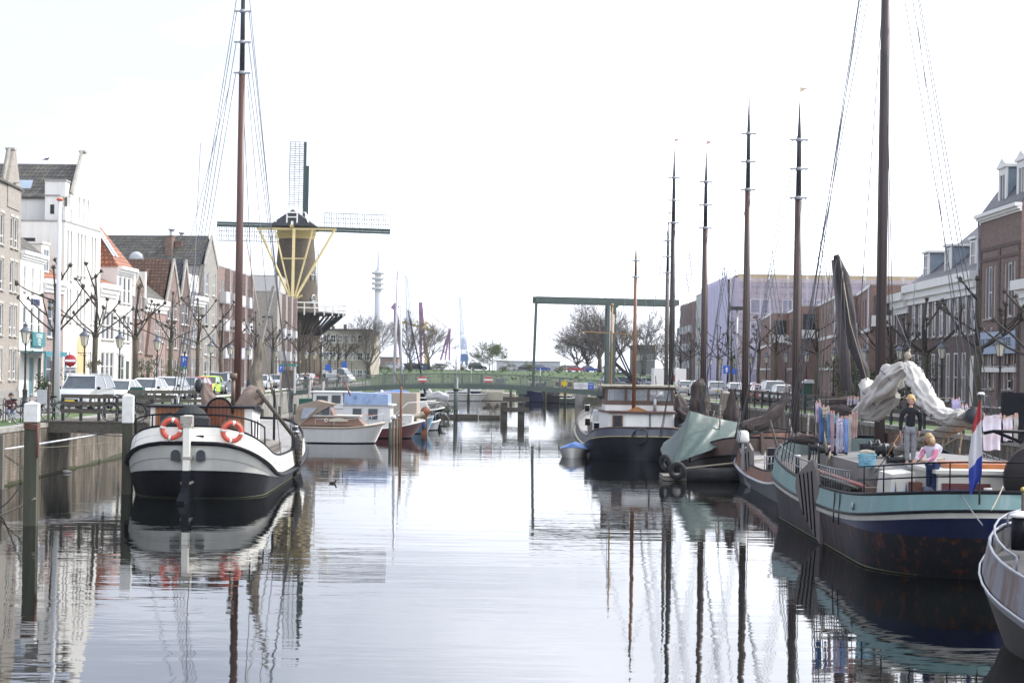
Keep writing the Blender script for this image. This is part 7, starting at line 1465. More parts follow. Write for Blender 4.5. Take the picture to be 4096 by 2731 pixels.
m = MB(); m.tube([P(3275, 1597, 40), P(3460, 1592, 40), P(3600, 1590, 39), P(3800, 1592, 38)], .008, 4); m.build('rope', ropem, ln)
for a in [('pale pink sleeve hanging leftmost on the foredeck washing line', 3262, 3285, 1610, 1690, 39, (.60, .48, .56), 'sleeve', 1), ('faded blue jeans leg hanging second on the washing line', 3276, 3300, 1625, 1765, 38.8, (.12, .2, .40), 'sleeve', 2), ('cream cloth hanging high between the jeans and the blue trousers', 3290, 3318, 1628, 1668, 38.6, (.5, .45, .34), 'shirt', 3),
          ('light blue patterned trousers on the washing line', 3308, 3322, 1645, 1772, 38.2, (.22, .42, .62), 'sleeve', 4), ('long faded pink legging on the washing line', 3321, 3340, 1650, 1805, 38.1, (.52, .36, .42), 'sleeve', 5), ('turquoise T-shirt on the washing line', 3330, 3358, 1658, 1690, 38.3, (.15, .48, .52), 'shirt', 6),
          ('pale lilac trousers, longest on the washing line', 3346, 3374, 1672, 1812, 38, (.58, .55, .68), 'legs', 7), ('lavender shirt right of the lilac trousers', 3362, 3385, 1670, 1758, 38.05, (.52, .52, .72), 'shirt', 8), ('light blue pyjama trousers on the washing line', 3378, 3394, 1670, 1808, 38, (.28, .42, .75), 'sleeve', 9), ('cream trousers right of the blue pyjamas', 3393, 3408, 1665, 1808, 38, (.55, .53, .48), 'sleeve', 10),
          ('small orange and grey shirt at the right end of the washing line', 3406, 3432, 1650, 1750, 38, (.45, .30, .28), 'shirt', 11), ('left white sock pair on the upper line', 3388, 3410, 1592, 1620, 40, (.62, .58, .66), 'legs', 12), ('right white sock pair on the upper line', 3414, 3436, 1592, 1616, 40, (.62, .6, .68), 'legs', 13),
          ('white cloth on the upper line beside the big brown mast', 3443, 3466, 1592, 1660, 40, (.55, .53, .55), 'shirt', 14)]:
    cloth(*a)
ln2 = thing('clothes_line', 'washing line with white sheets behind the Dutch flag', 'clothes line', (0, 0, 0)); m = MB(); m.tube([P(3800, 1590, 36), P(3870, 1640, 35), P(3925, 1655, 34), P(4000, 1672, 34), P(4072, 1657, 34)], .008, 4); m.build('rope', ropem, ln2)
for a in [('blue and pink patterned cloth beside the white sail end', 3808, 3842, 1596, 1690, 36, (.40, .38, .60), 'shirt', 21), ('pale lilac cloth right of the patterned cloth', 3845, 3872, 1622, 1670, 35.4, (.52, .50, .66), 'shirt', 22), ('cream cloth above the boom end', 3872, 3902, 1638, 1680, 35, (.56, .55, .5), 'shirt', 23),
          ('wide white sheet hanging behind the flag', 3930, 4008, 1660, 1800, 34, (.58, .57, .66), 'shirt', 24), ('white towel right of the wide sheet', 4012, 4052, 1668, 1762, 34, (.60, .58, .66), 'shirt', 25), ('grey-white shirt at the right end of the line', 4056, 4074, 1660, 1765, 34, (.48, .48, .46), 'sleeve', 26)]: cloth(*a)
# Dutch flag on its staff
fs = P(3924, 1580, 30.6); fl_ = thing('flag', 'red white and blue Dutch flag drooping from the klipper stern staff', 'flag', (fs.x, 30.6, 0)); z0 = Z_at(3924, 1578, 30.6); m = MB(); m.cyl((0, 0, 1.7), (.0, 0, z0), .022, n=8); so = m.build('staff', woodd, fl_); m = MB(); m.cyl((0, 0, z0), (0, 0, z0+.05), .09, .05); m.build('staff_knob', white, so)
zz0, zz1 = Z_at(3924, 1600, 30.6), Z_at(3890, 1976, 30.6); Hf = zz0-zz1
def flx(f, g): # g 0 = staff side, 1 = free side
    wl2 = interp(f, [(0, .02), (.25, .16), (.6, .25), (.8, .24), (1, .03)]); xr = interp(f, [(0, -.02), (.5, .02), (.8, .02), (1, -.17)])
    return (xr-wl2*g, -.03-.05*sin(g*9+f*3)*(.3+f), zz0-Hf*f)
def fband(name, fa, fb, mt):
    rows = []
    for i in range(9): rows.append([flx(min(1, max(0, lerp(fa(j/8), fb(j/8), i/8))), j/8) for j in range(9)])
    m = MB(); m.sheet(rows, .008); m.build(name, mt, fl_)
b1 = lambda g: .20+.16*g; b2_ = lambda g: .58+.16*g
fband('red_band', lambda g: 0, b1, solid((.34, .035, .045), .8)); fband('white_band', b1, b2_, M('flag white', (.55, .54, .56), .8, .06)); fband('blue_band', b2_, lambda g: 1, solid((.025, .05, .30), .8))
# speaker-like black box on the quay side (tarred board)
t = thing('black_board', 'large black board standing on the quay behind the flag', 'board', (X_at(4052, 52), 52, Q)); hb = Z_at(4052, 1570, 52)-Q; MB().box(-.36, .42, 0, .12, .05, hb).build('board', blackp, t); MB().box(-.30, -.24, .121, .2, -.0, hb*.9).box(.3, .36, .121, .2, 0, hb*.9).build('leg', blacki, t)
# ---------------- barge in the lower right corner
Bc = thing('motor_barge', 'rusty white and brown motor barge entering the lower right corner', 'motor barge', (10.35, 19.4, 0), radians(90)); hb_ = Hull(15, 5.3, 2.4, 3.6, 2.6)
wr = M('rusty white bulwark', (.20, .20, .23), .55, .2, scale=2, streak=1, dirt=(.12, .07, .05), dirt_amt=.6, dirt_scale=2.2)
brn = M('dark brown hull', (.04, .034, .03), .6, .2, spec=.25, streak=1, dirt=(.09, .075, .06), dirt_amt=.3)
hb_.multi([kz(-.6, -.6, -.6, w=.78, rs=1.5, rb=1.7, ps=1, pb=1.1), kz(0, 0, 0, w=.93, rs=.6, rb=1.0, ps=.8, pb=.85), kz(1.0, .48, 1.3, w=1.0, pb=.6)], 'hull_bottom', brn, Bc)
hb_.band(kz(1.0, .48, 1.3, w=1.0, pb=.6), kz(1.14, .62, 1.44, w=1.01, rb=-.03, pb=.6), 'grey_strake', M('pale strake', (.17, .18, .20), .5, .2), Bc)
hb_.band(kz(1.14, .62, 1.44, w=1.0, pb=.6), kz(1.65, 1.18, 1.80, w=.965, rs=.1, rb=.12, pb=.58), 'bulwark', wr, Bc)
hb_.band(kz(1.63, 1.16, 1.77, w=.94, rs=.2, rb=.2, pb=.58), kz(1.1, .7, 1.3, w=.94, rs=.2, rb=.2, pb=.58), 'bulwark_inside', M('dark inside', (.09, .09, .095), .6, .2), Bc)
hb_.rail(kz(1.13, .61, 1.43, w=1.015, rb=-.04, pb=.6), .022, 'strake_edge', steelg, Bc); hb_.rail(kz(1.66, 1.19, 1.81, w=.955, rs=.12, rb=.14, pb=.58), .028, 'cap_rail', M('pale rail', (.22, .235, .27), .4, .15), Bc)
hb_.deck(kz(1.2, .8, 1.42, w=.94, rs=.2, rb=.25, pb=.58), 'deck', M('dark deck', (.09, .09, .095), .6, .2), Bc)
m = MB(); hf = hb_.half(zs=1.8, zm=1.4, zb=2.02, w=.93, rs=.2, rb=.25, pb=.58); k0 = len(hf)-14
for s in (-1, 1):
    m.tube([(x, s*y, z) for x, y, z in hf[k0+4:]], .02, 8)
    for i in range(k0+4, len(hf), 3): x, y, z = hf[i]; m.cyl((x, s*y, z), (x, s*y, z-.24), .018, n=6)
m.build('bow_rail', M('pale rail', (.45, .47, .52)), Bc)
for x, y in ((6.35, 1.55), (5.9, 1.75)): bollard(Bc, x, y, 1.4, .13, .55)
m = MB(); m.box(1.6, 4.9, -1.2, 1.65, .9, 1.95); cb_ = m.build('fore_cabin', woodv, Bc); m = MB(); m.box(1.5, 5.0, -1.3, 1.75, 1.951, 2.05); m.build('cabin_roof', white, cb_)
for x in (2.6, 3.3, 4.0): m = MB(); m.box(x, x+.4, 1.65, 1.68, 1.35, 1.8); m.build('window', glass, cb_); m = MB(); m.tube([(x-.03, 1.68, 1.32), (x+.43, 1.68, 1.32), (x+.43, 1.68, 1.83), (x-.03, 1.68, 1.83)], .03, 4, closed=True); m.build('window_frame', white, cb_)
crumple([(5.6, .75, 1.4), (5.6, .7, 1.9), (5.6, .7, 2.35)], [.20, .22, .10], 33, 14, .2).build('canvas_cover', M('grey brown canvas', (.10, .085, .085), .85, .2, bump=.4), Bc)
m = MB(); m.box(5.5, 6.9, -.2, .1, 2.3, 2.42); m.build('pale_beam', white, Bc); MB().cyl((6.9, 1.35, 1.4), (6.9, 1.35, 2.3), .03).build('stem_post', woodd, Bc); m = MB(); m.ball((6.9, 1.35, 2.34), .05, 8); m.build('brass_knob', M('brass', (.5, .38, .12), .3, .1, metal=.8), Bc)
m = MB(); m.box(.5, 4.4, 2.1, 2.16, .9, 1.4); m.build('side_board', M('dark brown canvas', (.025, .02, .02)), Bc)
# mooring lines
def line(label, a, b, sag=.2, r=.014, mt=None, mid=None):
    t = thing('mooring_line', label, 'rope', tuple(a)); a, b = Vector(a), Vector(b); pts = [a.lerp(b, i/10)+Vector((0, 0, -sag*4*(i/10)*(1-i/10)))-a for i in range(11)]
    MB().tube(pts, r, 5).build('rope', mt or ropem, t); return t
line('dark mooring rope from the klipper rail to the corner barge', P(3845, 1978, 31), P(3930, 2100, 26.6), .02, .013, wirem)
line('tan rope from the corner barge bollard up to the brass post', P(3965, 2040, 26.2), P(4012, 1945, 27), .02, .013)
# ================= people
skinm = M('skin', (.50, .30, .23), .55, .06)
def skinned(name, chains, mt, parent, sub=2):
    """chains: list of lists of (x,y,z,r); chains share points with equal coordinates. First point of the first chain is the root."""
    me = bpy.data.meshes.new(name); bm = bmesh.new(); lay = bm.verts.layers.skin.verify(); idx = {}
    def vert(p):
        k = tuple(round(c, 4) for c in p[:3])
        if k not in idx:
            v = bm.verts.new(p[:3]); r = p[3] if not isinstance(p[3], tuple) else None
            v[lay].radius = (p[3], p[3]) if r is not None else p[3]; idx[k] = v
        return idx[k]
    first = None
    for ch in chains:
        vs = [vert(p) for p in ch]
        if first is None: first = vs[0]
        for a, b in zip(vs, vs[1:]):
            if a is not b and not bm.edges.get((a, b)): bm.edges.new((a, b))
    first[lay].use_root = True
    bm.to_mesh(me); bm.free(); me.materials.append(mt)
    o = bpy.data.objects.new(name, me); COL.objects.link(o); o.parent = parent
    m = o.modifiers.new('skin', 'SKIN'); m.use_smooth_shade = True; m.branch_smoothing = .6
    if sub: s = o.modifiers.new('sub', 'SUBSURF'); s.levels = sub; s.render_levels = sub
    return o
def person(label, loc, rz, h, top, leg, hair, pose, hairlen=0, fine=True, group=None, shoe=(.5, .5, .5), sit=False, hat=None):
    """local axes: -y is the way the figure faces, +x its left, z up; pose gives joint offsets in units of height"""
    t = thing('person', label, 'person', loc, rz, group); S = h
    J = dict(pel=(0, 0, .53), wai=(0, 0, .60), che=(0, .0, .72), nek=(0, .005, .815), sh=(.105, 0, .79), elb=(.135, .01, .625), wri=(.14, -.03, .475), hip=(.052, 0, .51), kne=(.058, -.01, .285), ank=(.058, .01, .05), toe=(.062, -.075, .018), head=(0, -.01, .925))
    def jt(n, s=1):
        k = n+('L' if s > 0 else 'R')
        if k in pose: return pose[k]
        p = pose.get(n, J[n]); return (p[0]*s, p[1], p[2])
    def q(p, r): return (p[0]*S, p[1]*S, p[2]*S, r*S if not isinstance(r, tuple) else (r[0]*S, r[1]*S))
    pel, wai, che, nek, hd_ = [jt(n) for n in ('pel', 'wai', 'che', 'nek', 'head')]
    ch = [[q(pel, .055), q(wai, .046), q(che, .052), q(nek, .030), q(tuple(lerp(nek[i], hd_[i], .45) for i in range(3)), .030)]]
    for s in (1, -1):
        ch.append([q(pel, .055), q(jt('hip', s), .046), q(jt('kne', s), .034), q(jt('ank', s), .022), q(jt('toe', s), .020)])
        w = jt('wri', s); e = jt('elb', s); ch.append([q(che, .052), q(jt('sh', s), .027), q(e, .022), q(w, .016)])
        d = Vector(w)-Vector(e); d.normalize(); pm = Vector(w)+d*.034; ch[-1].append(q(tuple(pm), .020))
        if fine:
            side = Vector((0, 1, 0)); side = (side-d*side.dot(d)).normalized()
            for k, (o, L) in enumerate(((-.018, .040), (-.006, .046), (.006, .044), (.017, .036))):
                a = pm+side*o+d*.012; b = a+d*L*.55+Vector((-.006*s, 0, 0)); c = b+d*L*.4+Vector((-.012*s, 0, 0)); ch.append([q(tuple(pm), .020), q(tuple(a), .0075), q(tuple(b), .0065), q(tuple(c), .005)])
            a = Vector(w)+d*.012+side*-.022; b = a+d*.02-side*.012; ch.append([q(tuple(pm), .02), q(tuple(a), .009), q(tuple(b), .007)])
    body = skinned('body', ch, skinm, t, 2 if fine else 1)
    # head as part of the body surface: a shaped ball overlapping the neck
    hx, hyy, hz = [c*S for c in hd_]; R = .062*S; turn = pose.get('turn', 0); nod = pose.get('nod', 0)
    Hm = Matrix.Translation((hx, hyy, hz)) @ Matrix.Rotation(turn, 4, 'Z') @ Matrix.Rotation(nod, 4, 'X')
    m = MB(); n = 20; rows = []
    for i in range(15):
        tt_ = pi*i/14; row = []
        for j in range(n):
            a = 2*pi*j/n; x = sin(tt_)*cos(a); y = sin(tt_)*sin(a); z = -cos(tt_)
            sx = .80*(1-.22*max(0, -z)); sy = .98; px_ = x*sx*R; py_ = y*sy*R; pz = z*1.18*R
            if y < 0:
                f = max(0, -y)
                py_ -= f*R*(.30*math.exp(-((x/.16)**2))*math.exp(-(((z+.08)/.16)**2)) + .07*math.exp(-((x/.4)**2))*math.exp(-(((z+.72)/.2)**2)))
                py_ += R*.10*f*(math.exp(-(((abs(x)-.34)/.16)**2))*math.exp(-(((z-.12)/.12)**2)))
            row.append(Hm @ Vector((px_, py_, pz)))
        rows.append(row)
    m.grid(rows, closed=True)
    for s in (-1, 1): m.ball(Hm @ Vector((s*R*.80, R*.05, -R*.05)), R*.2, 8, (.5, .8, 1.3))
    m.build('head', skinm, body)
    if fine:
        m = MB()
        for s in (-1, 1): m.ball(Hm @ Vector((s*R*.30, -R*.86, R*.13)), R*.085, 6)
        m.build('eye', solid((.05, .05, .06), .2), body)
        m = MB(); m.tube([Hm @ Vector((x*R, -R*(.93-abs(x)*.3), -R*.50+abs(x)*R*.12)) for x in (-.25, -.1, .1, .25)], R*.045, 5); m.build('mouth', solid((.38, .13, .12), .5), body)
    # clothes
    k = 1.16
    mid = tuple(lerp(che[i], nek[i], .62) for i in range(3)); cl = [[q(pel, .070), q(wai, .066), q(che, .082), q(mid, .062), q((nek[0], nek[1], nek[2]+.012), .038)]]
    for s in (1, -1): w = Vector(jt('wri', s)); e = Vector(jt('elb', s)); c = e.lerp(w, .93); cl.append([q(mid, .058), q(jt('sh', s), .046), q(tuple(e), .033), q(tuple(c), .024)])
    skinned('top', cl, top, t, 2 if fine else 1)
    cl = [[q(pel, .067)]]
    for s in (1, -1): kn = Vector(jt('kne', s)); an = Vector(jt('ank', s)); cl.append([q(pel, .067), q(jt('hip', s), .059), q(tuple(kn), .042), q(tuple(kn.lerp(an, .93)), .030)])
    skinned('trousers', cl, leg, t, 2 if fine else 1)
    for s in (1, -1):
        a = jt('ank', s); b = jt('toe', s); m = MB(); m.tube([(a[0]*S, (a[1]+.022)*S, .022*S+(a[2]-.05)*S), (a[0]*S, a[1]*S, .03*S+(a[2]-.05)*S), (b[0]*S, b[1]*S, b[2]*S), (b[0]*S, (b[1]-.016)*S, (b[2]-.004)*S)], [.022*S, .030*S, .024*S, .012*S], 10, flat=.8); m.build('shoe', solid(shoe, .6), t)
    m = MB(); rr = random.Random(len(label)); rows = []
    for i in range(12):
        tt_ = pi*.60*i/11; row = []
        for j in range(n):
            a = 2*pi*j/n; x = sin(tt_)*cos(a); y = sin(tt_)*sin(a); z = cos(tt_); g = 1.12+rr.uniform(-.07, .08); back = 1 if y > -.15 else (.55 if abs(x) < .8 else .8)
            zf = z if y > -.1 else max(z, .42); row.append(Hm @ Vector((x*.86*R*g, (y*1.02*R*g+(.05*R if y < 0 else 0)), zf*1.20*R*g)))
        rows.append(row)
    m.grid(rows, closed=True)
    if hairlen:
        for k2 in range(22):
            a = radians(-22+k2*224/21); p0 = Hm @ Vector((cos(a)*R*.86, sin(a)*R*1.0, R*.25)); L = hairlen*S*rr.uniform(.8, 1.1)
            m.tube([p0, p0+Vector((cos(a)*R*.35, sin(a)*R*.3, -L*.5)), p0+Vector((cos(a)*R*(.3+rr.uniform(-.1, .3)), sin(a)*R*.35, -L))], [R*.20, R*.22, R*.08], 6)
    m.build('hair', hair, t); return t
blond = M('blond hair', (.50, .33, .13), .6, .25, scale=40, bump=.4); dbl = M('dark blond hair', (.34, .23, .11), .6, .25, scale=40, bump=.4); dkh = M('dark hair', (.03, .02, .018), .6, .2)
pb = P(3640, 1863, 35.4)
boy = person('blond boy in a black jumper and grey jeans standing on the klipper hatch', (pb.x, 35.4, pb.z), radians(-12), 1.68, M('black jumper', (.012, .014, .019), .9, .15), M('grey washed jeans', (.26, .27, .29), .85, .25, scale=14, bump=.3), blond,
    dict(turn=radians(-38), nod=radians(16), shL=(.105, 0, .785), shR=(-.105, 0, .785), elbL=(.136, .005, .625), elbR=(-.132, .005, .625), wriL=(.120, -.03, .478), wriR=(-.138, -.02, .478), hip=(.048, 0, .51), kne=(.046, -.015, .28), ank=(.040, .01, .05)), shoe=(.45, .5, .62))
pr_ = thing('fishing_rod', 'thin dark stick with an orange tip held low by the blond boy', 'rod', tuple(P(3596, 1740, 35.3))); o_ = P(3596, 1740, 35.3); MB().cyl((0, 0, 0), P(3550, 1820, 35.2)-o_, .016, .012, 6).build('stick', M('orange wood', (.35, .16, .05)), pr_); MB().cyl(P(3550, 1820, 35.2)-o_, P(3500, 1890, 35.0)-o_, .011, .009, 6).build('tip', blackp, pr_)
pg_ = P(3729, 1724, 32.4); zf = pg_.z-1.57
hood = M('white and pink hoodie', (.62, .56, .66), .9, .1)
girl = person('girl with long blond hair in a pink, blue and white hoodie at the klipper locker', (pg_.x+.02, 32.4, zf), radians(-62), 1.56, hood, M('navy trousers', (.015, .03, .09), .9, .15), dbl,
    dict(turn=radians(-6), nod=radians(14), wai=(0, -.01, .60), che=(0, -.035, .715), nek=(0, -.05, .80), head=(0, -.075, .905), shL=(.10, -.035, .775), shR=(-.10, -.04, .775), elbR=(-.12, -.10, .655), wriR=(-.09, -.22, .60), elbL=(.135, -.10, .65), wriL=(.09, -.22, .60)), hairlen=.125)
S = 1.56
m = MB(); m.tube([(-.145*S, -.055*S, .775*S), (-.165*S, -.10*S, .668*S), (-.133*S, -.20*S, .622*S)], [.012*S, .013*S, .012*S], 6)
skinned('pink_sleeve', [[(-.106*S, -.045*S, .77*S, .045*S), (-.121*S, -.10*S, .656*S, .035*S), (-.093*S, -.205*S, .603*S, .026*S)]], solid((.62, .22, .32), .9), girl, 2)
skinned('pink_sleeve', [[(.104*S, -.035*S, .772*S, .045*S), (.136*S, -.10*S, .65*S, .035*S), (.093*S, -.205*S, .603*S, .026*S)]], solid((.62, .22, .32), .9), girl, 2)
skinned('blue_panel', [[(-.01*S, -.018*S, .60*S, .068*S), (-.01*S, -.03*S, .655*S, .073*S)]], solid((.05, .28, .50), .9), girl, 2)
m.build('white_stripe', white, girl)
m = crumple([(-.04*S, .06*S, .80*S), (0, .085*S, .76*S), (.0, .075*S, .70*S)], [.05*S, .075*S, .04*S], 4, 12, .15); m.build('hood', solid((.66, .62, .72), .9), girl)
# seated person at the left edge, walkers on the quay
pd = 58.0; ps_ = P(40, 1600, pd)
person('person with dark hair in a maroon jacket seated on a bench at the left edge', (ps_.x, pd, Q-.02), radians(30), 1.62, M('maroon jacket', (.07, .02, .03), .9, .2), M('pale jeans', (.22, .24, .30), .9, .1), dkh,
    dict(pel=(0, 0, .27), wai=(0, 0, .34), che=(0, -.05, .45), nek=(0, -.08, .54), head=(0, -.11, .64), sh=(.10, -.06, .515), elb=(.13, -.13, .40), wri=(.05, -.22, .42), hip=(.05, -.02, .265), kne=(.06, -.25, .27), ank=(.055, -.24, .05), toe=(.06, -.32, .018), nod=radians(20)), fine=False)
t = thing('bench', 'low dark metal bench frames by the bicycles at the left edge', 'bench', (ps_.x+.5, pd+.2, Q-.02), radians(8))
for x in (-.75, -.1, .5, 1.1): MB().tube([(x, -.25, 0), (x, -.25, .85), (x, 0, .95), (x, .25, .85), (x, .25, 0)], .02, 6).build('leg', blacki, t)
MB().box(-.75, 1.1, -.2, .2, .38, .43).build('seat', woodd, t)
def walker(px, d, label, col, leg=(.02, .025, .04), rz=0, h=1.72, ph=1, z=Q-.02, side=0):
    x = X_at(px, d)
    person(label, (x, d, z), rz, h, solid(col, .9), solid(leg, .9), dkh, dict(hipL=(.05, 0, .51), kneL=(.055, -.07*ph, .29), ankL=(.055, -.06*ph, .06), toeL=(.06, -.13*ph-.02, .03), kneR=(-.055, .03*ph, .285), ankR=(-.055, .10*ph, .055), toeR=(-.06, .03*ph, .02), elbL=(.14, .05*ph, .63), elbR=(-.14, -.03*ph, .63)), fine=False)
walker(1222, 146, 'walker in a dark blue coat on the left quay near the bridge', (.02, .05, .10), rz=radians(-60))
walker(1231, 148, 'walker in a light brown coat beside the one in the dark blue coat', (.30, .22, .18), rz=radians(-50), h=1.66)
walker(1353, 170, 'person in black standing at the left end of the bridge', (.02, .02, .025), rz=radians(20))
walker(1260, 168, 'child in red far up the left quay', (.40, .04, .05), h=1.2)
walker(1003, 104, 'person in a dark blue coat behind the white tjalk', (.02, .04, .10), rz=radians(10))
walker(3148, 112, 'pale-coated person on the right quay beside the third stepped house', (.42, .36, .32), rz=radians(10))
walker(3190, 108, 'person in a dark blue coat on the right quay left of the green bin shelter', (.02, .06, .14), rz=radians(-20))
# ================= left foreground: posts, jetty, fence
postm = M('mossy dark post timber', (.055, .058, .04), .9, .35, scale=4, streak=1, dirt=(.05, .07, .03), dirt_amt=.4, bump=.5)
postw = M('flaking white post paint', (.66, .66, .64), .6, .12, scale=5, dirt=(.22, .19, .14), dirt_amt=.2, dirt_scale=4)
def mooring_post(label, px, ytop, ysplit, ywl, w_, group='white-topped mooring posts'):
    d = H*6000/(ywl-hy(px)); p = P(px, ywl, d); t = thing('mooring_post', label, 'mooring post', (p.x, d, 0), radians(6), group); zs, z1 = Z_at(px, ysplit, d), Z_at(px, ytop, d); hw_ = w_*d/6000/2*.86
    MB().box(-hw_, hw_, -hw_, hw_, -1.2, zs).build('timber', postm, t); m = MB(); m.box(-hw_-.01, hw_+.01, -hw_-.01, hw_+.01, zs+.001, z1-.08); m.prism([(-hw_-.01, -hw_-.01, z1-.079), (hw_+.01, -hw_-.01, z1-.079), (hw_+.01, hw_+.01, z1-.079), (-hw_-.01, hw_+.01, z1-.079)], (0, 0, .02)); m.add([(-hw_-.02, -hw_-.02, z1-.058), (hw_+.02, -hw_-.02, z1-.058), (hw_+.02, hw_+.02, z1-.058), (-hw_-.02, hw_+.02, z1-.058), (0, 0, z1+.02)], [(0, 1, 4), (1, 2, 4), (2, 3, 4), (3, 0, 4), (3, 2, 1, 0)]); m.build('white_cap', postw, t)
    return t, d, p, hw_, zs
t, d1, p1, hw1, zs1 = mooring_post('thick white-topped mooring post nearest the camera, left of the jetty', 122, 1606, 1686, 2100, 58)
m = MB()
for k in range(3): m.tube([(hw1*1.05*sx, hw1*1.05*sy, zs1-.03-.06*k+dz) for sx, sy, dz in ((-1, -1, 0), (1, -1, -.06), (1, 1, -.02), (-1, 1, .03))], .022, 6, closed=True)
m.tube([(hw1*1.1, -hw1*1.1, zs1-.1), (hw1*1.15, -hw1*1.1, zs1-.5), (hw1*1.1, -hw1*1.12, zs1-.95)], .03, 6); m.build('rusty_chain', M('rust chain', (.14, .06, .045), .8, .3), t)
t, d2, p2, hw2, zs2 = mooring_post('white-topped mooring post at the right side of the jetty fence', 508, 1576, 1690, 1975, 46)
t, d3, p3, hw3, zs3 = mooring_post('short white-topped post seen through the fence above the tjalk deckhouse', 697, 1575, 1612, 1860, 30)
# pole at the very left
t = thing('mooring_pole', 'grey square timber pole standing in the water at the left edge', 'pole', (X_at(8, 51), 51, 0)); MB().box(-.12, .10, -.1, .1, -1, Z_at(8, 1738, 51)).build('timber', M('grey pole timber', (.16, .15, .13), .9, .25, streak=1), t)
# jetty platform and its fence
jz = Q+.06; jx0, jx1 = X_at(150, 57.5, 1680), X_at(655, 60); jd = 57.6
J_ = thing('jetty', 'dark timber jetty platform built out from the left quay', 'jetty', (jx0, jd, 0), radians(1)); jl = jx1-jx0
MB().box(0, jl, 0, .2, jz-.42, jz-.02).build('edge_beam', woodd, J_); m = MB()
for k in range(int(jl/.22)): m.box(k*.22+.01, k*.22+.205, -.04, 3.6, jz-.018, jz+.03)
m.build('planks', woodd, J_)
for x in (jl-.4,): MB().box(x, x+.26, .3, .56, -1, jz-.43).build('pile', postm, J_)
m = MB(); m.bar((.35, .2, jz-.2), (-.1, .4, -.5), .28); m.build('raker', postm, J_)
def rail_fence(name, label, a, b, n, zb, hgt=1.02, rails=(.98, .70, .40), cat='fence', rh=.15):
    t = thing(name, label, cat, (a[0], a[1], zb), math.atan2(b[1]-a[1], b[0]-a[0])); L = math.dist(a, b)
    for r_ in rails: m = MB(); m.box(-.05, L+.05, -.035, .035, r_-rh/2, r_+rh/2); m.build('rail', woodd, t)
    for k in range(n+1): x = L*k/n; m = MB(); m.box(x-.05, x+.05, .036, .14, -.3, hgt); m.build('post', blacki, t)
    return t
rail_fence('fence', 'dark wooden three-rail fence along the jetty with a bicycle leaning on it', (jx0+.75, jd+.55), (jx1, jd+.6), 5, jz)
rail_fence('fence', 'second dark wooden rail fence across the jetty end, above the tjalk deckhouse', (X_at(520, 66), 66), (X_at(850, 68), 68), 5, Q, 1.15, (1.1, .72, .36))
rail_fence('fence', 'dark wooden fence rail continuing left of the lime car', (X_at(420, 61.5), 61.4), (X_at(700, 61.2), 61.2), 3, Q+.1, .95, (.9,))
t = thing('notice_box', 'pale grey notice box fixed at the left end of the jetty fence', 'box', (X_at(172, 57.3), 57.3, 0)); zc = Z_at(172, 1590, 57.3); MB().box(-.18, .17, -.08, .08, zc-.24, zc+.30).build('box', M('pale metal', (.42, .43, .44), .5, .1), t); MB().box(.18, .26, 0, .08, jz, zc+.32).build('post', woodd, t)
# white hose / ropes
line('white plastic hose strung along the quay wall behind the two posts', P(-40, 1806, 51), P(508, 1719, 60), .0, .035, M('white hose', (.62, .63, .66), .4, .05))
line('thin grey rope below the white hose', P(-20, 1797, 51), P(512, 1762, 52), .05, .012)
line('dark rope with a hook from the quay wall to the tjalk', P(240, 1702, 60), P(515, 1742, 52), .12, .016, blacki)
line('pale rope running from the left edge to the nearest mooring post', P(-30, 2070, 42), P(140, 1993, d1-.3), .04, .022)
line('dark sagging rope at the left edge under the hose', P(88, 1930, d1+.3), P(-10, 2034, 44), .12, .02, blacki)
# flagpole
t = thing('flagpole', 'tall pale flagpole with a red tip in front of the left facades', 'flagpole', (X_at(229, 65), 65, Q)); hp_ = Z_at(238, 803, 65)-Q; MB().cyl((0, 0, 0), (0, 0, hp_), .13, .075, 10).build('pole', M('pale pole', (.58, .60, .63), .4, .05), t); MB().ball((0, 0, hp_+.05), .16, 8, (1, 1, .5)).build('tip', solid((.55, .12, .07), .5), t)
# no entry sign
t = thing('traffic_sign', 'round red no-entry sign with a white plate below, beside the flagpole', 'traffic sign', (X_at(281, 78), 78, Q)); zc = Z_at(281, 1442, 78)-Q
MB().cyl((0, .04, 0), (0, .04, zc+.25), .035).build('post', steelg, t); MB().cyl((0, 0, zc), (0, -.02, zc), .315, n=32).build('disc', solid((.38, .025, .04), .5), t); MB().box(-.28, .28, -.034, -.022, zc-.06, zc+.06).build('white_bar', white, t)
up_ = MB().box(-.32, .32, -.02, 0, zc-.68, zc-.34).build('plate', M('plate white', (.55, .55, .55), .5, .05), t); text_mesh('uitgezonderd', .09, blackp, 'lettering', up_, (0, -.025, zc-.40), (radians(90), 0, 0))
m = MB()
for x in (-.15, .15): m.torus((x-.06, -.03, zc-.58), .04, .012, (0, 1, 0), 12, 4); m.torus((x+.06, -.03, zc-.58), .04, .012, (0, 1, 0), 12, 4); m.bar((x-.06, -.03, zc-.58), (x+.05, -.03, zc-.50), .012)
m.build('cycle_symbol', blackp, up_)
def sign_board(px, py, d, w_, hh_, col, label, txt=None, z=Q, name='sign'):
    t = thing(name, label, 'sign', (X_at(px, d), d, z)); zc = Z_at(px, py, d)-z; MB().cyl((0, .05, 0), (0, .05, zc+hh_/2), .035, n=6).build('post', steelg, t); p = MB().box(-w_/2, w_/2, -.03, 0, zc-hh_/2, zc+hh_/2).build('panel', solid(col, .5), t)
    if txt: text_mesh(txt, hh_*.6, white, 'lettering', p, (0, -.04, zc+hh_*.1), (radians(90), 0, 0), .005)
    return t
t = sign_board(736, 1445, 112, .5, .75, (.03, .12, .55), 'blue parking sign with a green strip in front of the narrow brown house', 'P'); zc = Z_at(736, 1466, 112)-Q; MB().box(-.24, .24, -.036, -.031, zc-.18, zc-.02).build('green_strip', solid((.03, .22, .14), .5), t)
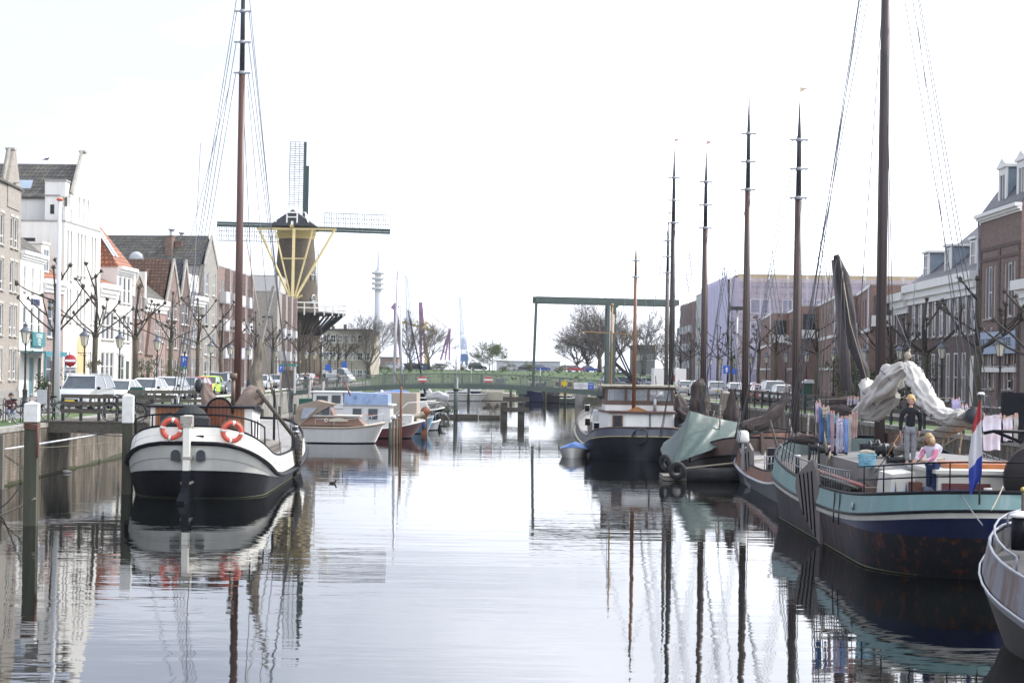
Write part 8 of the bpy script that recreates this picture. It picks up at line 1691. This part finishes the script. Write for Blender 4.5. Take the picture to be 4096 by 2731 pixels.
sign_board(1124, 1475, 130, .38, .6, (.03, .12, .50), 'blue parking sign beside the green ticket shelter', 'P')
sign_board(1312, 1470, 190, .7, .8, (.03, .12, .50), 'blue sign at the bridge approach, left of the pair near the mill', None)
sign_board(1377, 1458, 195, .6, .8, (.03, .12, .50), 'blue sign at the bridge approach, right of the pair near the mill', None)
t = sign_board(2906, 1478, 140, .62, .75, (.04, .12, .52), 'blue sign with a white up arrow in front of the lilac netting'); zc = Z_at(2906, 1478, 140)-Q; m = MB(); m.prism([(-.06, -.035, zc-.25), (.06, -.035, zc-.25), (.06, -.035, zc+.0), (.16, -.035, zc), (0, -.035, zc+.25), (-.16, -.035, zc), (-.06, -.035, zc)], (0, -.01, 0)); m.build('arrow', white, t)
sign_board(2938, 1485, 142, .4, .5, (.04, .14, .60), 'small blue sign behind the up-arrow sign')
t = thing('ticket_shelter', 'glass and green-roofed ticket shelter on the left quay', 'shelter', (X_at(1152, 132), 132, Q)); MB().box(-.75, .75, -.5, .5, 2.35, 2.55).build('roof', solid((.05, .22, .18), .5), t)
for x in (-.6, .6): MB().box(x-.05, x+.05, -.4, .4, 0, 2.349).build('side', steelg, t)
MB().box(-.54, .54, .3, .36, .4, 2.0).build('notice', M('faded notice', (.25, .2, .15), .7, .4, scale=4), t)
t = thing('litter_bin', 'green litter bin behind the second fence', 'bin', (X_at(553, 70), 70, Q)); MB().box(-.28, .28, -.25, .25, .2, 1.25).build('bin', solid((.02, .08, .06), .5), t); MB().box(-.05, .05, -.05, .05, 0, .199).build('stand', blacki, t)
t = thing('roadworks_post', 'red and white striped post on the left quay near the bridge', 'post', (X_at(1268, 160), 160, Q))
for k in range(6): MB().box(-.18, .18, -.05, .05, .2+.2*k, .398+.2*k).build('stripe', solid((.5, .04, .05), .5) if k % 2 else white, t)
MB().box(-.04, .04, -.04, .04, 0, .199).build('stand', blacki, t)
# quay rail left
t = thing('quay_rail', 'white handrail along the edge of the left quay beyond the tjalk', 'railing', (0, 0, 0)); m = MB(); a0 = [(LQ(d)-.15, d, Q+.28) for d in range(84, 141, 4)]; m.tube(a0, .05, 6); m.build('rail', white, t); m = MB()
for d in range(84, 141, 2): m.cyl((LQ(d)-.15, d, Q), (LQ(d)-.15, d, Q+.27), .03, n=5)
m.build('rail_post', blacki, t)
# duck
pdk = P(1330, 1930, H*6000/(1933-hy(1330))); t = thing('duck', 'small dark duck swimming right of the white tjalk', 'duck', (pdk.x, pdk.y, 0), radians(0)); t.scale = (.62, .62, .62)
m = MB(); m.ball((0, 0, .05), .15, 12, (1.35, .75, .55)); m.tube([(.13, 0, .07), (.19, 0, .16), (.20, 0, .21)], [.06, .04, .045], 8); m.ball((.215, 0, .225), .05, 8); m.tube([(-.17, 0, .07), (-.26, 0, .12)], [.05, .01], 6); m.build('body', M('duck brown', (.045, .038, .03), .8, .4, scale=15), t); m = MB(); m.tube([(.25, 0, .22), (.31, 0, .21)], [.018, .012], 6, flat=.6); m.build('bill', solid((.3, .2, .05), .5), t)
# bird on the ridge, white bottle in the water
pbt = P(266, 1888, H*6000/(1890-hy(266))); t = thing('plastic_bottle', 'white plastic bottle floating near the quay wall', 'bottle', (pbt.x, pbt.y, .02)); m = MB(); m.tube([(-.14, 0, .03), (.08, 0, .03), (.13, 0, .03), (.2, 0, .03)], [.055, .06, .03, .018], 8); m.build('bottle', white, t)
t = thing('bird', 'small dark bird perched on the mossy ridge of the white building', 'bird', tuple(P(186, 643, 117))); m = MB(); m.ball((0, 0, .12), .1, 8, (1.6, .8, .8)); m.ball((.15, 0, .2), .06, 6); m.tube([(-.12, 0, .1), (-.32, 0, .06)], [.04, .02], 5); m.cyl((0, .02, 0), (0, .02, .08), .01, n=4); m.build('body', dkh, t)
# right quay fence with three rails and board walls
rail_fence('fence', 'long grey wooden rail fence along the right quay behind the barges', (RQ(52)+.35, 52), (RQ(112)+.35, 112), 24, Q, 1.12, (1.05, .68, .32), rh=.2)
t = thing('electricity_box', 'dark green utility box on the right quay under the blue-roofed post', 'utility box', (X_at(3230, 104), 104, Q)); MB().box(-.3, .3, -.25, .25, 0, 1.7).build('cabinet', solid((.01, .05, .03), .6), t); MB().prism([(-.45, -.35, 1.7), (.45, -.35, 1.7), (.35, -.35, 1.95), (-.1, -.35, 1.95)], (0, .7, 0)).build('lid', M('pale metal', (.42, .43, .44)), t)
t = thing('notice_board', 'green sign on the right fence reading 334', 'sign', (X_at(3972, 56), 55.6, Q+.62)); MB().box(-.3, .3, -.03, 0, -.1, .1).build('panel', solid((.02, .12, .09), .5), t); text_mesh('334', .16, white, 'lettering', t, (.02, -.04, 0), (radians(90), 0, 0))
t = thing('floodlight_mast', 'grey mast with a square floodlight among the pollard trees of the right street', 'lamp mast', (X_at(2945, 150), 150, Q)); hm_ = Z_at(2945, 1240, 150)-Q; MB().cyl((0, 0, 0), (0, 0, hm_), .13, .1, 8).build('mast', steelg, t); MB().box(-.85, .85, -.3, .3, hm_, hm_+.35).build('floodlight', blacki, t)
t = thing('stone_bollard', 'short pale stone post with an ochre top behind the right fence', 'post', (X_at(2900, 92), 92, Q)); MB().lathe((0, 0, 0), [(0, 0), (.3, 0), (.28, 1.0), (.33, 1.02), (.33, 1.15), (0, 1.2)], 12).build('post', M('stone post', (.38, .35, .30), .8, .2, streak=1), t)
# ================= marina boats on the left, poles, far boats
def motorboat(label, X, d, rz, L, B, hullm, z0=.75, z1=1.1, parts=(), Eb=2.2, stripe=None, botm=None, cat='motor boat', name='motor_boat', group=None):
    t = thing(name, label, cat, (X, d, 0), rz, group); h = Hull(L, B, .5, Eb, 2.2, n=6, nm=6)
    h.multi([dict(zs=-.3, zm=-.3, zb=-.3, w=.6, ps=.3, pb=1.3, rb=L*.16), dict(zs=.06, zm=.06, zb=.06, w=.86, ps=.3, pb=1.2, rb=L*.10)], 'hull_bottom', botm or blackp, t)
    h.multi([dict(zs=.06, zm=.06, zb=.06, w=.862, ps=.3, pb=1.2, rb=L*.10), dict(zs=z0, zm=z0, zb=z1, w=1.0, ps=.25, pb=.85)], 'hull', hullm, t)
    if stripe: h.rail(dict(zs=z0-.05, zm=z0-.05, zb=z1-.05, w=1.005, ps=.25, pb=.85), .04, 'rubbing_strake', stripe, t)
    h.deck(dict(zs=z0, zm=z0, zb=z1, w=.995, ps=.25, pb=.85), 'deck', M('cream deck', (.5, .48, .42), .6, .1), t)
    m = MB(); hf = h.half(zs=z0+.5, zm=z0+.45, zb=z1+.5, w=.94, rb=.1, ps=.25, pb=.85)[9:]
    for s in (-1, 1):
        m.tube([(x, s*y, z) for x, y, z in hf], .016, 5)
        for x, y, z in hf[::3]: m.cyl((x, s*y, z), (x, s*y, z-.48), .012, n=4)
    m.build('bow_railing', steelg, t); return t, h
def cabin(t, x0, x1, w, z0, z1, mt, rake=.3, name='cabin', roof=None, wins=()):
    m = MB(); w0, w1 = w/2, w/2*.86
    m.add([(x0, -w0, z0), (x1, -w0, z0), (x1, w0, z0), (x0, w0, z0), (x0+rake*.2, -w1, z1), (x1-rake, -w1, z1), (x1-rake, w1, z1), (x0+rake*.2, w1, z1)], [(3, 2, 1, 0), (4, 5, 6, 7), (0, 1, 5, 4), (1, 2, 6, 5), (2, 3, 7, 6), (3, 0, 4, 7)]); o = m.build(name, mt, t)
    if roof: m = MB(); m.box(x0-.15, x1-rake+.2, -w1-.1, w1+.1, z1+.002, z1+.09); m.build(name+'_roof', roof, o)
    for (u0, u1, v0, v1) in wins:
        for s in (-1, 1):
            f = lambda v: w/2*(1-.14*v)+.012; m = MB(); X0, X1 = lerp(x0, x1-rake*.7, u0), lerp(x0, x1-rake*.7, u1)
            pts = [(X0, s*f(v0), lerp(z0, z1, v0)), (X1, s*f(v0), lerp(z0, z1, v0)), (X1, s*f(v1), lerp(z0, z1, v1)), (X0, s*f(v1), lerp(z0, z1, v1))]; m.prism(pts if s < 0 else pts[::-1], (0, s*.02, 0)); wo = m.build('window', glass, o)
            m = MB(); m.tube([(p[0], p[1]+s*.015, p[2]) for p in pts], .022, 4, closed=True); m.build('window_frame', steelg, wo)
    return o
wh = M('boat white', (.60, .60, .59), .35, .05, streak=1, dirt=(.35, .33, .3), dirt_amt=.08)
vcab = M('mahogany cabin', (.19, .095, .06), .35, .2, scale=3)
# wooden cabin cruiser
dA = 86; xa, xb = X_at(1165, dA), X_at(1545, dA); t, h = motorboat('white cabin cruiser with mahogany cabin and tan canvas hood', (xa+xb)/2, dA, radians(-1), xb-xa, 2.3, wh, .92, 1.22, Eb=2.8, stripe=M('gunwale wood', (.25, .18, .12), .5, .2))
u = lambda px: X_at(px, dA)-(xa+xb)/2
cabin(t, u(1215), u(1470), 1.75, 1.0, 1.50, vcab, .5, 'cabin', M('cream deck', (.5, .48, .42)), ())
m = MB(); pts = [(u(1340)+.45*1.0*(cos(a)*1.25-.0), -.86, 1.24+.2*sin(a)) for a in [pi*k/12 for k in range(13)]]; m.prism([(p[0]+.35, p[1], p[2]) for p in pts], (0, -.05, 0)); m.build('half_moon_cover', M('cream cover', (.60, .55, .40), .6, .05), t)
m = MB(); m.torus((u(1316), -.88, 1.3), .08, .03, (0, 1, 0), 14, 6); m.build('porthole', white, t)
o = cabin(t, u(1250), u(1348), 1.6, 1.5, 2.18, vcab, .35, 'windscreen_frame', None, ((.05, .45, .15, .85), (.55, .98, .1, .85)))
canv = tan; rows = [[(u(1192)+.06*j, y, 1.05) for j, y in enumerate([-.88, -.86, 0, .86, .88])]]
m = MB(); prof_c = [(u(1182), 1.05), (u(1196), 1.75), (u(1206), 2.18), (u(1275), 2.42), (u(1345), 2.20), (u(1330), 2.10)]
m.grid([[(x, s*.9*(1 if z < 1.9 else .92), z) for x, z in prof_c] for s in (-1, -.5, 0, .5, 1)]); 
for s in (-1, 1): m.add([(u(1182), s*.9, 1.05), (u(1196), s*.9, 1.75), (u(1206), s*.83, 2.18), (u(1275), s*.83, 2.42), (u(1340), s*.83, 2.18), (u(1262), s*.88, 1.55), (u(1215), s*.9, 1.05)], [tuple(range(7))])
m.build('canvas_hood', canv, t); m = MB(); m.prism([(u(1214), -.93, 1.35), (u(1240), -.93, 1.42), (u(1282), -.9, 2.02), (u(1225), -.9, 2.0)], (0, -.02, 0)); m.build('hood_window', M('clear vinyl', (.30, .33, .38), .15, .2, spec=1), t)
m = MB(); m.tube([(u(1400), -.7, 1.55), (u(1460), -.6, 1.6), (u(1500), -.2, 1.62), (u(1500), .2, 1.62)], .015, 5); m.build('bow_rail', solid((.4, .1, .06), .5), t)
# white cabin boat with blue tarpaulin, red hull bow
dB = 93; xa, xb = X_at(1230, dB), X_at(1702, dB); t, h = motorboat('white canal boat with dark red hull, blue tarpaulin and a brown flagstaff', (xa+xb)/2, dB, radians(-2), xb-xa, 2.6, M('dark red hull', (.10, .02, .025), .35, .15), .62, 1.15, Eb=2.6, stripe=white)
u = lambda px: X_at(px, dB)-(xa+xb)/2
cabin(t, u(1300), u(1572), 2.1, .7, 2.0, wh, .05, 'cabin', white, ((.45, .58, .35, .85), (.68, .82, .35, .85)))
cabin(t, u(1262), u(1385), 2.0, 1.8, 2.75, wh, .05, 'wheelhouse', white, ((.12, .50, .3, .8), (.62, .92, .25, .85)))
m = MB(); m.prism([(u(1388), -1.05, 2.05), (u(1562), -1.05, 2.05), (u(1560), -.9, 2.72), (u(1386), -.9, 2.80)], (0, 1.9, 0)); m.build('blue_tarpaulin', M('blue tarpaulin', (.24, .33, .50), .5, .15, dirt=(.03, .09, .25), dirt_amt=.4, bump=.4), t)
m = MB(); m.box(u(1600), u(1655), -.7, .7, .9, 1.45); m.build('fore_cabin', wh, t)
m = MB(); m.torus((u(1607), -.72, 1.2), .13, .04, (0, 1, 0)); m.build('tyre_fender', rubber, t); m = MB(); m.cyl((u(1426), -.9, 2.0), (u(1388), -.9, 3.45), .06, .05); m.build('flagstaff', solid((.18, .05, .035), .5), t)
m = MB(); m.box(u(1205), u(1268), -.8, .8, 1.6, 2.35); m.build('green_canvas', solid((.02, .10, .07), .8), t)
m = MB(); m.tube([(u(1572), -1.0, 1.2), (u(1640), -.95, 2.2), (u(1748), -.3, 2.35)], .03, 6); m.build('pole_rail', white, t)
# tan box boat
dC = 100; xa, xb = X_at(1480, dC), X_at(1740, dC); t, h = motorboat('sailing boat with a large tan canvas tent and blue furled cover', (xa+xb)/2, dC, radians(-3), xb-xa, 2.3, solid((.16, .30, .42), .5), .8, 1.15, Eb=1.8); u = lambda px: X_at(px, dC)-(xa+xb)/2
m = MB(); m.prism([(u(1486), -1.1, .85), (u(1677), -1.1, .85), (u(1675), -1.0, 2.7), (u(1520), -1.0, 2.7)], (0, 2.1, 0)); m.build('canvas_tent', M('pale tan canvas', (.38, .33, .27), .8, .06, bump=.3), t)
crumple([(u(1630), -1.2, 1.0), (u(1690), -1.2, 1.2), (u(1708), -1.2, 1.35)], [.12, .16, .2], 7).build('furled_sail', M('cream sailcloth', (.5, .42, .3), .9, .1), t)
m = MB(); m.cyl((u(1712), -1.2, 1.5), (u(1712), -1.1, 1.5), .32); m.prism([(u(1695), -1.15, -.4), (u(1722), -1.15, -.4), (u(1718), -1.15, 1.4), (u(1704), -1.15, 1.4)], (0, .08, 0)); m.build('leeboard', solid((.26, .10, .045), .5), t)
m = MB(); m.ball((u(1708), -1.35, .65), .2, 8, (.8, .8, 1.8)); m.build('blue_fender', solid((.03, .06, .14), .5), t)
# outboard boats and long white/blue boats behind
for lab, p0, p1, d, hm, z0, z1, rf, extra in [
    ('grey speedboat with an outboard leg at the end of the first pontoon', 1665, 1765, 106, steelg, .55, .75, None, None),
    ('long white and blue boat with a navy rolled cover', 1300, 1640, 112, solid((.05, .14, .28), .5), .9, 1.1, (.2, .75, 1.0, 1.85), 'navy'),
    ('white cruiser with a bright blue tarpaulin on its roof', 1420, 1660, 119, wh, .9, 1.1, (.15, .8, 1.0, 1.95), 'blue'),
    ('dark-hulled cruiser with grey covers near the bridge', 1580, 1780, 123, blackp, .9, 1.2, (.2, .7, 1.0, 1.9), 'grey'),
    ('small blue-hulled boat half hidden behind the white canal boat', 1330, 1440, 104, solid((.04, .12, .30), .5), .8, 1.0, None, None)]:
    xa, xb = X_at(p0, d), X_at(p1, d); L = xb-xa; t, h = motorboat(lab, (xa+xb)/2, d, radians(-2), L, 2.3, hm, z0, z1, Eb=min(2.5, L*.4), stripe=white)
    if rf: cabin(t, -L/2+rf[0]*L, -L/2+rf[1]*L, 1.8, rf[2]-.1, rf[3], wh, .5, 'cabin', white, ((.1, .35, .4, .85), (.45, .7, .4, .85)))
    if extra == 'navy': m = MB(); m.tube([(-L/2+.8, -.6, 1.7), (-L/2+2.0, -.6, 2.2), (-L/2+3.6, -.6, 2.25), (-L/2+4.8, -.6, 1.9)], [.2, .26, .26, .12], 10); m.build('rolled_cover', solid((.03, .04, .09), .8), t); m = MB(); m.bar((-L/2+2.5, -1.1, 1.62), (L/2, -1.1, 1.62), .14, .1); m.build('boom', white, t)
    if extra == 'blue': crumple([(-L/2+1.8, 0, 2.0), (-L/2+3.5, 0, 2.1), (-L/2+4.8, 0, 2.0)], [.35, .5, .35], 9, 14, .15).build('blue_tarpaulin', M('bright blue tarpaulin', (.10, .22, .75), .5, .1, bump=.4), t)
    if extra == 'grey': crumple([(-L/2+2.6, 0, 1.9), (-L/2+3.6, 0, 2.1), (-L/2+4.4, 0, 1.9)], [.3, .45, .3], 10, 14, .2).build('grey_cover', solid((.4, .4, .4), .8), t); m = MB(); m.box(-L/2+2.0, -L/2+2.5, -.8, .8, 1.2, 2.3); m.build('black_cover', blackp, t)
    if not rf and 'speed' in lab: m = MB(); m.ball((L/2-.2, 0, .85), .22, 8, (1, 1, 1.3)); m.bar((L/2-.1, 0, .7), (L/2-.1, 0, -.3), .12); m.cyl((L/2-.3, 0, .3), (L/2+.4, 0, .25), .06); m.build('outboard', blackp, t); m = MB(); m.tube([(0, -.8, .8), (.3, -.8, 1.25), (1.2, -.8, 1.25), (1.6, -.8, .8)], .02, 5); m.build('rail', steelg, t)
# sailing boats with aluminium masts
def sailboat(label, px_b, py_b, px_t, py_t, d, L, hm, r=.09, boom=True, rz=0, mm=None):
    a = P(px_b, py_b, d); b = P(px_t, py_t, d); t, h = motorboat(label, a.x-.2, d, rz, L, 2.3, hm, .85, 1.05, Eb=2.5, name='sailboat', cat='sailboat', stripe=blackp); cabin(t, -L*.15, L*.25, 1.5, .85, 1.35, wh, .4, 'cabin', None, ((.1, .9, .3, .7),))
    R_ = Matrix.Rotation(-rz, 3, 'Z'); tp = R_ @ Vector((b.x-a.x+.2, 0, 0)); bt = R_ @ Vector((.2, 0, 0)); m = MB(); m.cyl((bt.x, bt.y, .8), (tp.x, tp.y, b.z), r, r*.7, 8); mo = m.build('mast', mm or M('aluminium mast', (.48, .49, .52), .35, .05, metal=.4), t)
    m = MB(); 
    for f in (.45, .75): p = bt.lerp(tp, f); m.bar((p.x-.0, p.y-.7, lerp(.8, b.z, f)), (p.x, p.y+.7, lerp(.8, b.z, f)), .05)
    m.build('spreader', steelg, mo)
    for e in (-L/2+.2, L/2-.2): m = MB(); m.cyl((e, 0, 1.0), (tp.x, tp.y, b.z-.2), .012, n=4); m.build('stay', wirem, t)
    if boom: m = MB(); m.bar((0, 0, 1.75), (-L*.38, 0, 1.75), .12); m.build('boom', white, t)
    return t
sailboat('sailboat with the tallest leaning white mast right of the windmill', 1572, 1560, 1592, 1085, 152, 8, wh, .17)
sailboat('sailboat with a white mast just right of the tallest one', 1608, 1560, 1602, 1222, 148, 8, wh, .13)
sailboat('sailboat with a slim mast behind the bridge post', 1826, 1545, 1824, 1322, 205, 9, wh, .11)
t = thing('derrick', 'long thin dark leaning spar behind the white sailboat masts', 'spar', tuple(P(1708, 1535, 175))); o_ = P(1708, 1535, 175); MB().cyl((0, 0, -2.0), P(1632, 1240, 175)-o_, .13, .07, 6).build('spar', blackp, t)
# groups of poles
pm = [('grey timber', (.12, .11, .09)), ('rusty brown', (.17, .08, .045)), ('dark mossy', (.06, .06, .045))]
for i, (px, y0, y1, w_, k, lab) in enumerate([(1564, 1690, 1772, 13, 2, 'short dark mooring pile, leftmost of the cluster before the white canal boat'), (1577, 1675, 1776, 12, 0, 'grey mooring pile, second of the cluster'), (1590, 1672, 1765, 11, 1, 'rusty brown mooring pile, third of the cluster'), (1600, 1672, 1762, 9, 2, 'dark mooring pile, rightmost of the cluster')]):
    d = 84.5+i*.5; t = thing('mooring_pile', lab, 'mooring pile', (X_at(px, d), d, 0)); r_ = w_*d/6000/2; z1 = Z_at(px, y0, d); MB().cyl((0, 0, -1), (0, 0, z1), r_*1.05, r_*.95, 10).build('pile', M(pm[k][0], pm[k][1], .85, .3, streak=1, dirt=(.05, .05, .04), dirt_amt=.3), t)
    if i == 1: MB().cyl((0, 0, z1), (0, 0, z1+.22), .16, .10, 8).build('cap', white, t)
t = thing('mooring_pole', 'tall slim rusty pole with a bracket behind the mooring piles', 'pole', (X_at(1606, 88), 88, 0)); MB().cyl((0, 0, -1), (0, 0, Z_at(1606, 1545, 88)), .08, .07, 8).build('pole', M('rusty brown', (.17, .08, .045)), t); MB().bar((0, 0, 3.3), (-.45, 0, 4.1), .05).build('bracket', M('rusty brown', (.17, .08, .045)), t)
for i, (px, yt, yb_, d, lab) in enumerate([(1240, 1520, 1625, 128, 'leaning pale timber pole at the left end of the bridge'), (1292, 1525, 1620, 126, 'straight pale timber pole at the left end of the bridge')]):
    t = thing('mooring_pole', lab, 'pole', (X_at(px, d), d, 0)); MB().cyl((-.25 if i == 0 else -.1, 0, -1), (.05, 0, Z_at(px, yt, d)), .13, .1, 8).build('pole', M('pale timber', (.33, .29, .27), .8, .15), t)
# iron gate and pontoon
t = thing('gate', 'dark iron bar gate at the pontoon below the bridge end', 'gate', (X_at(1252, 130), 130, 0)); m = MB()
for k in range(7): m.bar((0, 0, .4+.3*k), (2.0, 0, .4+.3*k), .05)
for x in (0, 1, 2, 3.0): m.bar((x, 0, 0), (x, 0, 2.5), .08)
m.build('bars', blacki, t)
t = thing('pontoon', 'low timber pontoon along the left marina boats', 'pontoon', (LQ(100)+.3, 88, 0)); MB().box(0, 1.4, 0, 42, .25, .4).build('deck', woodg, t)
for k in range(6): MB().cyl((1.3, 2+8*k, -1), (1.3, 2+8*k, 1.3), .12).build('pile', postm, t)
# ---------------- far boats in the basin beyond the bridge
navyh = solid((.015, .02, .06), .4); creamh = solid((.56, .52, .42), .5); blkh = solid((.02, .02, .025), .4); yelh = solid((.60, .50, .22), .5)
for lab, p0, p1, d, hm, z0, z1, rf, cabm, flip in [
    ('small white yacht at the far left of the basin behind the bridge railing', 1470, 1570, 190, wh, .9, 1.2, (.3, .7, 1.0, 1.9), wh, 0), ('white cruiser behind the left no-entry board', 1660, 1760, 205, wh, .9, 1.2, (.2, .7, 1.0, 2.0), wh, 0), ('light grey sloop left of the navy cruiser beyond the bridge', 1755, 1832, 214, steelg, .8, 1.0, None, wh, 0),
    ('navy and white cruiser beyond the bridge, right of the bridge post', 1834, 1938, 215, navyh, 1.2, 1.5, (.15, .8, 1.2, 2.0), wh, 1), ('cream cruiser with a canvas and glass cockpit beyond the bridge', 1920, 2065, 209, creamh, 1.1, 1.5, (.35, .85, 1.2, 2.1), creamh, 1), ('navy-hulled motor yacht beyond the bridge pier', 2088, 2235, 206, navyh, 1.4, 2.0, (.35, .9, 1.6, 2.7), creamh, 1),
    ('black tugboat right of the navy motor yacht', 2165, 2290, 201, blkh, 1.0, 1.9, (.4, .85, 1.1, 2.0), blkh, 1), ('yellow cabin boat behind the black tugboat', 2195, 2330, 214, yelh, 1.2, 1.6, (.15, .85, 1.5, 2.9), yelh, 0), ('low green work boat left of the abutment', 2240, 2318, 197, solid((.05, .08, .07), .5), .7, 1.1, None, wh, 0), ('white motor boat directly behind the abutment', 2292, 2340, 205, wh, 1.1, 1.4, (.2, .8, 1.2, 2.3), wh, 0)]:
    xa, xb = X_at(p0, d), X_at(p1, d); L = xb-xa; t, h = motorboat(lab, (xa+xb)/2, d, radians(180 if flip else 0), L, min(3.2, L*.6), hm, z0, z1, Eb=min(3.0, L*.45), group='boats in the basin beyond the bridge')
    if rf: cabin(t, -L/2+rf[0]*L, -L/2+rf[1]*L, 2.2, rf[2], rf[3], cabm, .6, 'cabin', white, ((.08, .3, .4, .85), (.38, .6, .4, .85), (.68, .9, .4, .85)))
    if 'canvas' in lab: cabin(t, -L*.2, L*.12, 1.9, 2.2, 3.1, glassl, .5, 'cockpit', steelg)
    if 'navy-hulled' in lab or 'navy and' in lab: m = MB(); m.bar((0, 0, 2), (0, 0, 4.6), .08); m.build('mast', white, t)
for px, d, z1, lab in ((1876, 203, 2.4, 'thin'), (2182, 198, 2.9, 'thin'), (2045, 203, 2.0, 'thin'), (2262, 196, 2.6, 'thin')):
    t = thing('mooring_pile', 'timber mooring pile standing %s' % {1876: 'before the navy and white cruiser', 2182: 'before the black tugboat', 2045: 'before the cream cruiser', 2262: 'before the yellow cabin boat'}[px], 'mooring pile', (X_at(px, d), d, 0)); MB().cyl((0, 0, -1), (0, 0, z1), .2, .18, 8).build('pile', postm, t)
# ================= haze
hz = bpy.data.materials.new('haze'); hz.use_nodes = True; n = hz.node_tree.nodes; n.clear(); o_ = n.new('ShaderNodeOutputMaterial'); v_ = n.new('ShaderNodeVolumePrincipled'); v_.inputs['Color'].default_value = (.90, .94, 1.0, 1); v_.inputs['Density'].default_value = HAZE; v_.inputs['Anisotropy'].default_value = 0.0
hz.node_tree.links.new(v_.outputs[0], o_.inputs['Volume'])
if HAZE > 0: tag(MB().box(-400, 500, -30, 1700, -2.5, 160).build('haze', hz), 'pale bluish haze filling the air over the canal', 'haze', kind='stuff')
